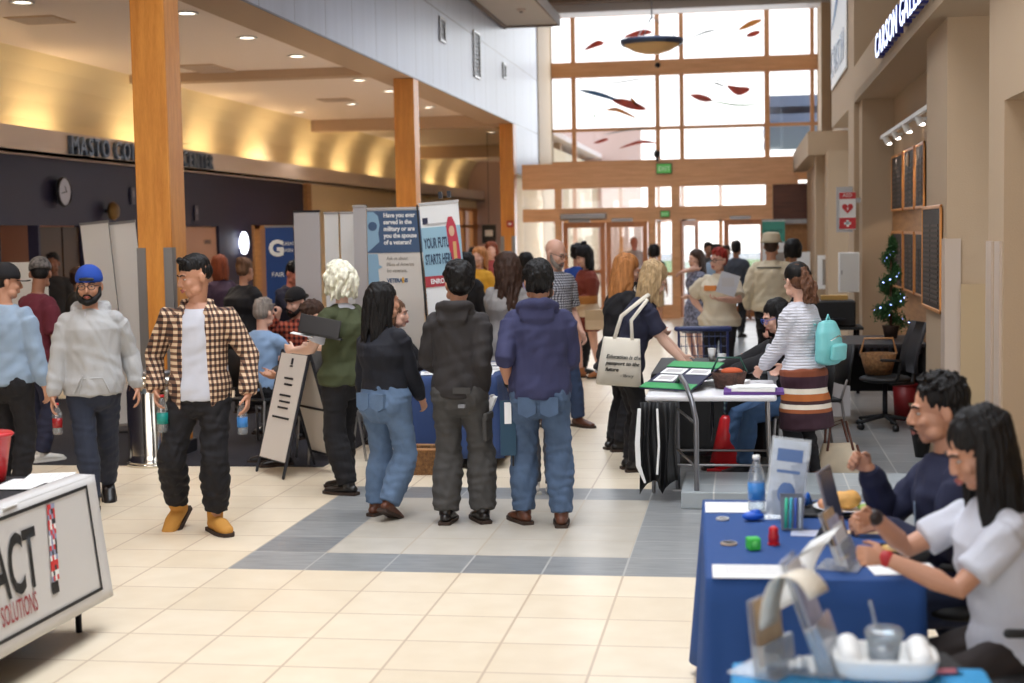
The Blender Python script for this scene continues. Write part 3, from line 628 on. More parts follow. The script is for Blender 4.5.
# coloured glass inlays hung in the upper panes
ag = {k: mat('inlay_'+k, c, .3, var=.3, vscale=5) for k, c in dict(red=(196, 70, 48), orange=(226, 150, 60), blue=(60, 110, 170), green=(90, 150, 100), grey=(150, 160, 165)).items()}
def swoosh(pts, w, m):
    P = [GY(px, py, UY-.22) for px, py in pts]; s = MB(); n = len(P)
    cl = []
    for i in range((n-1)*5+1):
        u = i/5; k = min(int(u), n-2); t = u-k; a, b, c_, d = P[max(k-1, 0)], P[k], P[k+1], P[min(k+2, n-1)]
        cl.append(.5*((2*b)+(c_-a)*t+(2*a-5*b+4*c_-d)*t*t+(3*b-a-3*c_+d)*t**3))
    ww = [max(.007, .85*w*math.sin(math.pi*(i+.3)/(len(cl)))) for i in range(len(cl))]
    s.loft([[p+Vector((0, y, 0))+Vector((0, 0, z*q)) for y, z in ((-.006, -1), (.006, -1), (.006, 1), (-.006, 1))] for p, q in zip(cl, ww)])
    return put('glass_piece', s, m, art)
art = thing('art_glass', 'ribbons of coloured art glass set across the tall entrance windows', 'art glass', (0, 0, 0))
for pts, w, m in [([(579, 90), (598, 94), (620, 101)], .07, 'blue'), ([(612, 100), (628, 104), (646, 109)], .13, 'red'), ([(630, 98), (638, 106)], .07, 'orange'), ([(606, 110), (618, 110), (636, 118)], .06, 'orange'), ([(592, 122), (596, 113)], .05, 'green'), ([(604, 135), (622, 131), (650, 128)], .02, 'grey'), ([(594, 143), (608, 139)], .05, 'red'), ([(620, 148), (640, 142), (656, 143)], .05, 'red'), ([(584, 50), (596, 44), (604, 43)], .09, 'red'), ([(624, 37), (640, 33), (652, 32)], .09, 'red'), ([(690, 95), (702, 98), (712, 100)], .10, 'red'), ([(712, 82), (724, 86)], .03, 'grey'), ([(727, 86), (738, 91), (750, 89)], .13, 'red'), ([(700, 99), (736, 105), (762, 104)], .025, 'green'), ([(738, 30), (750, 24), (762, 20)], .09, 'orange'), ([(746, 36), (760, 32)], .08, 'red'), ([(690, 38), (706, 32), (716, 30)], .03, 'grey'), ([(579, 79), (610, 83), (640, 79), (656, 80)], .02, 'grey'), ([(690, 140), (708, 150), (734, 150)], .02, 'grey'), ([(690, 78), (716, 80), (762, 82)], .018, 'grey')]: swoosh(pts, w, ag[m])
# outside: building wall, lawn, low hedge
o = MB(); o.span((-16, 52, 0), (-3.6, 52.5, 5.5)); struct('wall_outside', o, mat('wall_outside', (206, 176, 164), .8))
o = MB(); o.span((-14, 62, -.04), (20, 90, .02)); struct('lawn', o, mat('lawn', (150, 170, 110), .9, bump=.5, bscale=60, var=.3, vscale=8))
o = MB(); o.span((.7, 41, 4.75), (2.3, 55, 5.0)); o.span((.7, 41, 5.2), (2.3, 55, 5.5)); struct('trim_outside', o, mat('canopy_blue', (110, 128, 156), .6))

# ---------------------------------------------------------------- right side of the hall
rw = MB()
rw.span((1.36, 18.9, 0), (3.2, 19.9, 7.7)); rw.span((1.42, 18.4, 0), (2.6, 19.0, 3.5))                     # pier with the end wall of the recess
struct('wall_right_pier', rw, m_tan)
rw = MB(); rw.span((1.36, 19.9, 3.44), (2.6, 23.6, 7.7)); struct('wall_right_upper', rw, m_tan)
rw = MB(); rw.span((1.36, -4.4, 3.44), (1.50, 18.9, 3.88)); rw.span((1.36, -4.4, 3.44), (3.6, 18.9, 3.55)); struct('wall_right_fascia', rw, m_tan)
rw = MB(); rw.span((3.4, -4.4, 3.5), (3.5, 24, 7.7)); struct('wall_right_gallery', rw, mat('gallery_brown', (164, 128, 92), .8))
rw = MB(); rw.span((1.16, 24.6, 0), (1.72, 25.2, 3.2)); rw.span((1.3, 23.6, 0), (3, 31.4, 3.1)); struct('wall_right_far', rw, m_tan)
rw = MB(); rw.span((1.02, 24.2, 3.06), (3, 31.45, 3.44)); struct('trim_bulkhead', rw, m_tan)
rw = MB(); rw.span((1.84, 36.2, 0), (2.4, 38.2, 7.7)); rw.span((2.1, 23.6, 3.2), (2.3, 38, 7.7)); struct('wall_right_end', rw, m_tan)
rw = MB(); rw.span((1.78, 12.6, 0), (1.9, 18.4, 2.08)); struct('wall_recess_panel', rw, m_wood3)
rw = MB(); rw.span((1.80, 12.6, 2.08), (1.9, 18.4, 3.5)); struct('wall_recess', rw, m_tan)
g = MB()
for k in range(1, 5): g.span((1.776, 12.6, .42*k), (1.781, 18.4, .42*k+.012))
struct('trim_8', g, m_dkwood)
rw = MB(); rw.span((1.5, 11.4, 0), (3.4, 12.65, 3.46)); struct('wall_right_column', rw, m_tan)
rw = MB()
for k in range(4): rw.span((1.62, 11.38, .02+.36*k), (1.80, 11.40, .02+.36*k+.345))
rw.span((1.60, 11.37, 0), (1.9, 11.385, 1.46)); struct('trim_9', rw, m_tan2)
rw = MB(); rw.span((1.5, 8.95, 0), (3.4, 9.5, 3.46)); rw.span((1.5, 2.0, 2.62), (3.4, 8.95, 3.46)); rw.span((2.4, -4.4, 0), (2.5, 9, 3.46)); struct('wall_right', rw, m_tan)
gd = MB(); gd.span((1.485, 11.39, 0), (1.5, 11.60, 1.8)); gd.span((1.485, 11.38, 0), (1.60, 11.39, 1.8)); gd.span((1.485, 9.30, 0), (1.5, 9.5, 1.8)); gd.span((1.485, 9.0, 0), (1.5, 9.18, 1.8)); struct('trim_10', gd, mat('guard_beige', (184, 166, 150), .45))
# closing walls behind and beside the camera
rw = MB(); rw.span((-10, -4.5, 0), (3.5, -4.4, .8)); rw.span((-10, -4.5, 6.2), (3.5, -4.4, 7.7)); rw.span((-10, -4.5, 0), (-7, -4.4, 4.6)); rw.span((2, -4.5, 0), (3.5, -4.4, 7.7)); struct('wall_back', rw, m_tan)
# low stone platform edge
lt = tile_mat('ledge_stone', (140, 148, 152), (172, 178, 180), (200, 200, 196), T_, .3, ox=OX, oy=-OY+40*T_)
lg = MB(); lg.span((-.44, 9.95, 0), (2.3, 10.80, .12)); o = struct('trim_ledge', lg, lt); bev(o, .01)

# ---------------------------------------------------------------- signs and fixtures of the building
m_letter = mat('letter_metal', (84, 96, 116), .35, metal=.3)
def letters(label, s, size, m, M, sx=1, ext=.03, adv=None, group=None):
    t = thing('sign_lettering', label, 'sign', (0, 0, 0), 0, group)
    x = 0
    for ch in s:
        if ch == ' ': x += size*.42*sx; continue
        o = text(ch, size, m, M@Matrix.Translation((x, 0, 0)), t, 'letter', ext, size*.012, sx=sx)
        xs = [((M@Matrix.Translation((0, 0, 0))).inverted()@v.co).x for v in o.data.vertices]; x = max(xs)+size*.13
    return t
a0, a1 = GX(67, 157, -9.2), GX(210, 167, -9.2)
n0 = letters('dark metal letters MASTO CONFERENCE CENTER on the fascia at left', 'MASTO CONFERENCE CENTER', .36, m_letter, face((-9.16, a0.y, 3.10), (0, 1, 0)), 1.0)
ys = [v.co.y for c in n0.children for v in c.data.vertices]; k = (a1.y-a0.y)/(max(ys)-min(ys)); y0 = min(ys)
for c in n0.children: c.data.transform(Matrix.Translation((0, y0, 0))@Matrix.Diagonal((1, k, 1, 1))@Matrix.Translation((0, -y0, 0)))
m_blue_l = mat('letter_blue', (34, 40, 120), .3)
m_litw = mat('letter_lit', (214, 224, 255), .3, emit=1.2)
g0 = thing('sign_lettering', 'lit blue edged letters CARSON GALLERY on the right balcony edge', 'sign', (0, 0, 0))
yy = GX(878, 45, 1.33).y; M0 = face((1.335, yy, 3.56), (0, -1, 0)); 
SXG = 1.42; x = 0
for ch in 'CARSON GALLERY':
    if ch == ' ': x += .17; continue
    o = text(ch, .34, m_blue_l, M0@Matrix.Translation((x, 0, 0)), g0, 'letter', .03, .004, sx=SXG); text(ch, .34, m_litw, face((1.303, yy, 3.56), (0, -1, 0))@Matrix.Translation((x, 0, 0)), o, 'letter_face', .003, .0007, sx=SXG)
    x = max((M0.inverted()@v.co).x for v in o.data.vertices)+.04
# banner high on the right wall
bn = thing('wall_banner', 'white wall banner with blue swoosh and dark letters high on the right wall', 'banner', (0, 0, 0))
put('banner_sheet', MB().span((1.335, 19.95, 4.0), (1.35, 23.3, 6.2)), m_paper, bn)
text('CARSON', .62, m_letter, face((1.33, 23.2, 4.15), (0, -1, 0)), bn, ext=.004, sx=1.15)
sw = MB(); sw.tube([(1.33, 23.0, 4.9), (1.33, 22.2, 5.05), (1.33, 21.2, 5.3), (1.33, 20.3, 5.7)], [(.006, .02), (.006, .08), (.006, .07), (.006, .02)], side=(1, 0, 0)); put('swoosh', sw, mat('swoosh_blue', (60, 110, 160), .5), bn)
# exit signs
m_exit = mat('exit_green', (84, 176, 84), .5, emit=.35)
for px, py, w, h, lab in ((664, 168.5, .30, .19, 'green EXIT sign on the upper timber beam of the entrance'), (665, 214, .17, .11, 'small green EXIT sign over the middle glass of the entrance')):
    c = GY(px, py, FY-.06); e = thing('exit_sign', lab, 'sign', c)
    bev(put('housing', MB().box((0, .02, 0), (w+.03, .05, h+.03)), m_dk, e), .005); put('sign_face', MB().box((0, -.01, 0), (w, .012, h)), m_exit, e)
    text('EXIT', h*.75, m_paper, face((-w*.42, -.018, -h*.27), (1, 0, 0)), e, sx=w/h*.56)
# camera on the beam, fire alarm, clock, spot lamp, small wall plate
def simple(name, label, cat, parts, loc, rz=0, group=None):
    t = thing(name, label, cat, loc, rz, group)
    for nm, mb, m, *sm in parts: put(nm, mb, m, t, bool(sm))
    return t
simple('security_camera', 'small dark dome camera above the green EXIT sign', 'camera', [('bracket', MB().span((-.025, .06, -.13), (.025, .16, .04)), m_dk), ('dome', MB().ell((0, -.02, .02), (.07, .07, .09)), m_black, 1)], GY(657, 155, FY-.1))
simple('fire_alarm', 'red fire alarm strobe on the third timber column', 'alarm', [('plate', MB().box((0, 0, 0), (.14, .04, .14)), mat('alarm_red', (176, 52, 40), .4)), ('strobe', MB().ell((0, -.03, 0), (.04, .03, .025)), m_paper, 1)], GY(510, 224, 31.36))
cl = GX(60.5, 192, -9.45)
ck = MB(); ck.lathe([(.205, 0), (.215, .02), (.205, .045), (.19, .05), (.188, .035)], cap=False); Mx = Matrix.Rotation(R(90), 4, 'Y'); ck.xf(Mx)
fc = MB(); fc.lathe([(.19, .03), (.19, .034)]); fc.xf(Mx); hn = MB(); hn.box((.038, .03, .04), (.004, .012, .11), mtx=Matrix.Rotation(R(30), 3, 'X')); hn.box((.038, -.04, -.01), (.004, .012, .13), mtx=Matrix.Rotation(R(100), 3, 'X'))
simple('wall_clock', 'round wall clock with dark rim on the navy wall', 'clock', [('rim', ck, m_dk, 1), ('dial', fc, mat('dial', (170, 172, 190), .4)), ('hands', hn, m_black)], cl+Vector((.03, 0, 0)))
sl = GX(111, 211, -9.4)
simple('wall_speaker', 'small brown round speaker on the navy wall over the white banners', 'speaker', [('bracket', MB().box((-.04, 0, 0), (.1, .06, .05)), m_dk), ('cone', MB().lathe([(.13, 0), (.14, .05), (.10, .10), (.03, .11)]).xf(Mx), mat('brass', (120, 92, 50), .4, metal=.6), 1)], sl)
for py, lab in ((213, 'pale notice plate on the navy wall right of the first column'), (196, 'thin switch plate on the navy wall at the left of the first column')):
    px = 196.5 if py == 213 else 133; q = GX(px, py, -9.47); simple('wall_plate', lab, 'plate', [('plate', MB().box((0, 0, 0), (.02, .14, .26)), mat('plate_grey', (84, 82, 100), .5)), ('inset', MB().box((.012, 0, .03), (.006, .08, .10)), mat('plate_inset', (120, 118, 134), .5))], q)
ls = GX(244, 243, -9.40); simple('wall_sconce', 'glowing white oval wall lamp on the navy wall', 'lamp', [('back_plate', MB().box((-.05, 0, 0), (.04, .12, .3)), m_dk), ('diffuser', MB().ell((0, 0, 0), (.09, .11, .22), n=20, h=12), mat('lamp_glow', (235, 240, 255), .4, emit=4), 1)], ls)
# air grilles high on the white wall
for px, py, w, h, lab in ((442.5, 30, .42, .36, 'small square air grille high on the white panel wall'), (477, 55, .62, .82, 'tall dark air grille high on the white panel wall'), (504.5, 71, .35, .28, 'small grey vent furthest along the white panel wall')):
    q = GX(px, py, -4.89); fr_ = MB(); sl_ = MB()
    for a in (-1, 1): fr_.box((0, a*w/2, 0), (.03, .04, h+.04)); fr_.box((0, 0, a*h/2), (.03, w, .04))
    n = int(h/.07)
    for i in range(n): sl_.box((0, 0, -h/2+(i+.5)*h/n), (.02, w, .02), mtx=Matrix.Rotation(R(35), 3, 'Y'))
    simple('air_grille', lab, 'vent', [('backing', MB().box((-.01, 0, 0), (.01, w, h)), m_dk), ('frame', fr_, m_steel), ('slats', sl_, mat('grille_grey', (96, 88, 92), .5))], q)
# recessed downlights in the low ceiling
m_down = mat('downlight_glow', (255, 236, 214), .4, emit=6)
dl = [(187, 13), (247, 37.5), (297, 56), (359, 80), (389, 91), (299, 112), (429, 107), (461, 120), (475, 125.5), (491.5, 132), (22, 2), (352, 104)]
pl0 = None
def off_axis(i): return ('first', 'second', 'third', 'fourth', 'fifth', 'sixth', 'seventh', 'eighth', 'ninth', 'tenth', 'eleventh', 'twelfth')[i]
for i, (px, py) in enumerate(dl):
    q = GZ(px, py, 4.44)
    if pl0 is None:
        t = thing('downlight', 'x', 'lamp', q, 0, 'downlights in the low left ceiling'); put('trim_ring', MB().lathe([(.10, .01), (.13, .0), (.13, -.012), (.10, -.012), (.095, .008)], n=20), m_paper, t, True); put('lamp_disc', MB().lathe([(.098, .003), (.098, -.002)], n=20), m_down, t); pl0 = t
    else:
        t = pl0.copy(); COL.objects.link(t); t.location = q
        for ch in pl0.children: d = ch.copy(); COL.objects.link(d); d.parent = t
    t['label'] = 'round ceiling downlight over the left side, %s by distance into the hall' % off_axis(sorted(dl, key=lambda p: GZ(p[0], p[1], 4.44).y).index((px, py)))
    if px not in (475, 491.5, 22): 
        L = bpy.data.lights.new('downlight_lamp', 'SPOT'); L.energy = 130; L.spot_size = R(120); L.spot_blend = .6; L.color = (1, .86, .72); L.shadow_soft_size = .1; lo = bpy.data.objects.new('downlight_lamp', L); COL.objects.link(lo); lo.location = q-Vector((0, 0, .03))
for y in (9.5, 13.5, 17):
    L = bpy.data.lights.new('downlight_lamp', 'SPOT'); L.energy = 130; L.spot_size = R(120); L.spot_blend = .6; L.color = (1, .86, .72); L.shadow_soft_size = .1; lo = bpy.data.objects.new('downlight_lamp', L); COL.objects.link(lo); lo.location = (-7, y, 4.4)
# cove lamps behind the fascia
for y in (12.5, 16, 19.3, 22.6, 25.6, 28.6, 32, 35, 38.5, 42, 45.5, 49, 53):
    area('cove_lamp', (-9.44, y, 3.30), (R(180), R(-28), 0), .1, 1.3, 8.5, (1, .76, .42))
# ceiling vents of the low ceiling
for px, py in ((40, 20), (201, 67), (216, 71), (336, 100)):
    q = GZ(px, py, 4.445); s_ = MB()
    for i in range(5): s_.box((0, -.2+.1*i, -.01), (.55, .03, .012))
    simple('ceiling_vent', 'square grey vent in the low ceiling, %s' % {40: 'nearest the left edge', 201: 'left one of the pair past the first column', 216: 'right one of the pair past the first column', 336: 'just before the second column'}[px], 'vent', [('backing', MB().box((0, 0, 0), (.6, .6, .012)), m_soff), ('slats', s_, m_fascia)], q)
# sprinkler / detector on the drop ceiling, pendant bowl lamp
simple('smoke_detector', 'round smoke detector on the high drop ceiling', 'detector', [('base', MB().lathe([(.09, 0), (.09, -.02), (.06, -.05)]), m_fascia, 1), ('cap', MB().ell((0, 0, -.05), (.04, .04, .02)), m_dk, 1)], GZ(521, 9, 6.155) if True else 0)
pc = GY(652, 47, 27)
bw = MB(); bw.lathe([(.02, -.13), (.15, -.12), (.32, -.075), (.46, 0), (.53, .06), (.515, .065), (.45, .01), (.30, -.06), (.02, -.11)], n=36)
rm_ = MB(); rm_.lathe([(.50, .045), (.54, .03), (.575, .09), (.57, .13), (.50, .13)], n=36)
st = MB()
for k in range(3): a = k*2.09; st.tube([(.50*math.cos(a), .50*math.sin(a), .1), (0, 0, .55)], .008, n=6)
simple('pendant_lamp', 'shallow bowl pendant lamp with blue rim hanging before the high windows', 'lamp', [('bowl', bw, mat('bowl_amber', (214, 176, 120), .4), 1), ('rim', rm_, mat('rim_blue', (60, 72, 96), .35, metal=.3), 1), ('stays', st, m_steel, 1), ('rod', MB().cyl((0, 0, .5), (0, 0, 7.62-pc.z), .014), m_steel, 1), ('finial', MB().ell((.1, 0, -.33), (.05, .05, .05)), m_dk, 1)], pc)
# track light over the plaques
tr = MB(); tr.span((1.60, 12.7, 2.93), (1.64, 18.0, 2.97)); tl = thing('track_light', 'white track light running over the wall plaques', 'lamp', (0, 0, 0)); put('track', tr, m_paper, tl)
for y in (13, 15, 17.4): put('wall_arm', MB().span((1.63, y, 2.935), (1.80, y+.03, 2.965)), m_paper, tl)
for y in (13.4, 14.4, 15.5, 16.6, 17.6):
    h = put('lamp_head', MB().cyl((1.61, y, 2.94), (1.66, y, 2.86), .028, r2=.04), m_paper, tl); put('bulb', MB().ell((1.665, y, 2.855), (.032, .032, .015)), mat('bulb_glow', (255, 240, 230), .4, emit=8), h)
    L = bpy.data.lights.new('track_lamp', 'SPOT'); L.energy = 14; L.spot_size = R(90); L.color = (1, .85, .7); lo = bpy.data.objects.new('track_lamp', L); COL.objects.link(lo); lo.location = (1.69, y, 2.82); lo.rotation_euler = (0, R(-5), 0)
# plaques
m_brz = mat('bronze_plate', (44, 38, 36), .6, bump=.8, bscale=70, var=.5, vscale=45)
def plaque(label, x, y0, y1, z0, z1, group=None, rows=9, crest=False):
    t = thing('wall_plaque', label, 'plaque', (x, (y0+y1)/2, (z0+z1)/2), 0, group); w, h = abs(y1-y0), z1-z0
    f = MB()
    for a in (-1, 1): f.box((-.004, a*(w/2-.015), 0), (.02, .03, h)); f.box((-.004, 0, a*(h/2-.015)), (.02, w, .03))
    bev(put('frame', f, m_orange, t), .006); put('board', MB().box((0, 0, 0), (.014, w-.03, h-.03)), m_brz, t)
    s = MB(); n = rows
    for i in range(n):
        for j in range(2): s.box((-.012, (j-.5)*(w-.2)*.5, (h/2-.16)-(h-.24)*i/(n-1)), (.008, (w-.24)*.46, (h-.24)/n*.5))
    put('name_strips', s, mat('strip_bronze', (66, 56, 50), .6), t)
    if crest: put('crest', MB().ell((-.02, 0, h/2-.12), (.012, .08, .08)), mat('crest', (180, 150, 120), .5), t, True)
Ys = [GX(px, 220, 1.77).y for px in (893.5, 904.5, 906, 916, 917.5, 926)]
for i, (a, b) in enumerate(((0, 1), (2, 3), (4, 5))):
    w_ = ('far', 'middle', 'near')[i]
    plaque('tall dark plaque in the upper row, %s one of three' % w_, 1.755, Ys[a], Ys[b], 2.07 if i else 2.07, 2.73, 'plaques in the upper row', crest=i == 1)
    plaque('dark name plaque in the lower row, %s one of three' % w_, 1.755, Ys[a], Ys[b], 1.18, 1.84, 'plaques in the lower row')
plaque('large oak framed plaque of names on the right column', 1.485, 11.58, 12.75, 1.22, 2.06, rows=16)
# AED flag sign and cabinet
c = GY(847.5, 211, 18.6); 
ae = thing('aed_sign', 'red and white AED sign with heart on the right pier', 'sign', c)
w, h = .20, .46; m_red = mat('sign_red', (196, 40, 44), .45)
put('panel', MB().box((0, 0, 0), (w, .02, h)), m_paper, ae); put('red_top', MB().box((0, -.012, h*.41), (w, .008, h*.17)), m_red, ae); put('red_base', MB().box((0, -.012, -h*.33), (w, .008, h*.30)), m_red, ae)
put('bracket', MB().span((.09, .02, .10), (1.43-c.x, .05, .16)), m_steel, ae); put('steel_back', MB().box((-.035, .03, .02), (w+.0, .02, h+.10)), m_steel, ae)
hb = MB(); pts = [(0, -.06), (.06, .0), (.068, .03), (.05, .055), (.022, .055), (0, .035), (-.022, .055), (-.05, .055), (-.068, .03), (-.06, 0)]; hb.loft([[(x, y, z+.03) for x, z in pts] for y in (-.010, -.016)]); put('heart', hb, m_red, ae)
bt = MB(); bt.loft([[(x, y, z+.03) for x, z in ((.012, .03), (-.014, -.004), (.0, -.004), (-.010, -.036), (.016, .004), (.002, .004))] for y in (-.016, -.019)]); put('bolt', bt, m_paper, ae)
text('AED', .06, m_paper, face((-.06, -.017, h*.38), (1, 0, 0)), ae); bt = MB(); bt.box((0, -.018, -h*.33), (.03, .004, .08)); bt.box((0, -.018, -h*.33), (.08, .004, .03)); put('cross', bt, m_paper, ae)
c = GY(848.5, 272, 18.4); simple('aed_cabinet', 'white metal cabinet on the right pier below the AED sign', 'cabinet', [('body', MB().box((0, .1, 0), (.24, .2, .48)), m_paper), ('door', MB().box((0, -.005, 0), (.22, .012, .46)), mat('cab_white', (212, 212, 208), .4)), ('latch', MB().box((-.09, -.015, 0), (.015, .012, .05)), m_steel)], c+Vector((0, -.15, 0)))
c = GY(830, 272, 24.4); simple('framed_notice', 'framed pale notice on the far right pier', 'picture', [('frame', MB().box((0, 0, 0), (.40, .03, .55)), m_paper), ('print', MB().box((0.02, -.018, 0), (.28, .006, .42)), mat('print_grey', (150, 140, 130), .6)), ('dark_block', MB().box((.04, -.023, 0), (.14, .004, .34)), m_dk)], c)
# blue sign edge in the opening at far right
simple('hanging_banner', 'blue banner edge hanging inside the opening at the right margin', 'banner', [('sheet', MB().box((0, 0, 0), (.02, .5, .36)), mat('banner_blue2', (20, 110, 178), .5)), ('rod', MB().cyl((0, -.27, .18), (0, .27, .18), .01), m_steel)], (1.95, 9.35-1.35, 2.31))

# ---------------------------------------------------------------- furniture and props
def on(px, py, z): return GZ(px, py, z)
def pt(name, mb, m, t, smooth=False, b=0):
    o = put(name, mb, m, t, smooth)
    if b: bev(o, b)
    return o
def drape(w, d, h, drop, seed=0, amp=.025, flare=.05, n=30):
    """a cloth lying on a table top of w x d at height h and hanging down by drop"""
    rng = random.Random(seed); ph = [rng.uniform(0, 6) for _ in range(4)]
    per = []
    for i in range(n): per.append((-w/2+w*i/n, -d/2, 0, -1))
    m2 = max(6, int(n*d/w))
    for i in range(m2): per.append((w/2, -d/2+d*i/m2, 1, 0))
    for i in range(n): per.append((w/2-w*i/n, d/2, 0, 1))
    for i in range(m2): per.append((-w/2, d/2-d*i/m2, -1, 0))
    rings = []; L = len(per)
    for k in range(9):
        u = k/8; r = []
        for i, (x, y, nx, ny) in enumerate(per):
            a = 2*math.pi*i/L; cx = abs(x)/(w/2)*abs(y)/(d/2)
            wv = amp*u*(math.sin(a*9+ph[0])+.6*math.sin(a*17+ph[1]))+flare*u*(.3+1.2*max(0, cx-.85)/.15)
            corner = 1 if (nx, ny) == (0, -1) and i == 0 else 0
            r.append(Vector((x+nx*(wv+.006), y+ny*(wv+.006), h-.0-drop*u)))
        rings.append(r)
    rings = rings[::-1]; mb = MB(); mb.loft(rings+[[Vector((x*.98, y*.98, h+.004)) for x, y, a, b in per]], cap=False)
    k = len(mb.v); mb.v.append((0, 0, h+.005)); k0 = k-L; mb.f += [(k, k0+j, k0+(j+1) % L) for j in range(L)]; mb.m += [0]*L
    return mb
def fabric(name, rgb, rough=.85, b=.25, s=260, var=.05, sheen=0): return mat('cloth_'+name, rgb, rough, bump=b, bscale=s, var=var, vscale=5, sheen=sheen)
def legs4(t, w, d, h, m, r=.014, inset=.06, name='leg'):
    for sx in (-1, 1):
        for sy in (-1, 1):
            x, y = sx*(w/2-inset), sy*(d/2-inset); put(name, MB().tube([(x, y, h), (x, y, 0)], r, n=8, rnd=False), m, t, True)
def bottle(t, loc, label_m, cap_m, h=.20, r=.032, M=None):
    b = MB(); b.lathe([(r*.85, 0), (r, .01), (r, h*.62), (r*.85, h*.72), (r*.4, h*.88), (r*.4, h*.94)], n=16)
    l = MB(); l.lathe([(r*1.02, h*.22), (r*1.02, h*.52)], n=16); c = MB(); c.lathe([(r*.45, h*.93), (r*.45, h)], n=12)
    for nm, q, m in (('vessel', b, m_pet), ('label_band', l, label_m), ('screw_cap', c, cap_m)): put(nm, q if M is None else q.xf(M), m, t, True)
m_pet = pane_mat('clear_plastic', (.86, .92, .95), .12, .05, .12)
m_acry = pane_mat('acrylic', (.93, .95, .97), .10, .03, .16)
m_redp = mat('plastic_red', (196, 32, 38), .35)
# A-frame sign
ft = on(292, 478, 0); t = thing('folding_sign', 'black and white A-frame sign standing before the seated visitors', 'sign', (ft.x-.02, ft.y+.26, 0), R(-47))
for s, nm in ((-1, 'front_panel'), (1, 'rear_panel')):
    M = Matrix.Translation((0, 0, .98))@Matrix.Rotation(s*R(15), 4, 'X')
    f = MB()
    for a in (-1, 1): f.tube([M@Vector((a*.25, 0, .0)), M@Vector((a*.25, 0, -1.0))], .012, n=6)
    for z in (-.02, -.48 if s > 0 else -.88, -.88): f.tube([M@Vector((-.25, 0, z)), M@Vector((.25, 0, z))], .010, n=6)
    fo = put('frame', f, m_dk, t)
    p = MB(); p.box((0, s*.008, -.45), (.47, .006, .86)); p.xf(M); po = put(nm, p, mat('sign_white', (214, 206, 198), .5), t)
    n = .013; Mf = M@face((-.2, -n, 0), (1, 0, 0)) if s < 0 else M@face((.2, n, 0), (-1, 0, 0))
    for z, tx, sz in ((-.16, 'CAREER', .045), (-.24, 'FAIR', .04), (-.36, 'SCAN THE QR', .035), (-.42, 'CODE FOR MAP', .035), (-.55, 'CHECK IN HERE', .045)) if False else ():
        pass
    gl_ = MB(); rng = random.Random(5)
    for z, wd in ((-.22, .16), (-.27, .12), (-.36, .20), (-.41, .17), (-.46, .18), (-.54, .30)):
        x = -wd/2
        while x < wd/2: q = rng.uniform(.01, .03); gl_.box((x+q/2, s*.014, z), (q, .004, .016)); x += q+.008
    gl_.box((0, s*.014, -.08), (.03, .004, .05)); gl_.box((0, s*.014, -.12), (.05, .004, .012)); put('printed_lines', gl_.xf(M), m_dk, po)
# roll-up banners: a base, a pole behind, a sheet
def rollup(label, x0, x1, py, Y, ht, m, cat='banner', base=True, group=None, lean=0):
    a, b = GY(x0, py, Y), GY(x1, py, Y); w = (b-a).length; t = thing('roll_up_banner', label, cat, ((a.x+b.x)/2, Y, 0), 0, group)
    t['group'] = group or 'roll-up banners'; bs = MB(); bs.box((0, .03, .045), (w+.03, .18, .09)); pt('base', bs, m_steel, t, b=.02)
    pt('sheet', MB().box((0, 0, (ht+.09)/2), (w, .006, ht-.09)), m, t); pt('top_rail', MB().box((0, 0, ht), (w+.01, .02, .025)), m_steel, t); pt('pole', MB().cyl((0, .05, .05), (0, .03, ht), .012), m_dk, t)
    return t, w
m_bw = mat('banner_back_white', (234, 232, 228), .55); m_bg = mat('banner_back_grey', (188, 184, 184), .6)
t, w = rollup('white backed banner left of the slit, behind the man in the grey hoodie', 96, 124, 221, 13.6, 2.08, m_bw); t.rotation_euler = (0, R(-4.6), 0)
t, w = rollup('white backed banner right of the slit, next to the first timber column', 125, 151, 221, 13.72, 2.08, m_bw); t.rotation_euler = (0, R(-4.6), 0)
pn = thing('fabric_screen', 'grey fabric display panel standing left of the curly blonde visitor', 'display panel', GY(308, 260, 14.6).xy.to_3d()); pt('panel', MB().box((0, 0, 1.08), (.27, .04, 2.14)), m_bg, pn, b=.005); pt('foot', MB().box((0, 0, .015), (.32, .4, .03)), m_dk, pn); pt('edge_trim', MB().box((0, 0, 2.16), (.28, .05, .02)), m_dk, pn)
t, w = rollup('white backed banner standing between grey panel and dark pole', 324, 338, 211, 14.7, 2.14, m_bw)
t, w = rollup('white backed banner right of the dark pole beside the tall grey one', 340, 353, 211, 14.75, 2.14, m_bw)
t, w = rollup('tall narrow grey backed banner left of the veteran banner', 353, 366, 208, 14.5, 2.20, m_bg)
m_vblue = mat('banner_slate_blue', (62, 88, 122), .5); m_vlb = mat('banner_light_blue', (140, 176, 200), .5); m_vcream = mat('banner_cream', (222, 214, 204), .55)
t, w = rollup('banner asking have you ever served in the military, blue over cream', 367, 422, 211, 14.0, 2.16, m_vcream)
pt('blue_field', MB().box((0, -.006, 1.935), (w, .006, .41)), m_vblue, t); zq = lambda z: 2.14-(2.14-z)*.56
hp = MB(); hp.loft([[(x*w, y, zq(z)) for x, z in ((-.5, 2.12), (-.38, 2.12), (-.30, 2.05), (-.27, 1.9), (-.30, 1.75), (-.28, 1.6), (-.5, 1.42))] for y in (-.010, -.014)]); pt('head_shape', hp, m_vlb, t)
hp = MB(); hp.loft([[(x*w, y, zq(z)) for x, z in ((-.5, 1.39), (-.32, 1.39), (-.30, 1.2), (-.24, 1.16), (-.32, 1.12), (-.30, .9), (-.38, .85), (-.36, .1), (-.5, .1))] for y in (-.005, -.009)]); pt('face_shape', hp, m_vlb, t)
pt('head_cap', MB().ell((-.40*w, -.014, 1.99), (.045, .006, .045)), m_vblue, t)
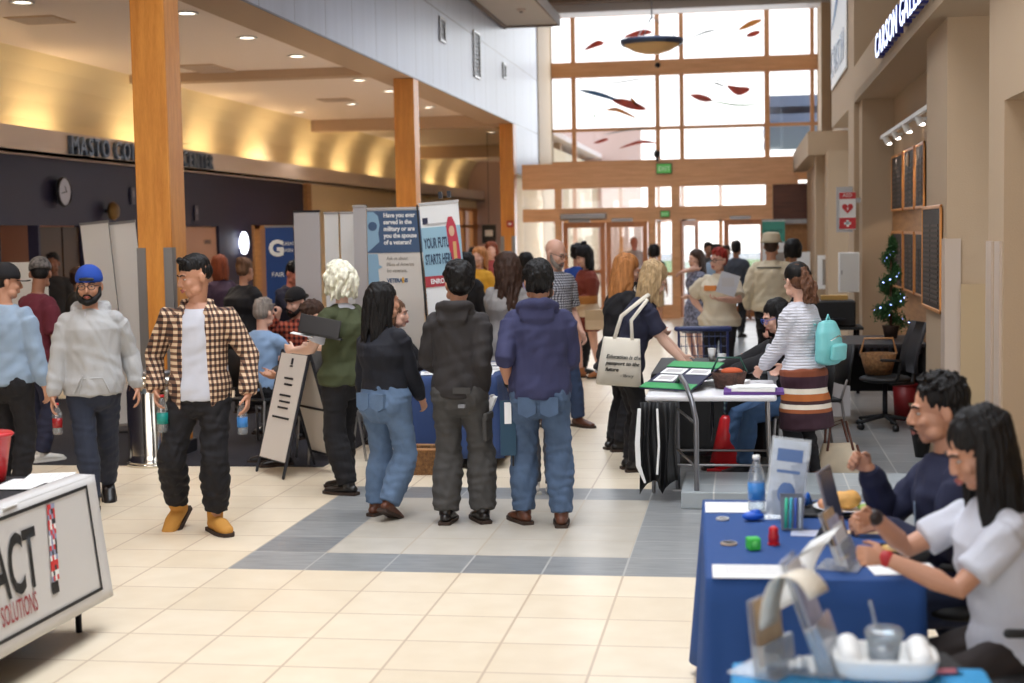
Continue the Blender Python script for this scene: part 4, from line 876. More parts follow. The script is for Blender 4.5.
for i, s in enumerate(('Have you ever', 'served in the', 'military or are', 'you the spouse', 'of a veteran?')): text(s, .062, m_paper, face((-.20*w, -.012, 2.075-.066*i), (1, 0, 0)), t, bold=.002, sx=.86)
for i, s in enumerate(('Ask us about', 'Pikes of America', 'for veterans.')): text(s, .050, mat('print_grey', (150, 140, 130), .6), face((-.16*w, -.006, 1.66-.06*i), (1, 0, 0)), t, sx=.8)
text('VETERANS', .055, m_vblue, face((-.16*w, -.006, 1.44), (1, 0, 0)), t, bold=.002, sx=.8); pt('gold_mark', MB().ell((.13*w, -.006, 1.46), (.012, .004, .032)), mat('gold_mark', (226, 168, 60), .5), t)
t, w = rollup('light blue banner reading YOUR FUTURE STARTS HERE with a graduate', 434, 473, 205, 13.2, 2.20, m_paper); t.rotation_euler = (R(-3), R(-4), R(4))
pt('blue_field', MB().box((0, -.006, 1.755), (w, .006, .45)), mat('banner_sky', (150, 188, 206), .5), t); pt('red_band', MB().box((0, -.007, 1.48), (w, .007, .10)), mat('banner_red', (176, 48, 60), .5), t)
text('YOUR FUTURE', .13, mat('print_navy', (40, 66, 92), .5), face((-.45*w, -.012, 1.79), (1, 0, 0)), t, bold=.004, sx=.27*w/.3); text('STARTS HERE', .13, mat('print_navy', (40, 66, 92), .5), face((-.45*w, -.012, 1.64), (1, 0, 0)), t, bold=.004, sx=.27*w/.3)
text('ENROLL', .06, m_paper, face((-.36*w, -.013, 1.46), (1, 0, 0)), t, bold=.002, sx=.8)
gp = MB(); gp.tube([(.26*w, -.012, 2.06), (.27*w, -.012, 1.98), (.30*w, -.012, 1.82), (.36*w, -.012, 1.62), (.40*w, -.012, 1.54)], [(.02, .004), (.045, .004), (.05, .004), (.04, .004), (.03, .004)], n=10); pt('graduate_gown', gp, mat('banner_crimson', (190, 50, 70), .5), t); pt('graduate_face', MB().ell((.28*w, -.018, 1.93), (.026, .004, .05)), mat('print_face', (214, 170, 140), .5), t); pt('graduate_stole', MB().box((.33*w, -.018, 1.72), (.03, .004, .22)), mat('print_gold', (206, 160, 100), .5), t)
pt('seal', MB().box((-.38*w, -.008, 2.04), (.05, .004, .06)), m_navy, t); pt('caption', MB().box((-.05*w, -.008, 2.01), (.22, .004, .015)), m_bg, t)
sf = MB(); sf.box((-w/2-.02, .0, 1.1), (.015, .02, 2.2)); pt('side_pole', sf, m_black, t)
for k in (.07, .15): pt('clip', MB().box((-.05+k, .02, 2.27), (.035, .03, .06)), m_dk, t)
t, w = rollup('dark blue banner with a white letter G in the far left doorway', 265, 293, 229, 17.2, 2.03, mat('banner_royal', (26, 66, 130), .5)); text('G', .26, m_paper, face((-.38*w, -.010, 1.68), (1, 0, 0)), t, bold=.012); text('GREAT', .06, m_paper, face((.12*w, -.010, 1.80), (1, 0, 0)), t, sx=.8); text('BASIN', .06, m_paper, face((.12*w, -.010, 1.72), (1, 0, 0)), t, sx=.8); text('FAIR', .08, m_paper, face((-.3*w, -.010, 1.42), (1, 0, 0)), t)
t, w = rollup('green and white banner behind the man in the bucket hat', 762, 785, 222, 29.0, 2.06, m_paper); pt('green_field', MB().box((0, -.006, 1.83), (w, .006, .40)), mat('banner_green', (70, 150, 130), .5), t); text('SUMMIT', .10, m_dk, face((-.42*w, -.012, 1.80), (1, 0, 0)), t); pt('photo_print', MB().box((.05, -.006, 1.30), (w*.7, .006, .26)), mat('print_grey', (150, 140, 130), .6), t)
cs = GY(801, 258, 27); t = thing('sign_stand', 'white card on a stand by the wood wall at the far right', 'sign', (cs.x, 27, 0)); pt('card', MB().box((0, 0, 1.28), (.32, .012, .36)), m_paper, t); pt('pole', MB().cyl((0, .02, 0), (0, .02, 1.3), .012), m_dk, t); pt('base', MB().lathe([(.14, 0), (.14, .01), (.03, .03)]), m_dk, t, True)
ck = GY(489, 234, 33); simple('hanging_sign', 'small black sign with pale writing left of the third column', 'sign', [('board', MB().box((0, 0, 0), (.32, .02, .42)), m_black), ('writing', MB().box((0, -.014, .02), (.18, .006, .14)), m_bg), ('hanger', MB().cyl((0, 0, .2), (0, 0, 2.3), .006), m_dk)], ck)
ws = thing('poster_board', 'low whitish poster board behind the man with the patterned cap', 'display panel', (GY(22, 300, 15).x, 15, 0)); pt('board', MB().box((0, 0, 1.18), (.62, .02, 1.0)), m_bw, ws); pt('stand', MB().tube([(-.25, .03, 0), (-.25, .03, 1.2), (.25, .03, 1.2), (.25, .03, 0)], .012, n=6), m_dk, ws)
# polished bin
c = on(146, 468, 0); t = thing('polished_bin', 'polished metal bin between the grey hoodie man and plaid shirt man', 'bin', (c.x, c.y+.22, 0))
b = MB(); b.lathe([(.235, .012), (.242, .03), (.235, .05), (.226, .10), (.226, .62), (.205, .70), (.15, .76)], n=40); pt('body', b, m_chrome, t, True); b = MB(); b.lathe([(.245, 0), (.248, .02), (.242, .03)], n=40); pt('foot_ring', b, m_chrome, t, True); b = MB(); b.lathe([(.152, .755), (.14, .79), (.10, .80), (.09, .76)], n=32); pt('lid_ring', b, m_steel, t, True); pt('opening', MB().lathe([(.10, .762), (.10, .765)]), m_black, t)
# navy table between the visitors and its papers, basket under
m_tnavy = fabric('navy_table', (44, 66, 112), .8)
cx, cy = -2.35, 12.3
t = thing('display_table', 'navy covered table seen between the woman in jeans and black hoodie man', 'table', (cx, cy, 0)); pt('tabletop', MB().box((0, 0, .73), (.70, 1.4, .03)), m_paper, t); legs4(t, .70, 1.4, .72, m_steel)
c = thing('tablecloth', 'navy cloth with white edging draped over the middle table', 'tablecloth', (cx, cy, 0)); o = pt('cloth', drape(.72, 1.42, .748, .66, 3), m_tnavy, c, True); o.modifiers.new('s', 'SOLIDIFY').thickness = .003
for k, (dx, dy, w, h, rz, m) in enumerate(((.2, -.5, .22, .28, .1, m_paper), (.22, -.2, .22, .28, -.2, m_paper), (-.05, -.35, .2, .28, .3, mat('flyer_blue', (80, 110, 160), .5)), (.15, 0, .3, .22, 0, m_paper), (-.2, -.5, .2, .28, .2, m_paper), (.2, .35, .22, .28, .2, m_paper))):
    simple('flyer', ('white flyer nearest the edge of the navy table', 'white flyer second from the near edge of the navy table', 'blue flyer lying on the navy table', 'wide white flyer at the middle of the navy table', 'white flyer at the left of the navy table', 'white flyer furthest along the navy table')[k], 'flyer', [('sheet', MB().box((0, 0, 0), (w, h, .003)), m), ('printed_block', MB().box((0, .03, .003), (w*.7, h*.4, .002)), m_bg)], (cx+dx, cy+dy, .757+.0005*k), rz)
bk = thing('wicker_crate', 'brown wicker crate on the floor under the navy table', 'basket', (-2.50, 11.35, 0)); bk.scale = (.8, .8, .8); b = MB(); b.loft([[(x*q, y*q, z) for x, y in ((-.2, -.15), (.2, -.15), (.2, .15), (-.2, .15))] for z, q in ((0, .85), (.26, 1), (.26, .93), (.02, .8))]); pt('basket_body', b, mat('wicker', (120, 84, 48), .8, bump=1, bscale=60, var=.4, vscale=40), bk); pt('rim', MB().tube([(-.2, -.15, .26), (.2, -.15, .26), (.2, .15, .26), (-.2, .15, .26), (-.2, -.15, .26)], .014, n=6), m_wood3, bk)

# ---- white folding table on the right with its displays
m_tblw = mat('table_white', (222, 220, 222), .4)
def fold_table(label, x, y, w, d, h=.74, group=None, rz=0):
    t = thing('folding_table', label, 'table', (x, y, 0), rz, group); o = pt('tabletop', MB().box((0, 0, h-.02), (w, d, .04)), m_tblw, t, b=.015)
    for s in (-1, 1):
        l = MB(); l.tube([(-w/2+.06, s*(d/2-.18), h-.04), (-w/2+.04, s*(d/2-.22), .02), ], .014, n=8); put('leg', l, m_steel, t, True)
        l = MB(); l.tube([(w/2-.06, s*(d/2-.18), h-.04), (w/2-.04, s*(d/2-.22), .02), ], .014, n=8); put('leg', l, m_steel, t, True)
        put('crossbar', MB().tube([(-w/2+.05, s*(d/2-.2), .22), (w/2-.05, s*(d/2-.2), .22)], .010, n=6), m_steel, t, True)
        put('brace', MB().tube([(0, s*(d/2-.2), .40), (0, s*.1, h-.06)], .009, n=6), m_dk, t, True)
    return t
ta = on(645, 396, .74); tb_ = on(777, 397, .74)
TX, TY = (ta.x+tb_.x)/2, ta.y+.55
fold_table('white folding table right of the woman with the tote bag', TX, TY, tb_.x-ta.x, 1.1)
fold_table('second white folding table standing behind the first one', TX-.04, TY+1.75, tb_.x-ta.x, 1.5)
def cloth_strip(x0, x1, y, ztop, bot, seed, thick=.02, n=40):
    rng_ = random.Random(seed); ph = [rng_.uniform(0, 6) for _ in range(3)]; f_ = []; b_ = []; rows = []
    for j in range(9):
        v = j/8; r0 = []; r1 = []
        for i in range(n+1):
            u = i/n; zb = bot(u); z = ztop-(ztop-zb)*v; o = (.012+.02*v)*math.sin(u*22+ph[0])+.01*v*math.sin(u*47+ph[1]); r0.append(Vector((x0+(x1-x0)*u+.01*math.sin(v*5+u*9), y+o, z))); r1.append(r0[-1]+Vector((0, thick, 0)))
        rows.append(r0+r1[::-1])
    return MB().loft(rows)
c = thing('draped_cloth', 'black cloth with white edges hanging from the left end of the white table', 'cloth', (0, 0, 0))
pt('drape', cloth_strip(ta.x-.03, ta.x+.22, ta.y-.06, .70, lambda u: .05+.10*abs(math.sin(u*5)), 2), m_black, c, True)
pt('white_trim', MB().tube([(ta.x-.035, ta.y-.09, .66), (ta.x-.05, ta.y-.10, .42), (ta.x-.045, ta.y-.10, .26), (ta.x-.0, ta.y-.10, .14)], [(.012, .003), (.018, .003), (.018, .003), (.008, .003)], side=(1, 0, 0)), m_paper, c); pt('second_trim', MB().tube([(ta.x+.09, ta.y-.095, .66), (ta.x+.10, ta.y-.10, .4), (ta.x+.085, ta.y-.10, .2)], [(.008, .003)]*3, side=(1, 0, 0)), m_paper, c)
c = thing('table_skirt', 'black skirt cloth hanging around the second white folding table', 'tablecloth', (TX-.04, TY+1.75, 0)); o = pt('cloth', drape(tb_.x-ta.x+.02, 1.5, .742, .66, 7), m_black, c, True); o.modifiers.new('s', 'SOLIDIFY').thickness = .003
# trifold board lying tilted toward the visitor
b0_ = on(650, 392, .745); t = thing('display_folder', 'green and navy display board with white sheets on the white table', 'display board', (b0_.x+.22, b0_.y+.30, .745), R(-25)); M = Matrix.Rotation(R(15), 4, 'X')
M = Matrix.Translation((0, 0, .085))@M
pt('board', MB().box((0, 0, 0), (.42, .56, .012)).xf(M), m_navy, t); pt('green_top', MB().box((0, .22, .009), (.42, .12, .006)).xf(M), mat('green_card', (52, 150, 84), .5), t); pt('green_bottom', MB().box((0, -.23, .009), (.42, .10, .006)).xf(M), mat('green_card', (52, 150, 84), .5), t)
for x, y, w, h in ((-.10, .07, .18, .11), (.11, .07, .18, .11), (-.09, -.08, .16, .13)): sh = pt('white_sheet', MB().box((x, y, .010), (w, h, .005)).xf(M), m_paper, t); pt('print_lines', MB().box((x, y, .0135), (w*.7, h*.5, .002)).xf(M), m_bg, sh)
pt('prop', MB().loft([[(x, y, z) for y, z in ((.12, 0), (.26, 0), (.25, .14), (.22, .13))] for x in (-.05, .05)]), m_dk, t)
bk = thing('small_basket', 'small dark basket with an orange handkerchief beside the display board', 'basket', (b0_.x+.56, b0_.y+.28, .745)); pt('basket_body', MB().lathe([(.10, 0), (.13, .12), (.12, .12), (.09, .01)]), mat('basket_dark', (70, 44, 34), .8, bump=1, bscale=60, var=.5, vscale=30), bk, True); pt('handle', MB().tube([(-.125, 0, .12), (-.08, 0, .22), (.08, 0, .22), (.125, 0, .12)], .008), mat('handle_green', (20, 70, 60), .5), bk, True); pt('handkerchief', MB().ell((.02, 0, .12), (.08, .07, .03)), mat('rust', (190, 84, 44), .8), bk, True)
pr = thing('purple_runner', 'purple folder under white papers on the white folding table', 'folder', (TX+.30, ta.y+.20, .742)); pt('folder', MB().box((0, 0, .01), (.42, .30, .02)), mat('purple', (92, 52, 130), .6), pr)
for k, (x, y, rz) in enumerate(((TX+.25, ta.y+.40, .2), (TX+.1, ta.y+.75, -.3), (TX+.30, ta.y+.16, -.05))):
    z = .743 if k < 2 else .764
    simple('paper_stack', ('stack of white papers in the middle of the white table', 'stack of white papers at the back of the white table', 'white papers lying on the purple folder')[k], 'papers', [('sheets', MB().box((0, 0, .012), (.30, .22, .024 if k else .03)), m_paper), ('top_sheet', MB().box((.02, .01, .028), (.28, .21, .002), rz=.1), m_paper)], (x, y, z), rz)
for k, (px, py) in enumerate(((712, 352), (722, 358))):
    q = on(px, py+8, .745); simple('paper_cup', 'white paper cup on the white table, %s of two' % ('left' if k == 0 else 'right'), 'cup', [('cup', MB().lathe([(.026, 0), (.036, .10), (.034, .10), (.024, .005)]), m_paper, 1), ('rim', MB().lathe([(.036, .098), (.039, .10), (.036, .104)]), m_paper, 1)], q)
# blue wire cart
c = on(703, 372, .5); t = thing('wire_cart', 'folding blue wire cart behind the white tables', 'cart', (GY(703, 330, 15.2).x, 15.2, 0)); M1 = mat('cart_blue', (38, 52, 104), .35)
pt('handle_bar', MB().tube([(-.27, 0, .88), (.27, 0, .88)], .028), M1, t, True); [pt('handle_post', MB().tube([(q_, 0, .85), (q_, 0, .12)], .012), M1, t) for q_ in (-.25, .25)]
b = MB()
for i in range(9): x = -.24+.06*i; b.tube([(x, .01, .84), (x, .01, .2)], .004, n=5, rnd=False); b.tube([(x, .34, .70), (x, .34, .2)], .004, n=5, rnd=False)
for i in range(7): z = .2+.1*i; b.tube([(-.24, .01, z), (.24, .01, z)], .004, n=5, rnd=False)
for i in range(7): y = .01+.055*i; b.tube([(-.24, y, .2), (.24, y, .2)], .004, n=5, rnd=False)
pt('wire_basket', b, M1, t)
for sx in (-1, 1):
    for y in (.02, .32): w_ = MB(); w_.cyl((sx*.25-.015, y, .06), (sx*.25+.015, y, .06), .06, n=16); put('wheel', w_, m_black, t, True)
# steel guard rail at the ledge
q0, q1 = on(697, 508, 0), on(678, 490, 0); t = thing('guard_rail', 'grey steel tube guard rail at the left end of the stone ledge', 'rail', (q0.x, q0.y, 0)); d = q1-q0
hp = [Vector((0, 0, 0)), Vector((.0, 0, .60)), Vector((-.03, .02, .74)), d*.35+Vector((-.02, 0, .82)), d*.8+Vector((0, 0, .85)), d+Vector((-.01, 0, .78)), d+Vector((0, 0, .6)), d]
pt('loop', MB().tube(hp, .018, n=12), m_railg if 'm_railg' in globals() else mat('rail_grey', (118, 118, 122), .38, metal=.7), t, True)
for z in (.28, .58): pt('rung', MB().tube([(0, 0, z), d+Vector((0, 0, z+.02))], .009), m_steel, t, True)
for p in (Vector((0, 0, 0)), d): pt('foot_plate', MB().box(p+Vector((0, 0, .004)), (.07, .05, .008)), m_steel, t)
# red cone
q = on(722, 474, 0); t = thing('red_cone', 'red cone on the floor under the white folding table', 'cone', (q.x+.03, q.y+.25, 0)); pt('cone', MB().lathe([(.135, .02), (.05, .40), (.028, .43)], n=20), m_redp, t, True); pt('base', MB().box((0, 0, .01), (.30, .30, .02)), m_redp, t, b=.005)
# ---- desk with the tree and office chairs
t = thing('black_desk', 'long black desk in the recess under the wall plaques', 'desk', (1.22, 15.2, 0)); pt('desktop', MB().box((0, 0, .74), (1.06, 1.2, .035)), mat('desk_black', (34, 32, 36), .45), t, b=.004)
for sx in (-1, 1): pt('side_panel', MB().box((sx*.50, 0, .36), (.03, 1.1, .72)), m_black, t)
pt('modesty_panel', MB().box((0, .3, .45), (.98, .02, .5)), m_black, t)
fr_ = MB()
for i in range(14): fr_.box((-.46+.07*i, -.603, .70), (.03, .006, .08))
pt('fringe', fr_, m_dk, t)
tr_ = thing('spiral_tree', 'small spiral topiary tree with blue white lights on the desk', 'tree', (1.47, 15.35, .76)); pt('pot', MB().lathe([(.06, 0), (.085, .12), (.09, .13), (.06, .12)]), mat('pot_dark', (60, 44, 34), .7), tr_, True); pt('trunk', MB().cyl((0, 0, .1), (0, 0, .98), .012), mat('bark', (80, 56, 36), .8), tr_, True)
rng = random.Random(4); fo = MB(); li = MB()
for i in range(4200):
    u = rng.random(); a = u*2*math.pi*3.2; rr = .15*(1-u)+.02; p = Vector((math.cos(a)*rr*.7, math.sin(a)*rr*.7, .14+u*.86))+Vector([rng.gauss(0, .036*(1-u*.55)) for _ in range(3)]); d = Vector([rng.gauss(0, 1) for _ in range(3)]).normalized(); w_ = d.cross(Vector((.3, .5, .8))).normalized()*.009
    fo.add([p-w_, p+w_, p+d*.045], [(0, 1, 2)])
for i in range(26): u = i/26; a = u*2*math.pi*3.2; rr = .16*(1-u)+.02; li.ell((math.cos(a)*rr, math.sin(a)*rr, .16+u*.82), (.008,)*3, n=6, h=4)
pt('needles', fo, mat('needle_green', (58, 98, 54), .7), tr_)['kind'] = 'stuff'; pt('string_lights', li, mat('fairy_light', (150, 170, 255), .4, emit=7), tr_)
def office_chair(label, loc, rz, group=None):
    t = thing('office_chair', label, 'chair', loc, R(rz), group)
    o = pt('seat', MB().ell((0, 0, .47), (.25, .24, .045), n=24), m_black, t, True)
    bm_ = MB(); bm_.loft([[Vector((x*(.22-.03*abs(u-.5)), .23+.05*u-.04*(1-x*x)*-1*.5+dy, .52+.48*u)) for x in [-1+.25*i for i in range(9)]]+[Vector((x*(.22-.03*abs(u-.5)), .245+.05*u+dy, .52+.48*u)) for x in [1-.25*i for i in range(9)]] for u, dy in ((0, 0), (.25, -.02), (.5, -.01), (.75, .02), (1, .05))])
    pt('backrest', bm_, mat('mesh_black', (30, 28, 32), .7, bump=.6, bscale=200), t, True)
    pt('back_support', MB().tube([(0, .05, .42), (0, .27, .42), (0, .29, .62)], .022), m_black, t, True)
    for sx in (-1, 1): pt('armrest', MB().tube([(sx*.22, .02, .46), (sx*.29, .02, .50), (sx*.29, .04, .66), (sx*.29, -.14, .67)], .015), m_black, t, True)
    pt('gas_column', MB().cyl((0, 0, .10), (0, 0, .44), .024), m_dk, t, True)
    b = MB()
    for k in range(5): a = k*1.2566; b.tube([(0, 0, .12), (.28*math.cos(a), .28*math.sin(a), .075)], [.022, .014], n=8)
    pt('star_base', b, m_black, t, True)
    for k in range(5): a = k*1.2566; c_ = Vector((.28*math.cos(a), .28*math.sin(a), .032)); n_ = Vector((-math.sin(a), math.cos(a), 0))*.022; put('caster', MB().cyl(c_-n_, c_+n_, .03, n=12), m_black, t, True)
    return t
office_chair('black mesh office chair near the wood wall, turned to the left', (1.30, 14.12, 0), -75)
q = (1.24, 14.12, .05); bk = thing('wicker_basket', 'wicker basket standing on the seat of the black office chair', 'basket', q); b = MB()
for k in range(7): pass
pt('basket_body', MB().lathe([(.12, .46), (.17, .66), (.16, .66), (.11, .47)], n=20), mat('wicker', (120, 84, 48), .8, bump=1, bscale=60, var=.4, vscale=40), bk, True); pt('hoop_handle', MB().tube([(-.165, 0, .66), (-.13, 0, .80), (.13, 0, .80), (.165, 0, .66)], .010), m_wood3, bk, True)
c = thing('red_waste_bin', 'dark red waste bin under the desk by the wood wall', 'bin', (1.55, 14.75, 0)); pt('body', MB().lathe([(.10, 0), (.12, .34), (.11, .34), (.09, .01)], n=20), mat('bin_red', (130, 24, 28), .5), c, True); pt('rim', MB().lathe([(.12, .33), (.128, .345), (.12, .36)], n=20), mat('bin_red', (130, 24, 28), .5), c, True)
c = thing('leaning_board', 'pale grey board leaning in front of the black desk', 'board', (.78, 14.3, 0)); pt('board', MB().box((0, 0, .42), (.42, .02, .66), mtx=Matrix.Rotation(R(-8), 3, 'X')), m_bg, c); pt('stand', MB().tube([(0, .2, 0), (0, .02, .62)], .01), m_dk, c)
c = thing('printer', 'black printer with paper tray on the side table by the pier', 'printer', (1.00, 17.3, .76)); pt('body', MB().box((0, 0, .15), (.5, .42, .30)), m_black, c, b=.02); pt('paper_tray', MB().box((-.02, -.24, .09), (.3, .10, .02)), m_dk, c); pt('top_box', MB().box((.02, .02, .33), (.3, .2, .05)), mat('box_gold', (190, 150, 80), .6), c)
c = thing('side_table', 'dark side table with printer by the right pier', 'table', (1.02, 17.3, 0)); pt('tabletop', MB().box((0, 0, .745), (.62, .6, .03)), m_black, c); legs4(c, .62, .6, .73, m_dk, .018)
# plant pot by the column
q = Vector((1.43, 12.35, 0)); pp = thing('potted_plant', 'small green plant in a black pot by the right column', 'plant', q); pt('pot', MB().lathe([(.05, 0), (.10, .30), (.11, .31), (.09, .30)]), m_black, pp, True); rng = random.Random(8); lf = MB()
for i in range(60): a = rng.uniform(0, 6.3); L_ = rng.uniform(.08, .2); d = Vector((math.cos(a)*.6, math.sin(a)*.6, 1)).normalized(); w_ = Vector((-math.sin(a), math.cos(a), 0))*.014; p = Vector((0, 0, .30)); lf.add([p, p+d*L_*.5+w_, p+d*L_+Vector((math.cos(a), math.sin(a), -.6))*.03, p+d*L_*.5-w_], [(0, 1, 2, 3)])
pt('leaves', lf, mat('leaf_green', (70, 130, 50), .5), pp)['kind'] = 'stuff'

# ---- blue covered table (foreground right)
m_tblue = fabric('blue_table', (20, 66, 128), .75, var=.03)
p0, p1, p2 = on(704, 500, .75), on(707, 579, .75), on(888, 579, .75)
dirv = (p0-p1).normalized(); wid = .70; Ld = (p0-p1).length; rz = math.atan2(-dirv.x, dirv.y); side = Vector((dirv.y, -dirv.x, 0)); BC = p1+dirv*Ld/2+side*wid/2; BC.z = 0
def bt(u, v, z=.757): q = p1+side*(u*wid)+dirv*(v*Ld); return Vector((q.x, q.y, z))      # u across, v along from the near edge
t = thing('display_table', 'table under the royal blue cloth before the seated pair', 'table', BC, rz); pt('tabletop', MB().box((0, 0, .73), (wid-.02, Ld-.02, .03)), m_paper, t); legs4(t, wid, Ld, .72, m_steel)
c = thing('tablecloth', 'royal blue cloth draped to the floor over the right front table', 'tablecloth', BC, rz); o = pt('cloth', drape(wid, Ld, .75, .70, 1, amp=.018, flare=.03, n=40), m_tblue, c, True); o.modifiers.new('s', 'SOLIDIFY').thickness = .003
def sheet(label, loc, w, h, rz_, m=m_paper, lines=5, name='paper_sheet', th=.002):
    s_ = simple(name, label, 'paper', [('sheet', MB().box((0, 0, 0), (w, h, th)), m)], loc, rz_)
    if lines:
        l = MB()
        for i in range(lines): l.box((0, h*.35-i*h*.7/lines, th*.8), (w*.75, .004, .0008))
        pt('printed_lines', l, m_bg, s_)
    return s_
q = bt(.27, .06); sheet('wide white printed sheet at the near edge of the blue table', q, .34, .19, rz); sheet('white sheet at the far left corner of the blue table', bt(.22, .86), .30, .22, rz, lines=3)
sheet('small patterned card right of the pen cup on the blue table', bt(.60, .50), .20, .11, rz-.1, mat('card_lilac', (190, 196, 216), .5), 2); sheet('white paper under the tray at the near right of the blue table', bt(.93, .10), .22, .16, rz+.1, lines=0)
sheet('pale wooden ruler like strip behind the leaflet rack', bt(.86, .52), .16, .06, rz, mat('strip_tan', (206, 176, 140), .5), 0)
simple('coaster', 'small tan round coaster on the blue table near the green cube', 'coaster', [('disc', MB().lathe([(.03, 0), (.03, .006)]), mat('strip_tan', (206, 176, 140), .5)), ('ring', MB().lathe([(.024, .006), (.026, .008), (.028, .006)]), m_bg)], bt(.12, .36))
simple('coaster', 'small grey round coaster further along the blue table', 'coaster', [('disc', MB().lathe([(.026, 0), (.026, .006)]), m_bg), ('ring', MB().lathe([(.02, .006), (.022, .008), (.024, .006)]), m_paper)], bt(.10, .68))
pt_ = MB(); pt_.ell((0, 0, .018), (.045, .028, .018)); simple('stress_ball', 'blue squeezed foam toy on the blue table', 'toy', [('toy_body', pt_, mat('toy_blue', (20, 84, 190), .5), 1), ('toy_top', MB().ell((.01, 0, .032), (.022, .016, .012)), mat('toy_blue', (20, 84, 190), .5), 1)], bt(.27, .67), .3)
g = simple('green_cube', 'bright green cube puzzle toy on the blue table', 'toy', [('cube', MB().box((0, 0, .022), (.046, .046, .044)), mat('toy_green', (60, 190, 70), .45))], bt(.24, .30), .3); bev(g.children[0], .006); pt('face_button', MB().ell((0, -.022, .024), (.012, .004, .012)), mat('toy_green2', (110, 220, 110), .4), g, True)
simple('red_figure', 'small red bottle shaped toy right of the green cube', 'toy', [('toy_body', MB().lathe([(.018, 0), (.02, .03), (.016, .045), (.018, .058), (.006, .068)]), m_redp, 1), ('base', MB().lathe([(.022, 0), (.022, .006)]), m_redp)], bt(.35, .36))
pc_ = bt(.47, .56); t = thing('pen_cup', 'translucent cup holding green and blue pens on the blue table', 'pen cup', pc_); pt('cup', MB().loft([[(x*q_, y*q_, z) for x, y in ((-.045, -.035), (.045, -.035), (.045, .035), (-.045, .035))] for z, q_ in ((0, .9), (.13, 1), (.13, .95), (.004, .86))]), mat('cup_grey', (120, 126, 140), .4), t)
for k, (x, c_) in enumerate(((-.025, (60, 190, 150)), (-.008, (70, 170, 190)), (.01, (60, 90, 170)), (.028, (180, 190, 196)))): put('pen', MB().cyl((x, -.038, .01), (x+.004, -.040, .125), .006), mat('pen%d' % k, c_, .4), t, True)
q = bt(.55, .84); t = thing('blue_ribbon', 'bunch of blue ribbon loops beside the plate', 'ribbon', q); b = MB()
for k in range(5): a = k*1.3; b.tube([(0, 0, .01), (.04*math.cos(a), .04*math.sin(a), .06), (.05*math.cos(a+.5), .05*math.sin(a+.5), .03), (0, 0, .015)], [(.014, .004)]*4, n=8)
pt('loops', b, mat('ribbon_blue', (24, 90, 180), .4), t, True); pt('knot', MB().ell((0, 0, .02), (.02, .02, .014)), mat('ribbon_blue', (24, 90, 180), .4), t, True)
q = bt(.80, .78); t = thing('lunch_plate', 'white plate with a bread roll on a dark tray on the blue table', 'plate', q); pt('tray', MB().box((-.04, .05, .006), (.40, .30, .012)), m_black, t, b=.005)
pt('plate', MB().lathe([(.07, .013), (.125, .028), (.128, .03), (.07, .018)], n=28), m_paper, t, True)
pt('bread_roll', remesh(MB().ell((0, 0, .055), (.065, .055, .036)).ell((.02, .01, .06), (.04, .04, .035)), .006, 2, .003, 40), mat('bread', (214, 160, 84), .7, bump=.4, bscale=60, var=.2, vscale=20), t, True); pt('sandwich_half', MB().ell((-.08, -.01, .04), (.03, .04, .024)), mat('bread_pink', (226, 160, 120), .7), t, True); pt('salad', MB().ell((.075, -.02, .03), (.03, .03, .012)), mat('lettuce', (150, 180, 90), .7), t, True)
q = bt(.96, .22); t = thing('takeaway_box', 'open black takeaway box with food near the woman', 'food box', q); pt('box', MB().loft([[(x*q_, y*q_, z) for x, y in ((-.09, -.07), (.09, -.07), (.09, .07), (-.09, .07))] for z, q_ in ((0, .85), (.035, 1), (.035, .94), (.006, .8))]), m_black, t); pt('food', remesh(MB().ell((-.02, 0, .028), (.05, .05, .02)).ell((.04, .01, .03), (.03, .035, .018)), .006, 1, .004, 50), mat('food_mix', (200, 160, 90), .6, var=.5, vscale=60), t, True)
# acrylic sign holder with a leaflet in the middle far end, leaning
q = bt(.44, .70); t = thing('sign_holder', 'clear stand with a tilted blue white leaflet behind the pen cup', 'sign holder', q, rz); M = Matrix.Rotation(R(7), 4, 'Y')@Matrix.Rotation(R(-8), 4, 'X')
pt('stand', MB().box((0, 0, .16), (.155, .006, .32)).xf(M), m_acry, t); pt('leaflet', MB().box((0, .004, .16), (.14, .003, .30)).xf(M), mat('leaflet', (196, 208, 222), .5, var=.25, vscale=14), t); pt('foot', MB().box((0, .02, .003), (.15, .09, .006)), m_acry, t); pt('leaflet_print', MB().ell((.0, -.0035, .10), (.035, .002, .045)).box((0, -.003, .25), (.10, .003, .05)).box((0, -.003, .185), (.09, .003, .012)).xf(M), mat('print_blue', (90, 120, 170), .5), t)
tt = thing('water_bottle', 'clear water bottle with blue label left of the tilted leaflet', 'bottle', bt(.30, .80)); bottle(tt, None, mat('label_blue', (60, 130, 200), .4), m_paper, .23, .034)
# tablet on edge
q = bt(.70, .38); t = thing('tablet_stand', 'grey tablet standing nearly edge on on the blue table', 'tablet', q, rz+R(72)); M = Matrix.Rotation(R(-14), 4, 'X'); pt('tablet', MB().box((0, 0, .14), (.20, .010, .28)).xf(M), mat('tablet_grey', (128, 128, 138), .35, metal=.4), t, b=.004); pt('screen', MB().box((0, -.0055, .145), (.18, .002, .25)).xf(M), mat('screen_dim', (90, 96, 116), .2), t); pt('prop', MB().loft([[(x, y, z) for y, z in ((0, 0), (.10, 0), (.04, .12))] for x in (-.03, .03)]), m_dk, t)
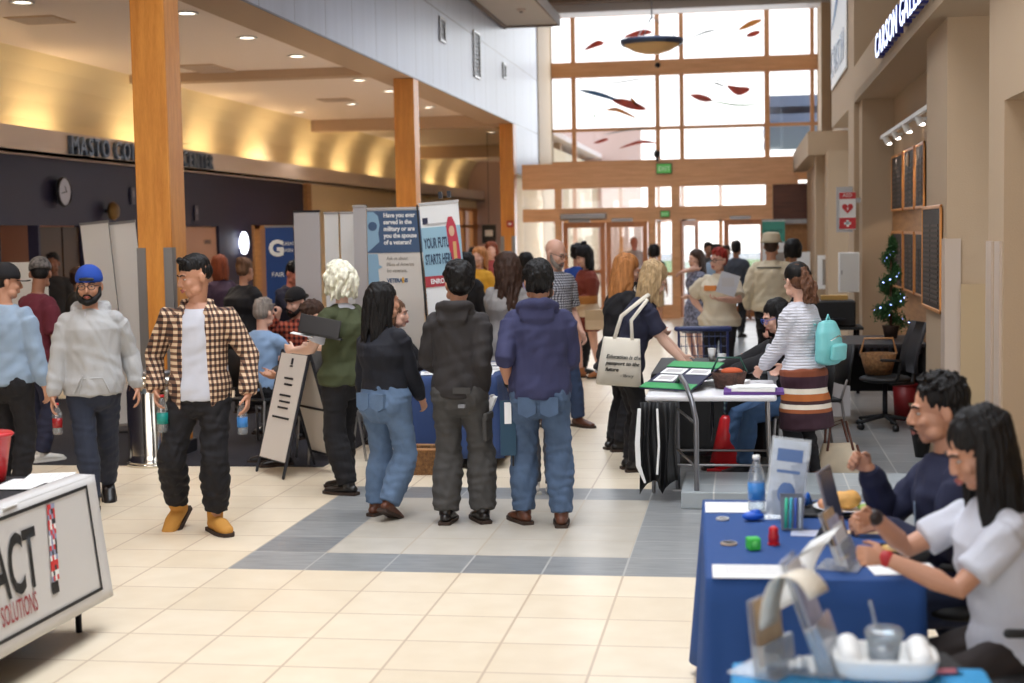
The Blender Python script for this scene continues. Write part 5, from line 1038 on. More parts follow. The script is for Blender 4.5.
# leaflet racks at the table end nearest the camera
def rack(label, loc, rz_, h, mc, lean=12, w=.16, curl=False, n=3):
    t = thing('leaflet_rack', label, 'leaflet rack', loc, rz_); M = Matrix.Rotation(R(-lean), 4, 'X')
    pt('back_plate', MB().box((0, 0, h/2), (w, .005, h)).xf(M), m_acry, t); pt('pocket', MB().box((0, -.035, h*.24), (w, .004, h*.40)).xf(M), m_acry, t)
    for sx in (-1, 1): pt('side_wall', MB().box((sx*w/2, -.018, h*.22), (.004, .036, h*.40)).xf(M), m_acry, t)
    pt('foot', MB().box((0, .01, .004), (w, .14, .006)), m_acry, t)
    for k in range(n): pt('leaflet', MB().box((0, -.012-.007*k, h*(.46-.03*k)+.02), (w*.88, .002, h*.86-.04*k)).xf(M), mc[k % len(mc)], t)
    return t
ml = [mat('leaflet_tan', (190, 160, 124), .5, var=.2, vscale=20), mat('leaflet_lilac', (168, 168, 190), .5, var=.2, vscale=20), mat('leaflet_white', (220, 220, 224), .5)]
rack('clear rack of tan leaflets in the middle of the blue table', bt(.66, .12), rz+R(72), .20, ml, 20, n=3)
CY = on(735, 662, .74)
# cyan covered table nearest the camera
m_tcy = fabric('cyan_table', (50, 150, 206), .7, var=.03); w2 = .64; CYc = Vector((CY.x+w2/2, CY.y-.62, 0))
t = thing('display_table', 'table under the light blue cloth at the bottom margin', 'table', CYc); pt('tabletop', MB().box((0, 0, .72), (w2-.02, 1.2, .03)), m_paper, t); legs4(t, w2, 1.2, .71, m_steel)
c = thing('tablecloth', 'light blue cloth on the table at the bottom right margin', 'tablecloth', CYc); o = pt('cloth', drape(w2, 1.22, .74, .68, 6, n=30), m_tcy, c, True); o.modifiers.new('s', 'SOLIDIFY').thickness = .003
def ct(px, py, z=.748): return on(px, py, z)
q = Vector((ct(752, 668).x+.045, CY.y-.10, .748))
rk = rack('clear rack with a curled cream brochure on the light blue table', q, R(62), .20, ml, 6, n=1); cb_ = MB(); rg = []
for k in range(15): u = k/14; a = u*R(150); rg.append([Vector((x, -.02+.02-.075*(1-math.cos(a))*1.0, .11+.10*math.sin(a)+.06*min(1, u*3))) for x in (-.055, .055)]+[Vector((x, -.02+.022-.078*(1-math.cos(a)), .112+.10*math.sin(a)+.06*min(1, u*3))) for x in (.055, -.055)])
cb_.loft(rg); pt('curled_brochure', cb_, mat('brochure_cream', (232, 222, 204), .5), rk, True)
rack('tall clear leaflet rack leaning right on the light blue table', q+Vector((.15, .03, 0)), R(76), .31, ml[::-1], 20, n=2)
q = ct(884, 672); t = thing('snack_tray', 'white moulded tray with rounded sides on the light blue table', 'tray', q); rg = []
for z, k in ((0, .86), (.012, .94), (.045, 1.0), (.055, .99), (.055, .90), (.015, .80)): rg.append([Vector((math.copysign(abs(math.cos(a))**.55, math.cos(a))*.135*k, math.copysign(abs(math.sin(a))**.55, math.sin(a))*.10*k, z)) for a in [2*math.pi*j/32 for j in range(32)]])
pt('tray_body', MB().loft(rg), m_paper, t, True)
for sx in (-1, 1): pt('rolled_napkin', MB().tube([(sx*.09, -.06, .05), (sx*.09, .06, .055)], [.03, .03], n=12), m_paper, t, True)
t = thing('drink_cup', 'clear plastic cup with a straw standing in the white tray', 'cup', q+Vector((0, -.0, .016))); pt('cup', MB().lathe([(.036, 0), (.048, .085), (.046, .085), (.034, .004)], n=24), m_pet, t, True); pt('lid', MB().lathe([(.05, .083), (.05, .092), (.044, .10), (.02, .102)], n=24), m_pet, t, True); pt('straw', MB().cyl((0, 0, .01), (-.035, .01, .17), .0045), m_pet, t, True); pt('drink', MB().lathe([(.034, .006), (.042, .055), (.0, .055)], n=24), mat('drink_grey', (150, 156, 166), .2), t, True)
q = ct(804, 672); t = thing('crumpled_tissue', 'crumpled white tissue on the light blue table', 'tissue', q); b = MB(); rng = random.Random(3)
for i in range(7): b.ell((rng.uniform(-.03, .03), rng.uniform(-.02, .02), rng.uniform(.01, .035)), (rng.uniform(.008, .02), rng.uniform(.008, .016), rng.uniform(.01, .022)), n=8, h=6)
pt('tissue_body', remesh(b, .004, 1, .003, 90), m_paper, t, True); pt('tissue_corner', MB().quad((.02, 0, .03), (.045, .01, .01), (.03, .02, .05)), m_paper, t)
q = ct(941, 667); t = thing('phone', 'dark phone in a pink case at the end of the light blue table', 'phone', q-Vector((.03, 0, 0)), .2); pt('case', MB().box((0, 0, .007), (.10, .15, .014)), mat('case_pink', (190, 110, 120), .5), t, b=.006); pt('screen', MB().box((.02, 0, .015), (.09, .13, .003)), m_black, t)

# ---- banner table at the front left
A = on(92, 478, .75); Bp = on(0, 512, .75); dv = (Bp-A).normalized(); nrm = Vector((-dv.y, dv.x, 0))      # nrm points to the hall side
if nrm.x < 0: nrm = -nrm
LT = 2.2; TM = A+dv*LT/2-nrm*.40; TM.z = 0; rzt = math.atan2(dv.y, dv.x)
t = thing('display_table', 'black topped table behind the white lettered banner at left', 'table', TM, rzt); pt('tabletop', MB().box((0, 0, .735), (LT-.02, .78, .03)), m_black, t); legs4(t, LT, .78, .72, m_dk, .016)
c = thing('tablecloth', 'black cloth over the table at the front left', 'tablecloth', TM, rzt); o = pt('cloth', drape(LT, .80, .752, .60, 9, n=40, flare=.02, amp=.012), fabric('black_table', (34, 32, 36), .9), c, True); o.modifiers.new('s', 'SOLIDIFY').thickness = .003
# the banner hangs flaring out from the table edge
bnr = thing('table_banner', 'white banner with black frame reading ACT! SOLUTIONS on the left table', 'banner', (0, 0, 0))
def bp(u, v, e=0):      # u metres along the edge from the corner, v metres down, e off the surface
    out = .04+.06*(v/.62); sag = .03*math.sin(min(u, 2)*2.2)
    off = out+e
    ext = .03*(v/.62)*max(0, 1-u/.5)
    P_ = A+dv*(u-ext)+nrm*(off-.03); return Vector((P_.x, P_.y, .764-sag*0-v*.97))
rows, cols = 14, 40; rg = MB(); Lb = 2.0; Hb = .62
vs = [bp(Lb*i/cols, Hb*j/rows, .004) for j in range(rows+1) for i in range(cols+1)]; fs = [(j*(cols+1)+i, j*(cols+1)+i+1, (j+1)*(cols+1)+i+1, (j+1)*(cols+1)+i) for j in range(rows) for i in range(cols)]
rg.add(vs, fs); top = [bp(Lb*i/cols, 0, .004) for i in range(cols+1)]; rg.add(top+[p-nrm*.10+Vector((0, 0, .004)) for p in top], [(i, i+1, cols+2+i, cols+1+i) for i in range(cols)])
o = pt('sheet', rg, mat('banner_vinyl', (206, 204, 202), .5), bnr, True); o.modifiers.new('s', 'SOLIDIFY').thickness = .003
def strip(pts, m, name, e=.009):
    s_ = MB(); s_.add([bp(u, v, e) for u, v in pts], [tuple(range(len(pts)))]); return s_
def poly_on(name, quads, m, e=.009):
    s_ = MB()
    for a, b, c_, d in quads:
        n = 10
        vs = []; 
        for i in range(n+1):
            t_ = i/n; p = (a[0]+(b[0]-a[0])*t_, a[1]+(b[1]-a[1])*t_); q = (d[0]+(c_[0]-d[0])*t_, d[1]+(c_[1]-d[1])*t_); vs += [bp(*p, e), bp(*q, e)]
        s_.add(vs, [(2*i, 2*i+2, 2*i+3, 2*i+1) for i in range(n)])
    return pt(name, s_, m, bnr)
fw = .016; i0, i1, j0, j1 = .10, 1.93, .03, .545
poly_on('black_frame', [((i0, j0), (i1, j0), (i1, j0+fw), (i0, j0+fw)), ((i0, j1), (i1, j1), (i1, j1+fw), (i0, j1+fw)), ((i0, j0), (i0, j1+fw), (i0+fw, j1+fw), (i0+fw, j0)), ((i1, j0), (i1, j1+fw), (i1-fw, j1+fw), (i1-fw, j0))], m_black)
def text_on(s, size, m, u_right, v_base, sx, name, bold=.006, shear=0):
    o = text(s, size, m, Matrix.Identity(4), bnr, name, 0, bold, sx=sx, shear=shear); me = o.data; xs = [v.co.x for v in me.vertices]; mx = max(xs)
    bm = bmesh.new(); bm.from_mesh(me); bmesh.ops.triangulate(bm, faces=bm.faces[:]); bmesh.ops.subdivide_edges(bm, edges=[e for e in bm.edges if e.calc_length() > .06], cuts=2); bm.to_mesh(me); bm.free()
    for v in me.vertices: v.co = bp(u_right+(mx-v.co.x), v_base-v.co.y, .010)
    me.update(); return o
text_on('IMPACT', .375, m_black, .64, .385, .52, 'lettering', .007, .06)
text_on('SOLUTIONS', .125, mat('print_red', (150, 40, 44), .5), .70, .495, .46, 'lettering', .001)
rng = random.Random(2); mm = [mat('mark_red', (206, 44, 44), .5), mat('mark_black', (30, 30, 34), .5), mat('mark_blue', (140, 150, 180), .5), m_paper]
ex = MB()
for j in range(15):
    for i in range(4):
        v0 = .055+j*.0235; uu = .44+.003*j+i*.017; ex.mi = rng.choice((0, 0, 1, 2, 3, 0, 2)); ex.quad(bp(uu, v0, .010), bp(uu+.017, v0, .010), bp(uu+.017, v0+.0235, .010), bp(uu, v0+.0235, .010))
pt('exclamation_mark', ex, mm, bnr)
poly_on('exclamation_dot', [((.495, .41), (.56, .41), (.56, .465), (.495, .465))], m_black, .010)
for k, (px, py, w, h, r_) in enumerate(((48, 478, .30, .22, .3), (22, 484, .28, .2, .1), (3, 506, .12, .08, 0))):
    sheet(('white printed sheet near the corner of the black table', 'white printed sheet further left on the black table', 'small white card at the left margin of the black table')[k], on(px, py, .762+.0015*k), w, h, rzt+r_, lines=4)
# red tub at the left margin
q = on(2, 485, .76); simple('red_tub', 'red plastic tub at the left margin on the black table', 'tub', [('tub', MB().lathe([(.085, 0), (.12, .22), (.13, .23), (.115, .22), (.08, .01)], n=24), m_redp, 1), ('rim', MB().lathe([(.125, .215), (.135, .225), (.125, .235)], n=24), m_redp, 1)], q+Vector((-.13, .1, 0)))

# ---------------------------------------------------------------- the people
def loc_(root, deg, px, py, dy=0):
    """point seen at a photo position, dy metres behind the figure's base, in the figure's own frame"""
    w = GY(px, py, root.y+dy)-root; return Matrix.Rotation(-R(deg), 3, 'Z')@w
F = fabric
LY = lambda px, Y: Vector((GY(px, 235, Y).x, Y, 0))
f_grey = F('grey_hoodie', (176, 176, 176)); f_jeans_dk = F('dark_jeans', (36, 42, 58)); f_black = F('black', (22, 20, 24)); f_black2 = F('washed_black', (46, 42, 42)); f_char = F('charcoal', (66, 64, 62)); f_jeans = mat('cloth_blue_jeans', (92, 114, 142), .85, bump=.3, bscale=200, var=.22, vscale=7); f_jeans2 = mat('cloth_mid_jeans', (74, 94, 122), .85, bump=.3, bscale=200, var=.22, vscale=7)
f_navyh = F('navy_hoodie', (50, 52, 86)); f_white = F('white_tee', (200, 202, 212)); f_maroon = F('maroon', (92, 24, 40)); f_ltblue = F('light_blue', (146, 166, 188)); f_cream = F('cream_tee', (220, 208, 184)); f_hat = F('cream_sweat', (214, 200, 172)); f_olive = F('olive', (66, 72, 44)); f_gry2 = F('grey_cardigan', (150, 146, 144)); f_navyt = F('navy_tee', (34, 36, 58)); f_rust = F('rust', (128, 52, 34)); f_lav = F('lavender', (164, 156, 196)); f_pink = F('pink', (214, 160, 158), var=.5); f_purple = F('plum', (62, 44, 66)); f_must = F('mustard', (214, 158, 44)); f_navy2 = F('ink_navy', (28, 32, 60)); f_red = F('brick_red', (150, 60, 60))
m_leather = mat('leather_black', (26, 22, 22), .3); m_lbrown = mat('leather_brown', (92, 52, 34), .45); m_boot = mat('nubuck_wheat', (200, 142, 62), .8, bump=.3, bscale=150); m_sole = mat('sole_dark', (54, 38, 28), .7); m_sneak = mat('sneaker_white', (206, 202, 194), .6); m_gls = mat('frame_black', (24, 22, 24), .3); m_glsblue = mat('frame_blue', (50, 90, 190), .3)
def plaid(name, base, dark, light, k=26, kz=None):
    n = NB(name, .85); kz = kz or k
    u = n.math('ADD', n.x, n.math('MULTIPLY', n.y, .75))
    a = n.math('GREATER_THAN', n.math('SINE', n.math('MULTIPLY', u, k*6.283)), .05); b = n.math('GREATER_THAN', n.math('SINE', n.math('MULTIPLY', n.z, kz*6.283)), .05)
    f = n.math('MULTIPLY', n.math('ADD', a, b), .5)
    c = n.ramp(f, [(0, lin(light)), (.35, lin(base)), (.75, lin(dark))], True); n.bump(n.noise(250), .2); return n.col(c)
m_plaid = plaid('flannel_brown_check', (120, 88, 70), (44, 28, 28), (222, 196, 164), 25)
m_plaid2 = plaid('shirt_fine_check', (120, 120, 128), (56, 56, 66), (196, 198, 204), 40)
m_plaid3 = plaid('shirt_red_check', (150, 58, 44), (50, 30, 32), (196, 110, 84), 18)
m_plaid4 = plaid('shirt_green_check', (60, 80, 96), (26, 34, 60), (120, 150, 150), 22)
def band_mat(name, stops, z0, z1):
    n = NB(name, .85); f = n.math('DIVIDE', n.math('SUBTRACT', n.z, z0), z1-z0); n.bump(n.noise(200), .2); return n.col(n.ramp(f, stops, True))
m_tunic = band_mat('tunic_striped', [(0, lin((52, 24, 36))), (.30, lin((150, 82, 44))), (.36, lin((220, 208, 190))), (.44, lin((60, 30, 30))), (.50, lin((176, 98, 44))), (.61, lin((224, 214, 196))), (.70, lin((56, 26, 40))), (.90, lin((128, 66, 40)))], .42, .86)
m_rib = mat('knit_white', (206, 206, 214), .85); 
def rib_mat():
    n = NB('knit_ribbed_white', .85); w = n.math('SINE', n.math('MULTIPLY', n.z, 300)); n.bump(w, .5, .01); n.b.inputs['Base Color'].default_value = (*lin((212, 212, 220)), 1); return n.m
m_rib = rib_mat()
m_sweater = band_mat('sweater_banded', [(0, lin((110, 40, 28))), (.22, lin((214, 190, 160))), (.42, lin((170, 110, 50))), (.55, lin((120, 48, 32)))], .62, 1.45)
m_floral = mat('dress_floral', (120, 122, 140), .8, var=.8, vscale=26)
m_pattern = mat('cap_pattern', (90, 86, 84), .8, var=.95, vscale=34)

# 1 man in the grey hoodie, walking toward the camera
L = on(98, 508, 0); dg = 22
f, t = person('man in grey hoodie and backwards blue cap walking with a red bottle', L, dg, 'tan', 'buzz', 'black', Fig(H=1.70, g=1.16, feet=[(-.02, -.24, 0, -4, 0), (.06, .34, .04, 6, 34)], head=(-.12, .06, 0), hands=[dict(at=(-.27, -.10, .80)), dict(at=(.30, .04, .84))], knee=[(-.1, -1, 0), (.1, -1, 0)]), .007, True)
f.features(t, 'black', brow=False, glasses=m_gls) if False else None
f.top(t, f_grey, .007, 'hoodie', .018, .49, 1.0, True, True, .010, seed=3); f.trousers(t, f_jeans_dk, .008, 'jeans', fit=(1, 1.15, 1.25)); f.shoes(t, m_leather, m_sole, boot=.03); f.cap(t, mat('cap_blue', (20, 66, 160), .8), back=True); f.beard(t, HAIR['black'])
pk = MB(); pk.tube([f.P(.50)+f.rt*-.12*1-f.bk*.155, f.P(.56)+f.rt*-.075-f.bk*.162, f.P(.56)+f.rt*.075-f.bk*.162, f.P(.50)+f.rt*.12-f.bk*.155], .006, n=6); pk.tube([f.P(.50)-f.bk*.166+f.rt*-.09, f.P(.57)-f.bk*.168+f.rt*-.06], .006, n=6); put('pocket_seam', pk, f_grey, t, True)
st_ = MB(); 
for k in (-1, 1): st_.tube([f.P(.83)-f.bk*.075+f.rt*.03*k, f.P(.78)-f.bk*.125+f.rt*.035*k, f.P(.74)-f.bk*.14+f.rt*.038*k], .004, n=6)
put('drawstring', st_, f_white, t, True)
def glasses_on(f, t, m): 
    g = MB()
    for k in (-1, 1):
        c = Vector((k*.032, -.103, .004)); g.tube([c+Vector((math.cos(a)*.024, abs(math.cos(a))*.004, math.sin(a)*.019)) for a in [R(30*j) for j in range(13)]], .0024, n=6, rnd=False)
        g.tube([(k*.056, -.098, .010), (k*.080, -.03, .010), (k*.082, .02, .004)], .0022, n=6)
    g.tube([(-.009, -.105, .008), (.009, -.105, .008)], .0022, n=6); put('glasses', g.xf(f.HM), m, t, True)
glasses_on(f, t, m_gls)
def held_bottle(label, f, t, i, lm, cm, h=.21, r=.033, drop=.0, up=False, body=None):
    w = f.wr[i]; d, th, c = f.hd[i]; k = (-1, 1)[i]; pn = d.cross(th)*k; g = t.matrix_basis@(w+d*.085*f.H/1.7+pn*.035)
    b = thing('water_bottle', label, 'bottle', g-Vector((0, 0, h*.80))); bottle(b, None, lm, cm, h, r)
    if body: b.children[0].data.materials[0] = body
    return b
def face_root(t): return Matrix.Translation(t.location)@Matrix.Rotation(t.rotation_euler.z, 4, 'Z')
_hb = held_bottle
def held_bottle(label, f, t, i, *a, **k):
    t.matrix_basis = face_root(t); return _hb(label, f, t, i, *a, **k)
held_bottle('red capped drink bottle held by the man in the grey hoodie', f, t, 0, m_redp, m_redp, .22, .034, body=mat('drink_red', (150, 30, 34), .25))

# 2 man in the checked flannel shirt, walking
L = on(205, 530, 0); L.y = 8.98; L.x = (205-744.4)/1465*8.98*1.0-.0; L = GZ(205, 531, 0); dg = 8
f, t = person('man in open brown check flannel over white tee and tan boots', L, dg, 'tan', 'fade', 'black', Fig(H=1.78, g=1.04, feet=[(-.20, .14, .04, -18, 34), (.10, -.06, 0, 34, 0)], head=(-1.0, .22, 0), hands=[dict(at=(-.27, -.06, .93)), dict(at=(.33, -.10, .90))], elb=[(-.6, .8, 0), (.8, .6, 0)], knee=[(-.25, -1, 0), (.2, -1, 0)]), .0065, True)
f.trousers(t, f_black, .008, 'trousers', off=.011, fit=(1.05, 1.3, 1.5), end=.84, fold=.010); f.shoes(t, m_boot, m_sole, boot=.045, size=1.02, name='boot')
f.top(t, f_white, .008, 'tee_shirt', .015, .495, 0, False, False, .005, seed=8, collar=.82)
def open_shirt(f, t, m, gap=.16, hem=.455, off=.022, vox=.007, name='flannel_shirt'):
    H = f.H; mb = MB(); qs = [hem, .50, .55, .60, .66, .71, .76, .795, .815, .838]; outer = []; inner = []
    def st(q):
        for (a0, b0_, c0), (a1, b1_, c1) in zip(STN, STN[1:]):
            if a0 <= q <= a1: k = (q-a0)/(a1-a0); return b0_+(b1_-b0_)*k, c0+(c1-c0)*k
        return STN[-1][1:] if q > .8 else STN[0][1:]
    rings = []; n = 28
    for q in qs:
        a, b = st(q); A_, B_ = f.station(q, a, b, off+(.012 if q < .6 else 0)); g = gap*(1.25 if q < .6 else 1.0 if q < .76 else .95)
        op_ = math.asin(min(.95, g/2/A_)); ro = []; ri = []
        for j in range(n+1):
            th = -math.pi/2+op_+(2*math.pi-2*op_)*j/n; v = f.rt*math.cos(th); w = f.bk*math.sin(th)
            ro.append(f.P(q)+v*A_+w*B_); ri.append(f.P(q)+v*(A_-.014)+w*(B_-.014))
        rings.append(ro+ri[::-1])
    mb.loft(rings); gl = (f.g-1)*.5+1; o = off*.9
    for i in (0, 1):
        k = (-1, 1)[i]; sh, e, w = f.sh[i], f.el[i], f.wr[i]
        mb.tube([sh-f.rt*k*.03*H-f.S*.012*H, sh, sh.lerp(e, .5), e, e.lerp(w, .4), e.lerp(w, .86), e.lerp(w, .96)], [.036*H+o, .035*H*gl+o, .029*H*gl+o, .025*H*gl+o, .024*H+o, .021*H+o*1.1, .019*H+o], n=14, flat=.2)
        c = f.P(.838); mb.tube([c+f.rt*k*.012*H+f.bk*.05*H+f.S*.01*H, c+f.rt*k*.05*H+f.S*.006*H, c+f.rt*k*.045*H-f.bk*.055*H-f.S*.03*H, c+f.rt*k*.062*H-f.bk*.066*H-f.S*.05*H], [.012*H, .013*H, .013*H, .007*H], n=8)
    return put(name, remesh(mb, vox, 2, .006, 15, 5), m, t, True)
open_shirt(f, t, m_plaid)
held_bottle('water bottle with blue label in the left hand of the check shirt man', f, t, 1, mat('label_blue', (60, 130, 200), .4), m_paper)
held_bottle('teal labelled bottle in the right hand of the check shirt man', f, t, 0, mat('label_teal', (20, 140, 130), .4), m_redp, .24, .036)

# 3 woman in black sweater and light jeans (back view)
L = on(388, 516, 0); dg = 152
f, t = person('woman in black sweater and light blue jeans seen from behind', L, dg, 'tan', 'long', 'black', Fig(H=1.56, sex='f', g=1.22, feet=[(-.10, .10, .03, 8, 25), (.10, -.02, 0, 8)], head=(-.35, .0, 0), hands=[dict(at=loc_(L, dg, 421, 399, .12)), None]), .007, False, L=.33)
f.top(t, F('ink_sweater', (20, 22, 32)), .007, 'sweater', .014, .565, 1.0, True, False, .008, seed=4); f.trousers(t, f_jeans, .007, 'jeans', fit=(1.06, 1.25, 1.75), fold=.006, waist=.585); f.shoes(t, m_lbrown, m_sole)
def pockets(f, t, m, q=.47):
    for k in (-1, 1):
        p = MB(); c = f.P(q)+f.rt*k*.042*f.H+f.bk*(f.station(q, .095, .073, .012)[1]+.002); w = .034*f.H
        p.loft([[c+f.rt*x+f.S*z+f.bk*y for x, z in ((-w, .035*f.H), (w, .035*f.H), (w, -.026*f.H), (0, -.042*f.H), (-w, -.026*f.H))] for y in (-.03, .003)]); put('back_pocket', p, m, t)
pockets(f, t, f_jeans, .515)
# 4 man in black hoodie and charcoal cargo trousers
L = on(462, 521, 0); dg = 172
f, t = person('man in black hoodie and charcoal cargo trousers seen from behind', L, dg, 'tan', 'curly', 'black', Fig(H=1.69, g=1.02, feet=[(-.13, -.02, 0, 35), (.08, .06, 0, 8)], head=(.62, .02, 0), hands=[dict(at=loc_(L, dg, 484, 392, .06)), dict(at=(.20, -.26, .98))]), .007, False)
f.top(t, f_black2, .007, 'hoodie', .018, .50, 1.0, True, True, .010, seed=6); f.trousers(t, f_char, .007, 'cargo_trousers', off=.012, fit=(1.05, 1.35, 1.8), fold=.008); f.shoes(t, m_leather, m_sole)
p = MB(); c = f.kn[0].lerp(f.hj[0], .42)+Vector((-.085, .05, 0)); p.box(c, (.03, .14, .16)); p.box(c+Vector((-.008, 0, .08)), (.03, .15, .05)); bev(put('cargo_pocket', p, f_char, t), .01)
c = f.P(.53)-f.rt*.07+f.bk*.155; put('pocket_flap', MB().box(c, (.12, .012, .04)), f_char, t); put('pocket_tab', MB().box(c+Vector((0, .0, -.10)), (.045, .03, .022)), mat('tab_grey', (130, 130, 134), .6), t)
bt_ = thing('folded_paper', 'white folded paper in the right hand of the black hoodie man', 'paper', GY(491, 404, L.y+.06)); put('sheet', MB().box((0, 0, 0), (.035, .10, .11), mtx=Matrix.Rotation(.4, 3, 'Y')), m_paper, bt_); put('fold', MB().box((.006, 0, .055), (.02, .10, .01)), m_bg, bt_)
# 5 man in navy hoodie and blue jeans
L = on(542, 524, 0); dg = 183
f, t = person('man in navy hoodie and blue jeans seen from behind', L, dg, 'tan', 'mop', 'black', Fig(H=1.70, g=1.14, feet=[(-.13, .03, 0, 4), (.14, -.06, 0, 30)], head=(.18, .05, 0), hands=[dict(at=(-.16, -.30, 1.0)), dict(at=loc_(L, dg, 509, 385, .02))], elb=[None, (.15, 1, 0)]), .007, False)
f.top(t, f_navyh, .007, 'hoodie', .020, .50, .55, False, True, .010, seed=7); f.trousers(t, f_jeans2, .007, 'jeans', off=.010, fit=(1.02, 1.25, 1.55), fold=.008); f.shoes(t, m_lbrown, m_sole); pockets(f, t, f_jeans2)
e, w = f.el[1], f.wr[1]; bd = MB(); c = e.lerp(w, .93); ax = (w-e).normalized(); bd.tube([c-ax*.008, c+ax*.008], [.031, .031], n=14); put('wristband', bd, m_black, t, True)
cr = GY(508, 428, L.y-.03); b = thing('teal_folder', 'dark teal folder with white card hanging from the navy hoodie man hand', 'folder', cr, R(12)); put('folder', MB().box((0, 0, 0), (.10, .02, .36)), mat('folder_teal', (20, 62, 86), .5), b); put('card', MB().box((.0, -.016, .10), (.045, .008, .14)), m_paper, b); put('tail', MB().cyl((.03, 0, -.18), (.03, 0, -.25), .006), m_black, b)
# 6 hidden person behind 5: dark trousers and white sneaker
L = on(545, 493, 0); f, t = person('person in dark grey trousers and white sneakers hidden behind the navy hoodie man', L, 200, 'tan', 'short', 'brown', Fig(H=1.58, feet=[(-.05, .05, 0), (.09, -.03, 0)], hands=[dict(at=(-.15, -.25, .9)), dict(at=(.15, -.25, .9))]), .010)
f.top(t, f_black, .010, 'sweater'); f.trousers(t, F('slate', (84, 84, 90)), .010); f.shoes(t, m_sneak, m_sneak)
# 7 long haired woman in grey cardigan
L = LY(505, 13.4); dg = 168
f, t = person('woman with long brown hair in a grey cardigan, back turned', L, dg, 'fair', 'wavy', 'brown', Fig(H=1.70, sex='f', g=1.05, head=(.75, .02, 0), hands=[dict(at=(-.12, -.3, 1.0)), dict(at=(.1, -.32, 1.02))]), .009, False, L=.46)
f.top(t, f_gry2, .009, 'cardigan', .022, .42, 1.0, False, False, .009, seed=9); f.trousers(t, F('navy_trousers', (34, 46, 76)), .009, fit=(1, 1.15, 1.3)); f.shoes(t, m_lbrown, m_sole)
# 8 bald man
L = on(556, 427, 0); dg = 40
f, t = person('bald man with grey beard and glasses in a fine checked shirt', L, dg, 'light', 'buzz', 'grey', Fig(H=1.82, g=1.02, head=(.45, .38, 0), hands=[dict(at=(-.12, -.34, 1.05)), dict(at=(.24, -.12, .92))], feet=[(-.10, 0, 0), (.20, -.14, 0)]), .010, True)
for c_ in list(t.children):
    if c_.name.startswith('hair'): bpy.data.objects.remove(c_)
f.beard(t, HAIR['grey']); glasses_on(f, t, m_gls); f.top(t, m_plaid2, .010, 'checked_shirt', .018, .48, .42, False, False, .008); f.trousers(t, F('denim_dark', (50, 66, 96)), .010); f.shoes(t, m_lbrown, m_sole)
# 9 woman with black beanie
L = on(588, 378, 0); dg = -60
f, t = person('woman in black beanie and rust banded long sweater near the doors', L, dg, 'light', 'lob', 'black', Fig(H=1.68, sex='f', head=(0, .3, 0), hands=[dict(at=(-.10, -.26, 1.0)), dict(at=(.12, -.26, 1.0))], feet=[(-.09, -.1, 0), (.09, .12, 0)]), .011, True)
f.top(t, m_sweater, .011, 'sweater', .03, .38, 1, False); f.shoes(t, mat('suede_tan', (160, 104, 64), .8), m_sole, boot=.02); bn_ = MB(); bn_.ell((0, .02, .07), (.094, .108, .10), n=18); bn_.ell((0, .05, .17), (.04, .04, .03)); put('beanie', bn_.xf(f.HM), f_black, t, True)
sg = thing('shoulder_bag', 'pale tan handbag of the woman in the black beanie', 'bag', GY(597, 318, L.y-.22)); bev(put('bag_body', MB().box((0, 0, -.02), (.30, .10, .26)), mat('bag_tan', (208, 184, 152), .6), sg), .02); put('flap', MB().box((0, -.055, .04), (.29, .01, .13)), mat('bag_flap', (190, 164, 130), .6), sg)
# 10 woman in black top with strawberry blonde hair, 11 blonde with the tote
L = on(620, 450, 0); dg = 118
f, t = person('woman with strawberry blonde hair in a long black top', L, dg, 'light', 'long', 'ginger', Fig(H=1.68, sex='f', g=1.0, lean=.10, head=(-.15, .3, 0), hands=[dict(at=(-.12, -.34, 1.02)), dict(at=(.12, -.36, 1.0))]), .009, True, L=.36)
f.top(t, f_black, .009, 'long_top', .026, .42, .8, False, fold=.010, flare=.10); f.trousers(t, f_black, .009); f.shoes(t, m_leather, m_sole)
ph = MB(); ph.tube([f.P(.40), f.P(.43)], [f.station(.43, .10, .08, .05)]*2, side=f.rt, n=20, rnd=False); put('shirt_tail', ph, f_white, t, True)
L = on(637, 470, 0); dg = 108
f, t = person('blonde woman in navy tee and black trousers bending to the table', L, dg, 'fair', 'long', 'blonde', Fig(H=1.66, sex='f', g=.98, lean=.32, hy=.08, head=(-.1, .6, 0), hands=[dict(at=(-.12, -.36, .86), dir=(0, -.5, -.8)), dict(at=(.08, -.42, .88), dir=(0, -.6, -.7))], elb=[(-.1, 1, 0), (.1, 1, 0)]), .008, True, L=.34)
f.top(t, f_navyt, .008, 'tee_shirt', .016, .47, .34, False, fold=.008); f.trousers(t, f_black, .008, fit=(1, 1.15, 1.35)); f.shoes(t, m_leather, m_sole, boot=.03)
tg = GY(620, 362, L.y-.24); b = thing('tote_bag', 'white cotton tote with black script on the blonde woman shoulder', 'bag', tg, R(12)); b.rotation_euler = (0, R(5), R(12)); rg = []
for z, w_, d_ in ((-.185, .19, .03), (-.17, .20, .055), (0, .185, .06), (.17, .165, .03), (.19, .162, .012)): rg.append([Vector((math.copysign(abs(math.cos(a))**.5, math.cos(a))*w_*.88, math.copysign(abs(math.sin(a))**.6, math.sin(a))*d_, z)) for a in [2*math.pi*j/28 for j in range(28)]])
m_tote = F('tote_canvas', (226, 218, 202)); pt('bag_body', MB().loft(rg), m_tote, b, True)
sh_l = GY(641, 292, L.y-.12)-tg; sh_l = Matrix.Rotation(-R(12), 3, 'Z')@sh_l
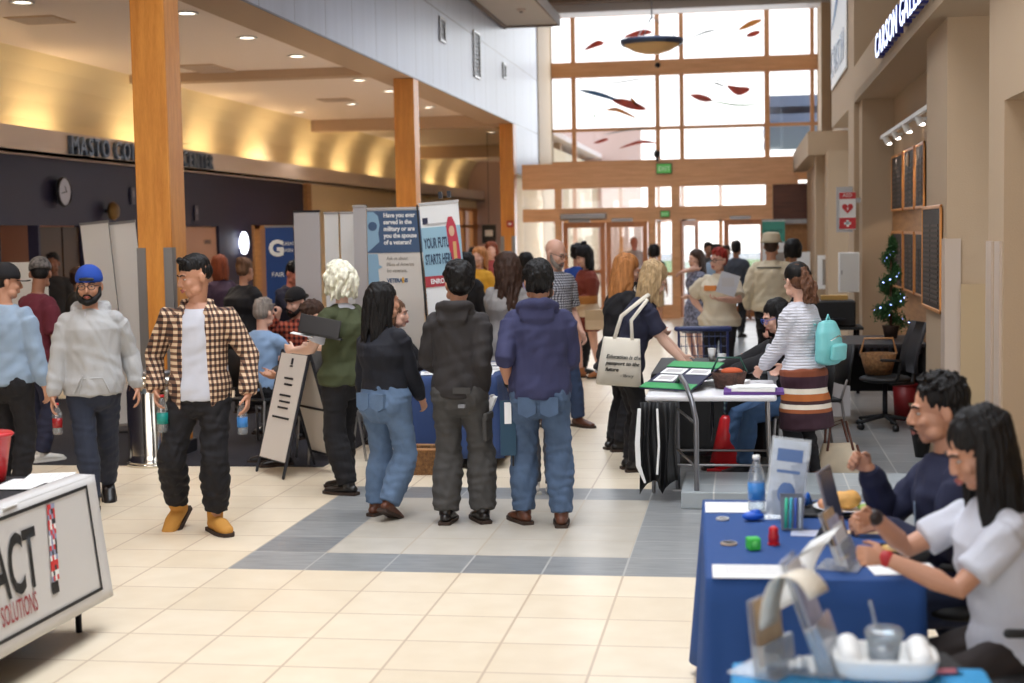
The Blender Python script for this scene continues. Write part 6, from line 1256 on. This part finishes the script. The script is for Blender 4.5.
pt('strap', MB().tube([(-.06, -.02, .18), (-.02, -.04, .36), sh_l+Vector((-.03, -.05, -.03)), sh_l+Vector((.02, .02, .0)), sh_l+Vector((.03, .10, -.10))], [(.016, .004)]*5, side=(1, 0, 0), n=8), m_tote, b, True); pt('second_strap', MB().tube([(.08, -.02, .17), (.06, -.03, .33), sh_l+Vector((.0, -.05, -.04))], [(.014, .004)]*3, side=(1, 0, 0), n=8), m_tote, b, True)
for i_, s_ in enumerate(('Education is the', 'passport to the', 'future')): text(s_, .042, m_black, face((-.12, -.062, .03-.05*i_), (1, 0, 0), (.08, 0, 1)), b, bold=.0008, shear=.3)
text('- library', .032, m_black, face((.0, -.062, -.11), (1, 0, 0)), b, shear=.3)

# 12 pair behind the doors and around them
def quick(label, L, dg, H, skin, hair, hc, top, tm, g=1, sex='m', vox=.012, shoes=None, sleeve=1, hem=.49, hair_L=.3, feat=False, skirt=None, **k):
    f, t = person(label, L, dg, skin, hair, hc, Fig(H=H, sex=sex, g=g, **k), vox, feat, L=hair_L)
    f.top(t, top, vox, 'shirt' if sleeve < 1 else 'jumper', .016, hem, sleeve, False); 
    if tm: f.trousers(t, tm, vox)
    f.shoes(t, shoes or m_leather, m_sole); return f, t
quick('man in a white shirt standing outside the left doors', LY(634, 33.2), 10, 1.74, 'red', 'buzz', 'grey', f_white, f_jeans_dk, sleeve=.4, feat=True)
f, t = quick('woman in black tee and tan shorts seen from behind at the doors', on(655, 333, 0), 176, 1.62, 'tan', 'bob', 'black', f_black, None, sex='f', sleeve=.34, shoes=mat('shoe_khaki', (120, 120, 104), .7)); f.trousers(t, F('khaki', (186, 160, 124)), .012, 'shorts', end=.42)
quick('person in royal blue and black behind the bald man', LY(577, 19.5), 150, 1.72, 'tan', 'short', 'black', F('royal', (30, 70, 150)), f_black)
quick('woman in lavender shirt left of the bald man', LY(526, 19.0), 150, 1.62, 'tan', 'long', 'black', f_lav, f_jeans_dk, sex='f')
quick('man in dark jacket standing against the bright right door', LY(736, 26), 165, 1.66, 'brown', 'short', 'black', F('dark_slate', (52, 56, 66)), f_black, g=1.1)
quick('person in light blue shirt waiting in the right doorway', LY(716, 26.5), 20, 1.60, 'brown', 'short', 'black', f_ltblue, f_jeans_dk)
quick('person with dark hair behind the light blue shirt in the doorway', LY(708, 28.5), 20, 1.62, 'brown', 'short', 'black', f_char, f_jeans_dk)
quick('person half hidden between light blue shirt and dark jacket', LY(726, 28), 0, 1.56, 'tan', 'short', 'brown', f_char, f_black)
f, t = quick('woman in patterned dress resting chin on hand by the right door', LY(696, 20.5), -50, 1.60, 'light', 'long', 'brown', m_floral, None, sex='f', sleeve=.35, hem=.46, hands=[dict(at=(-.05, -.20, 1.32)), dict(at=(.1, -.2, .98))]); sk = MB(); sk.tube([f.P(.60), f.P(.52), f.P(.40), f.P(.30)], [f.station(.6, .085, .065, .02), f.station(.52, .10, .08, .03), (.20, .17), (.24, .20)], side=f.rt, n=20, rnd=False); put('skirt', sk, m_floral, t, True)
L = LY(719, 16.9); f, t = person('red haired woman in cream printed tee holding a sheet', L, -20, 'light', 'short', 'red', Fig(H=1.66, sex='f', g=1.35, head=(-.35, .05, 0), hands=[dict(at=(-.20, -.06, .98), curl=.8), dict(at=(.10, -.30, 1.12), dir=(-.8, -.5, .1), curl=.6)], elb=[(-1, .5, 0), (.9, .4, -.4)]), .010, True)
f.top(t, f_cream, .010, 'printed_tee', .022, .49, .40, False, fold=.009); f.trousers(t, f_black, .010); f.shoes(t, m_leather, m_sole); glasses_on(f, t, m_gls); put('orange_print', MB().box(f.P(.75)-f.bk*.205+Vector((-.03, 0, 0)), (.14, .03, .06)), mat('print_orange', (226, 140, 70), .7), t)
q = GY(728, 284, L.y-.42); s_ = thing('held_sheet', 'pale grey sheet held by the red haired woman', 'paper', q, R(-10)); put('sheet', MB().box((0, 0, 0), (.22, .004, .24), mtx=Matrix.Rotation(.3, 3, 'Y')), mat('sheet_grey', (190, 190, 196), .5), s_); put('lines', MB().box((0, -.003, .02), (.14, .002, .10)), m_bg, s_)
L = LY(771, 18.3); f, t = person('man in cream sweatshirt and bucket hat with back turned', L, 168, 'tan', 'short', 'brown', Fig(H=1.80, g=1.25, head=(.1, .0, 0), hands=[None, dict(at=(.30, -.05, .90))]), .010)
f.top(t, f_hat, .010, 'sweatshirt', .024, .50, 1.0, True, False, .010); f.trousers(t, f_black, .010); f.shoes(t, m_leather, m_sole)
h = MB(); h.lathe([(.13, .045), (.105, .075), (.098, .13), (.085, .155), (.03, .165)], (0, .014, 0), 24); put('bucket_hat', h.xf(f.HM), F('hat_beige', (190, 176, 150)), t, True); rb = MB(); rb.tube([f.P(.795)+f.rt*k*.14+f.bk*.14 for k in (-1, 0, 1)], .012, n=6); put('neck_print', rb, F('print_olive', (110, 104, 90)), t)
quick('person with dark hair and black jacket right of the bucket hat man', LY(793, 18.9), 165, 1.74, 'tan', 'bob', 'black', f_black, f_black, sex='f')
# 13 woman with teal backpack
L = on(804, 484, 0); dg = -124
f, t = person('woman in white ribbed cardigan and striped tunic wearing a teal backpack', L, dg, 'light', 'curlpony', 'chestnut', Fig(H=1.62, sex='f', g=1.0, lean=.06, head=(-.45, .18, 0), hands=[dict(at=(-.14, -.26, .86)), dict(at=(.10, -.30, .86))]), .008, True, L=.34)
cpv = MB(); cpv.ell((0, .022, .052), (.088, .100, .090), n=20); put('hair_top', cpv.xf(f.HM), HAIR['black'], t, True)
f.top(t, m_tunic, .008, 'tunic', .022, .27, 0, False, flare=.06, fold=.004, collar=.54); f.top(t, m_rib, .008, 'cardigan', .018, .49, 1.0, True, fold=.008, seed=12); f.trousers(t, f_black, .009); f.shoes(t, m_lbrown, m_sole)
q = GY(828, 342, L.y-.08); b = thing('backpack', 'small teal backpack on the back of the woman in the striped tunic', 'bag', q, R(dg-180+180)); m_teal = mat('leather_teal', (120, 196, 196), .4, bump=.2, bscale=60)
bm_ = MB(); bm_.tube([(0, 0, -.14), (0, .01, -.05), (0, 0, .07), (0, -.01, .14)], [(.135, .075), (.14, .085), (.125, .075), (.09, .055)], side=(1, 0, 0), n=22, flat=.4); pt('bag_body', remesh(bm_, .008, 2), m_teal, b, True); pt('front_pocket', remesh(MB().tube([(0, .085, -.12), (0, .095, -.02)], [(.10, .035), (.095, .035)], side=(1, 0, 0), n=16, flat=.5), .008, 2), m_teal, b, True)
pt('strap', MB().tube([(-.07, -.06, .13), (-.09, -.18, .17), (-.10, -.26, .05), (-.10, -.16, -.12)], [(.018, .006)]*4, n=8), m_teal, b, True); pt('strap', MB().tube([(.07, -.06, .13), (.09, -.18, .17), (.10, -.26, .05), (.10, -.16, -.12)], [(.018, .006)]*4, n=8), m_teal, b, True); pt('top_loop', MB().tube([(-.03, 0, .15), (0, 0, .20), (.03, 0, .15)], .007), m_teal, b, True); pt('zipper', MB().tube([(-.10, .085, .02), (0, .092, .05), (.10, .085, .02)], .004), m_chrome, b, True)
# handbag on the floor behind the ledge
q = on(836, 474, 0); b = thing('handbag', 'beige leather handbag with brown straps on the floor by the ledge', 'bag', Vector((q.x, 11.12, 0)), R(15)); rg = []
for z, w_, d_ in ((.0, .16, .06), (.02, .18, .075), (.14, .17, .07), (.26, .13, .04), (.29, .125, .02)): rg.append([Vector((math.copysign(abs(math.cos(a))**.6, math.cos(a))*w_, math.copysign(abs(math.sin(a))**.7, math.sin(a))*d_, z)) for a in [2*math.pi*j/24 for j in range(24)]])
pt('bag_body', MB().loft(rg), mat('leather_beige', (206, 190, 164), .5, var=.12), b, True)
for k in (-1, 1): pt('strap', MB().tube([(-.10, k*.04, .24), (-.08, k*.05, .42), (.04, k*.05, .46), (.10, k*.04, .24)], [(.010, .004)]*4, n=8), mat('strap_brown', (88, 48, 34), .5), b, True)
pt('edge_binding', MB().tube([(.165, -.02, .01), (.18, -.02, .12), (.135, -.02, .27)], .010), mat('strap_brown', (88, 48, 34), .5), b, True); pt('tag', MB().box((.07, -.078, .14), (.05, .006, .03)), mat('tag_teal', (150, 200, 196), .4), b)
# 14 seated women at the white table
def seated(label, L, dg, H, skin, hair, hc, tops, trou, vox=.010, sex='m', g=1, head=(0, .2, 0), hands=None, lean=.12, feat=True, hair_L=.35, chair='folding', feet=None, sleeve=1, knee=None, seat=.46, shoe=None, hood=False, **k):
    f = Fig(H=H, sex=sex, g=g, hz=(seat+.075)/H, hy=.10, lean=lean, head=head, hands=hands or [dict(at=(-.14, -.34, .76)), dict(at=(.14, -.34, .76))], feet=feet or [(-.13, -.40, 0), (.13, -.36, 0)], knee=knee or [(-.15, -.6, 1), (.15, -.6, 1)], elb=[(-.6, .6, -.5), (.6, .6, -.5)], **k)
    f, t = person(label, L, dg, skin, hair, hc, f, vox, feat, L=hair_L); f.top(t, tops, vox, 'jacket' if sleeve == 1 else 'shirt', .018, .50, sleeve, True, hood); f.trousers(t, trou, vox, waist=.58); f.shoes(t, shoe or m_leather, m_sole)
    return f, t
def plain_chair(label, L, dg, m=m_black, group=None):
    t = thing('stacking_chair', label, 'chair', L, R(dg), 'black stacking chairs'); put('seat', remesh(MB().box((0, .10, .435), (.44, .42, .03)), .012, 2), m, t, True)
    bm_ = MB(); bm_.loft([[Vector((x*.21, .33+.04*u-.03*(x*x)*-1+e, .56+.34*u)) for x in [-1+.25*i for i in range(9)]]+[Vector((x*.21, .345+.04*u+.03*x*x+e, .56+.34*u)) for x in [1-.25*i for i in range(9)]] for u, e in ((0, 0), (.5, .0), (1, .01))]); put('backrest', bm_, m, t, True)
    for sx in (-1, 1):
        put('leg', MB().tube([(sx*.21, -.10, .43), (sx*.23, -.14, 0)], .012, n=8), m_steel, t, True); put('leg', MB().tube([(sx*.21, .30, .43), (sx*.23, .36, 0)], .012, n=8), m_steel, t, True); put('back_post', MB().tube([(sx*.20, .29, .42), (sx*.20, .35, .60)], .012, n=8), m_steel, t, True)
    return t
L = Vector((.24, 11.66, 0)); f, t = seated('seated woman in black jacket and jeans at the white table', L, -68, 1.62, 'light', 'long', 'black', f_black, F('jeans_seated', (58, 86, 122)), sex='f', vox=.009, hair_L=.30, head=(0, .35, 0), hands=[dict(at=(-.20, -.42, .79)), dict(at=(.10, -.44, .79))]); glasses_on(f, t, m_glsblue)
put('tee_front', remesh(MB().tube([f.P(.62)-f.bk*.05, f.P(.78)-f.bk*.05], [(.10, .09), (.10, .085)], side=f.rt), .012, 1), f_white, t, True)
sc_ = MB(); sc_.tube([f.wr[0]+Vector((0, 0, .03)), f.wr[0]+Vector((.06, .06, -.08)), f.wr[0]+Vector((.04, .05, -.34))], [(.04, .02), (.045, .02), (.04, .012)], n=8); put('check_scarf', sc_, m_plaid4, t, True)
plain_chair('black chair under the seated woman in the black jacket', L, -68)
L = Vector((.46, 12.75, 0)); seated('second seated woman, dark hair in a bun, behind the first one', L, -75, 1.60, 'light', 'bun', 'black', f_charc if 'f_charc' in globals() else f_char, f_black, sex='f', hands=[dict(at=(-.15, -.40, .79)), dict(at=(.10, -.42, .79))]); plain_chair('black chair under the second seated woman', L, -75)
L = Vector((.62, 12.55, 0)); L = LY(784, 12.9); quick('person in pink floral top hidden behind the striped tunic woman', LY(800, 14.0), -60, 1.42, 'light', 'short', 'brown', f_pink, f_black, sex='f', vox=.011, hands=[dict(at=(-.2, -.2, .9)), dict(at=(.2, -.2, .9))])

# 15 seated pair at the blue table
def fg_chair(label, L, dg): return office_chair(label, L, dg, 'black office chairs')
L = Vector((.73, 5.70, 0)); dg = -84
f = Fig(H=1.69, g=1.08, hz=.50/1.69, hy=.08, lean=.10, head=(-.05, .12, 0), feet=[(-.14, -.42, 0), (.14, -.40, 0)], knee=[(-.1, -.6, 1), (.1, -.6, 1)], hands=[dict(at=(-.10, -.25, .97), dir=(.1, -.75, .45), thumb=(.3, 0, 1), curl=1.05), dict(at=(.16, -.26, .80), dir=(0, -1, 0), thumb=(-.6, 0, .8), curl=.7)], elb=[(-.5, .5, -1), (.5, .5, -1)])
f, t = person('seated man in navy jacket with moustache and goatee at the blue table', L, dg, 'tan', 'short', 'black', f, .006, True)
f.top(t, f_navy2, .007, 'jacket', .016, .50, 1.0, True, False, .008); f.trousers(t, F('navy_trousers', (34, 46, 76)), .008, waist=.58); f.shoes(t, m_leather, m_sole); f.beard(t, HAIR['black'], .5)
ln = MB(); ln.tube([f.nb-f.bk*.03+f.rt*.05, f.P(.74)-f.bk*.145+f.rt*.02, f.P(.66)-f.bk*.15], [(.007, .003)]*3, n=6); put('lanyard', ln, f_ltblue, t); put('shirt_collar', MB().tube([f.nb+f.rt*.045-f.bk*.02, f.nb-f.bk*.075-f.S*.01, f.nb-f.rt*.045-f.bk*.02], .012, n=8), F('oxford_blue', (90, 110, 160)), t, True)
office_chair('black office chair under the seated man in the navy jacket', L+Vector((.08, 0, 0)), dg, 'black office chairs')
L = Vector((.765, 4.84, 0)); dg = -76
f = Fig(H=1.57, sex='f', g=1.02, hz=.53/1.57, hy=.08, lean=.13, head=(-.10, .42, 0), feet=[(-.12, -.40, 0), (.12, -.38, 0)], knee=[(-.1, -.6, 1), (.1, -.6, 1)], hands=[dict(at=(-.03, -.36, .97), dir=(.15, -.9, -.1), thumb=(.2, -.3, .9), curl=.75), dict(at=(.08, -.36, .86), dir=(-.1, -.9, .15), thumb=(-.3, -.2, .9), curl=.75)], elb=[(-.6, .6, -.7), (.6, .5, -.8)])
f, t = person('seated woman in white tee with long black hair at the blue table', L, dg, 'tan', 'long', 'black', f, .0055, True, L=.56)
f.top(t, f_white, .006, 'tee_shirt', .010, .52, .36, False, False, .008, seed=21); f.trousers(t, F('dark_trousers', (44, 36, 34)), .008, waist=.58); f.shoes(t, m_leather, m_sole)
for i, c_ in ((1, (170, 30, 36)), (0, (40, 30, 30))):
    w = f.wr[i]; e = f.el[i]; ax = (w-e).normalized(); put('bracelet', MB().tube([w-ax*.006, w+ax*.004], [.027, .027], n=14), mat('bracelet%d' % i, c_, .5), t, True)
office_chair('black office chair under the seated woman in the white tee', L+Vector((.08, 0, 0)), dg, 'black office chairs')
t.matrix_basis = face_root(t); hw = [t.matrix_basis@(f.wr[i]+f.hd[i][0]*.10) for i in (0, 1)]
c = (hw[0]+hw[1])/2; b = thing('held_leaflet', 'white leaflet held up by the woman in the white tee', 'paper', (0, 0, 0)); rg = []
u1 = c+Vector((-.01, -.02, .05)); u0 = u1+Vector((-.12, -.05, -.05)); dn_ = Vector((-.10, -.08, -.20)); 
for k in range(9): u = k/8; bow = Vector((-.03, -.02, .0))*math.sin(u*math.pi); rg.append([u0+dn_*u+bow, u1+dn_*u+bow+Vector((-.02, -.02, 0)), u1+dn_*u+bow+Vector((-.018, -.018, .003)), u0+dn_*u+bow+Vector((.002, .002, .003))])
pt('sheet', MB().loft(rg), m_paper, b, True); pt('fold_edge', MB().tube([u0+dn_, u1+dn_+Vector((-.02, -.02, 0))], .002, n=6), m_bg, b)

# 16 left side people
L = GZ(4, 500, 0); L = LY(2, 10.2); dg = 172
f, t = person('man in light blue shirt and black cap with back turned at the left margin', L, dg, 'tan', 'buzz', 'black', Fig(H=1.72, g=1.18, head=(-.7, .1, 0)), .008)
f.top(t, f_ltblue, .008, 'shirt', .018, .50, 1.0, True, False, .009); f.trousers(t, f_black, .009); f.shoes(t, m_leather, m_sole); f.cap(t, f_black)
L = on(40, 461, 0); dg = 150
f, t = person('man in maroon tee and patterned cap behind the light blue shirt man', L, dg, 'brown', 'buzz', 'black', Fig(H=1.74, g=1.1, head=(.9, .25, 0), lean=.08, hands=[None, dict(at=(.05, -.30, 1.12))]), .009)
f.top(t, f_maroon, .009, 'tee_shirt', .018, .50, .42, False); f.trousers(t, f_navyt, .009); f.shoes(t, m_sneak, m_sneak); f.cap(t, m_pattern)
quick('dark dressed person in the unlit doorway at far left', LY(52, 18.6), 20, 1.72, 'dark', 'short', 'black', f_black, f_black)
quick('person in dark clothes glimpsed behind the blue cap', LY(76, 16.5), 150, 1.55, 'brown', 'short', 'brown', f_char, f_black)
quick('woman with auburn hair in a plum top behind the check shirt man', LY(219, 17.5), -140, 1.66, 'tan', 'lob', 'auburn', f_purple, f_black, sex='f', head=(0, .3, 0))
f, t = quick('large person in black with brown hair facing the navy wall', LY(242, 15.2), 150, 1.66, 'tan', 'bun', 'lbrown', f_black, f_black, g=1.45, sex='f', head=(.3, .2, 0))
L = LY(262, 12.9); seated('seated grey haired person in pale blue, back turned behind the A frame', L, 160, 1.62, 'light', 'short', 'grey', F('pale_blue', (140, 168, 204)), f_black, head=(0, .2, 0), feat=False); plain_chair('black chair of the seated grey haired person', L, 160)
L = LY(294, 14.0); f, t = seated('seated man in black cap and red check shirt with hand at his mouth', L, -15, 1.74, 'light', 'buzz', 'black', m_plaid3, f_char, head=(-.2, .25, 0), hands=[dict(at=(-.06, -.24, 1.12), dir=(.3, -.1, .7), curl=.8), dict(at=(.18, -.34, .80))]); f.cap(t, f_black, back=True); f.beard(t, HAIR['black']); plain_chair('black chair of the seated man in the red check shirt', L, -15)
quick('person in black bending over in front of the royal blue banner', LY(279, 16.6), 60, 1.62, 'red', 'short', 'black', f_navyt, f_black, lean=.35, head=(0, .4, 0), sleeve=.4, hands=[dict(at=(-.1, -.5, .85)), dict(at=(.1, -.5, .85))])
L = LY(312, 11.95); f, t = seated('seated person in patterned trousers right of the A frame', L, -60, 1.66, 'tan', 'short', 'brown', f_char, mat('trousers_patterned', (70, 70, 74), .8, var=.95, vscale=40), feat=False, head=(0, .5, 0)); plain_chair('black chair of the person in patterned trousers', L, -60)
# curly white blonde person with the black laptop
L = GZ(347, 492, 0); dg = -115
f, t = person('person with fluffy platinum hair in an olive vest holding a black laptop', L, dg, 'fair', 'fluffy', 'white', Fig(H=1.68, sex='f', g=1.12, head=(-.1, .25, 0), hands=[dict(at=(-.10, -.34, 1.06), dir=(0, -.9, .1), thumb=(0, 0, 1)), dict(at=(.14, -.36, 1.06), dir=(0, -.9, .1), thumb=(0, 0, 1))], elb=[(-.6, .5, -1), (.6, .5, -1)], feet=[(-.08, -.12, 0), (.09, .05, 0)]), .008, False)
f.top(t, f_white, .009, 'tee_shirt', .010, .5, .36, False); f.top(t, f_olive, .008, 'vest', .022, .49, .12, False, fold=.009, collar=.82); f.trousers(t, f_black, .008, fit=(1.05, 1.3, 1.6)); f.shoes(t, m_leather, m_sole)
q = GY(320, 331, L.y-.22); b = thing('laptop', 'black laptop held open by the person with platinum hair', 'laptop', q, R(8)); Mq = Matrix.Rotation(R(12), 4, 'Y')
bev(pt('lid', MB().box((0, -.06, .04), (.30, .012, .13)).xf(Mq), mat('laptop_black', (34, 30, 32), .4), b), .004); bev(pt('keyboard_base', MB().box((.02, .04, -.03), (.30, .20, .014)).xf(Mq), mat('laptop_black', (34, 30, 32), .4), b), .004); pt('paper', MB().box((-.12, .0, -.05), (.16, .14, .004)).xf(Mq), m_paper, b)
# around the middle table and far hall
L = Vector((-3.02, 12.55, 0)); f, t = seated('seated woman with brown hair at the left side of the navy table facing right', L, 80, 1.62, 'light', 'lob', 'lbrown', f_black, f_black, sex='f', head=(.2, 0, 0), feat=True); plain_chair('chair of the seated woman at the left side of the navy table', L, 80)
L = LY(393, 13.8); seated('seated person far behind the woman in the black sweater', L+Vector((0, -.35, 0)), 10, 1.50, 'red', 'short', 'brown', f_black, f_black); plain_chair('chair of the person seated before the veteran banner', L+Vector((0, -.35, 0)), 10)
quick('person in grey and black between the two tall banners', LY(404, 15.2), 100, 1.66, 'tan', 'long', 'brown', f_charc if 'f_charc' in globals() else f_gry2, f_black, sex='f')
quick('woman in black with long dark hair beyond the graduate banner', LY(466, 17.0), 160, 1.66, 'tan', 'long', 'black', f_black, f_black, sex='f', hair_L=.4)
quick('woman in a mustard top with blonde brown hair in the far aisle', LY(479, 19.5), -20, 1.70, 'light', 'lob', 'ginger', f_must, f_black, sex='f')
quick('person in red with brown hair next to the third column', LY(491, 24), 10, 1.74, 'light', 'lob', 'auburn', f_red, f_black, sex='f')
quick('woman with dark hair at the far left of the glass entrance', LY(474, 26), 40, 1.64, 'tan', 'bob', 'black', f_char, f_black, sex='f')
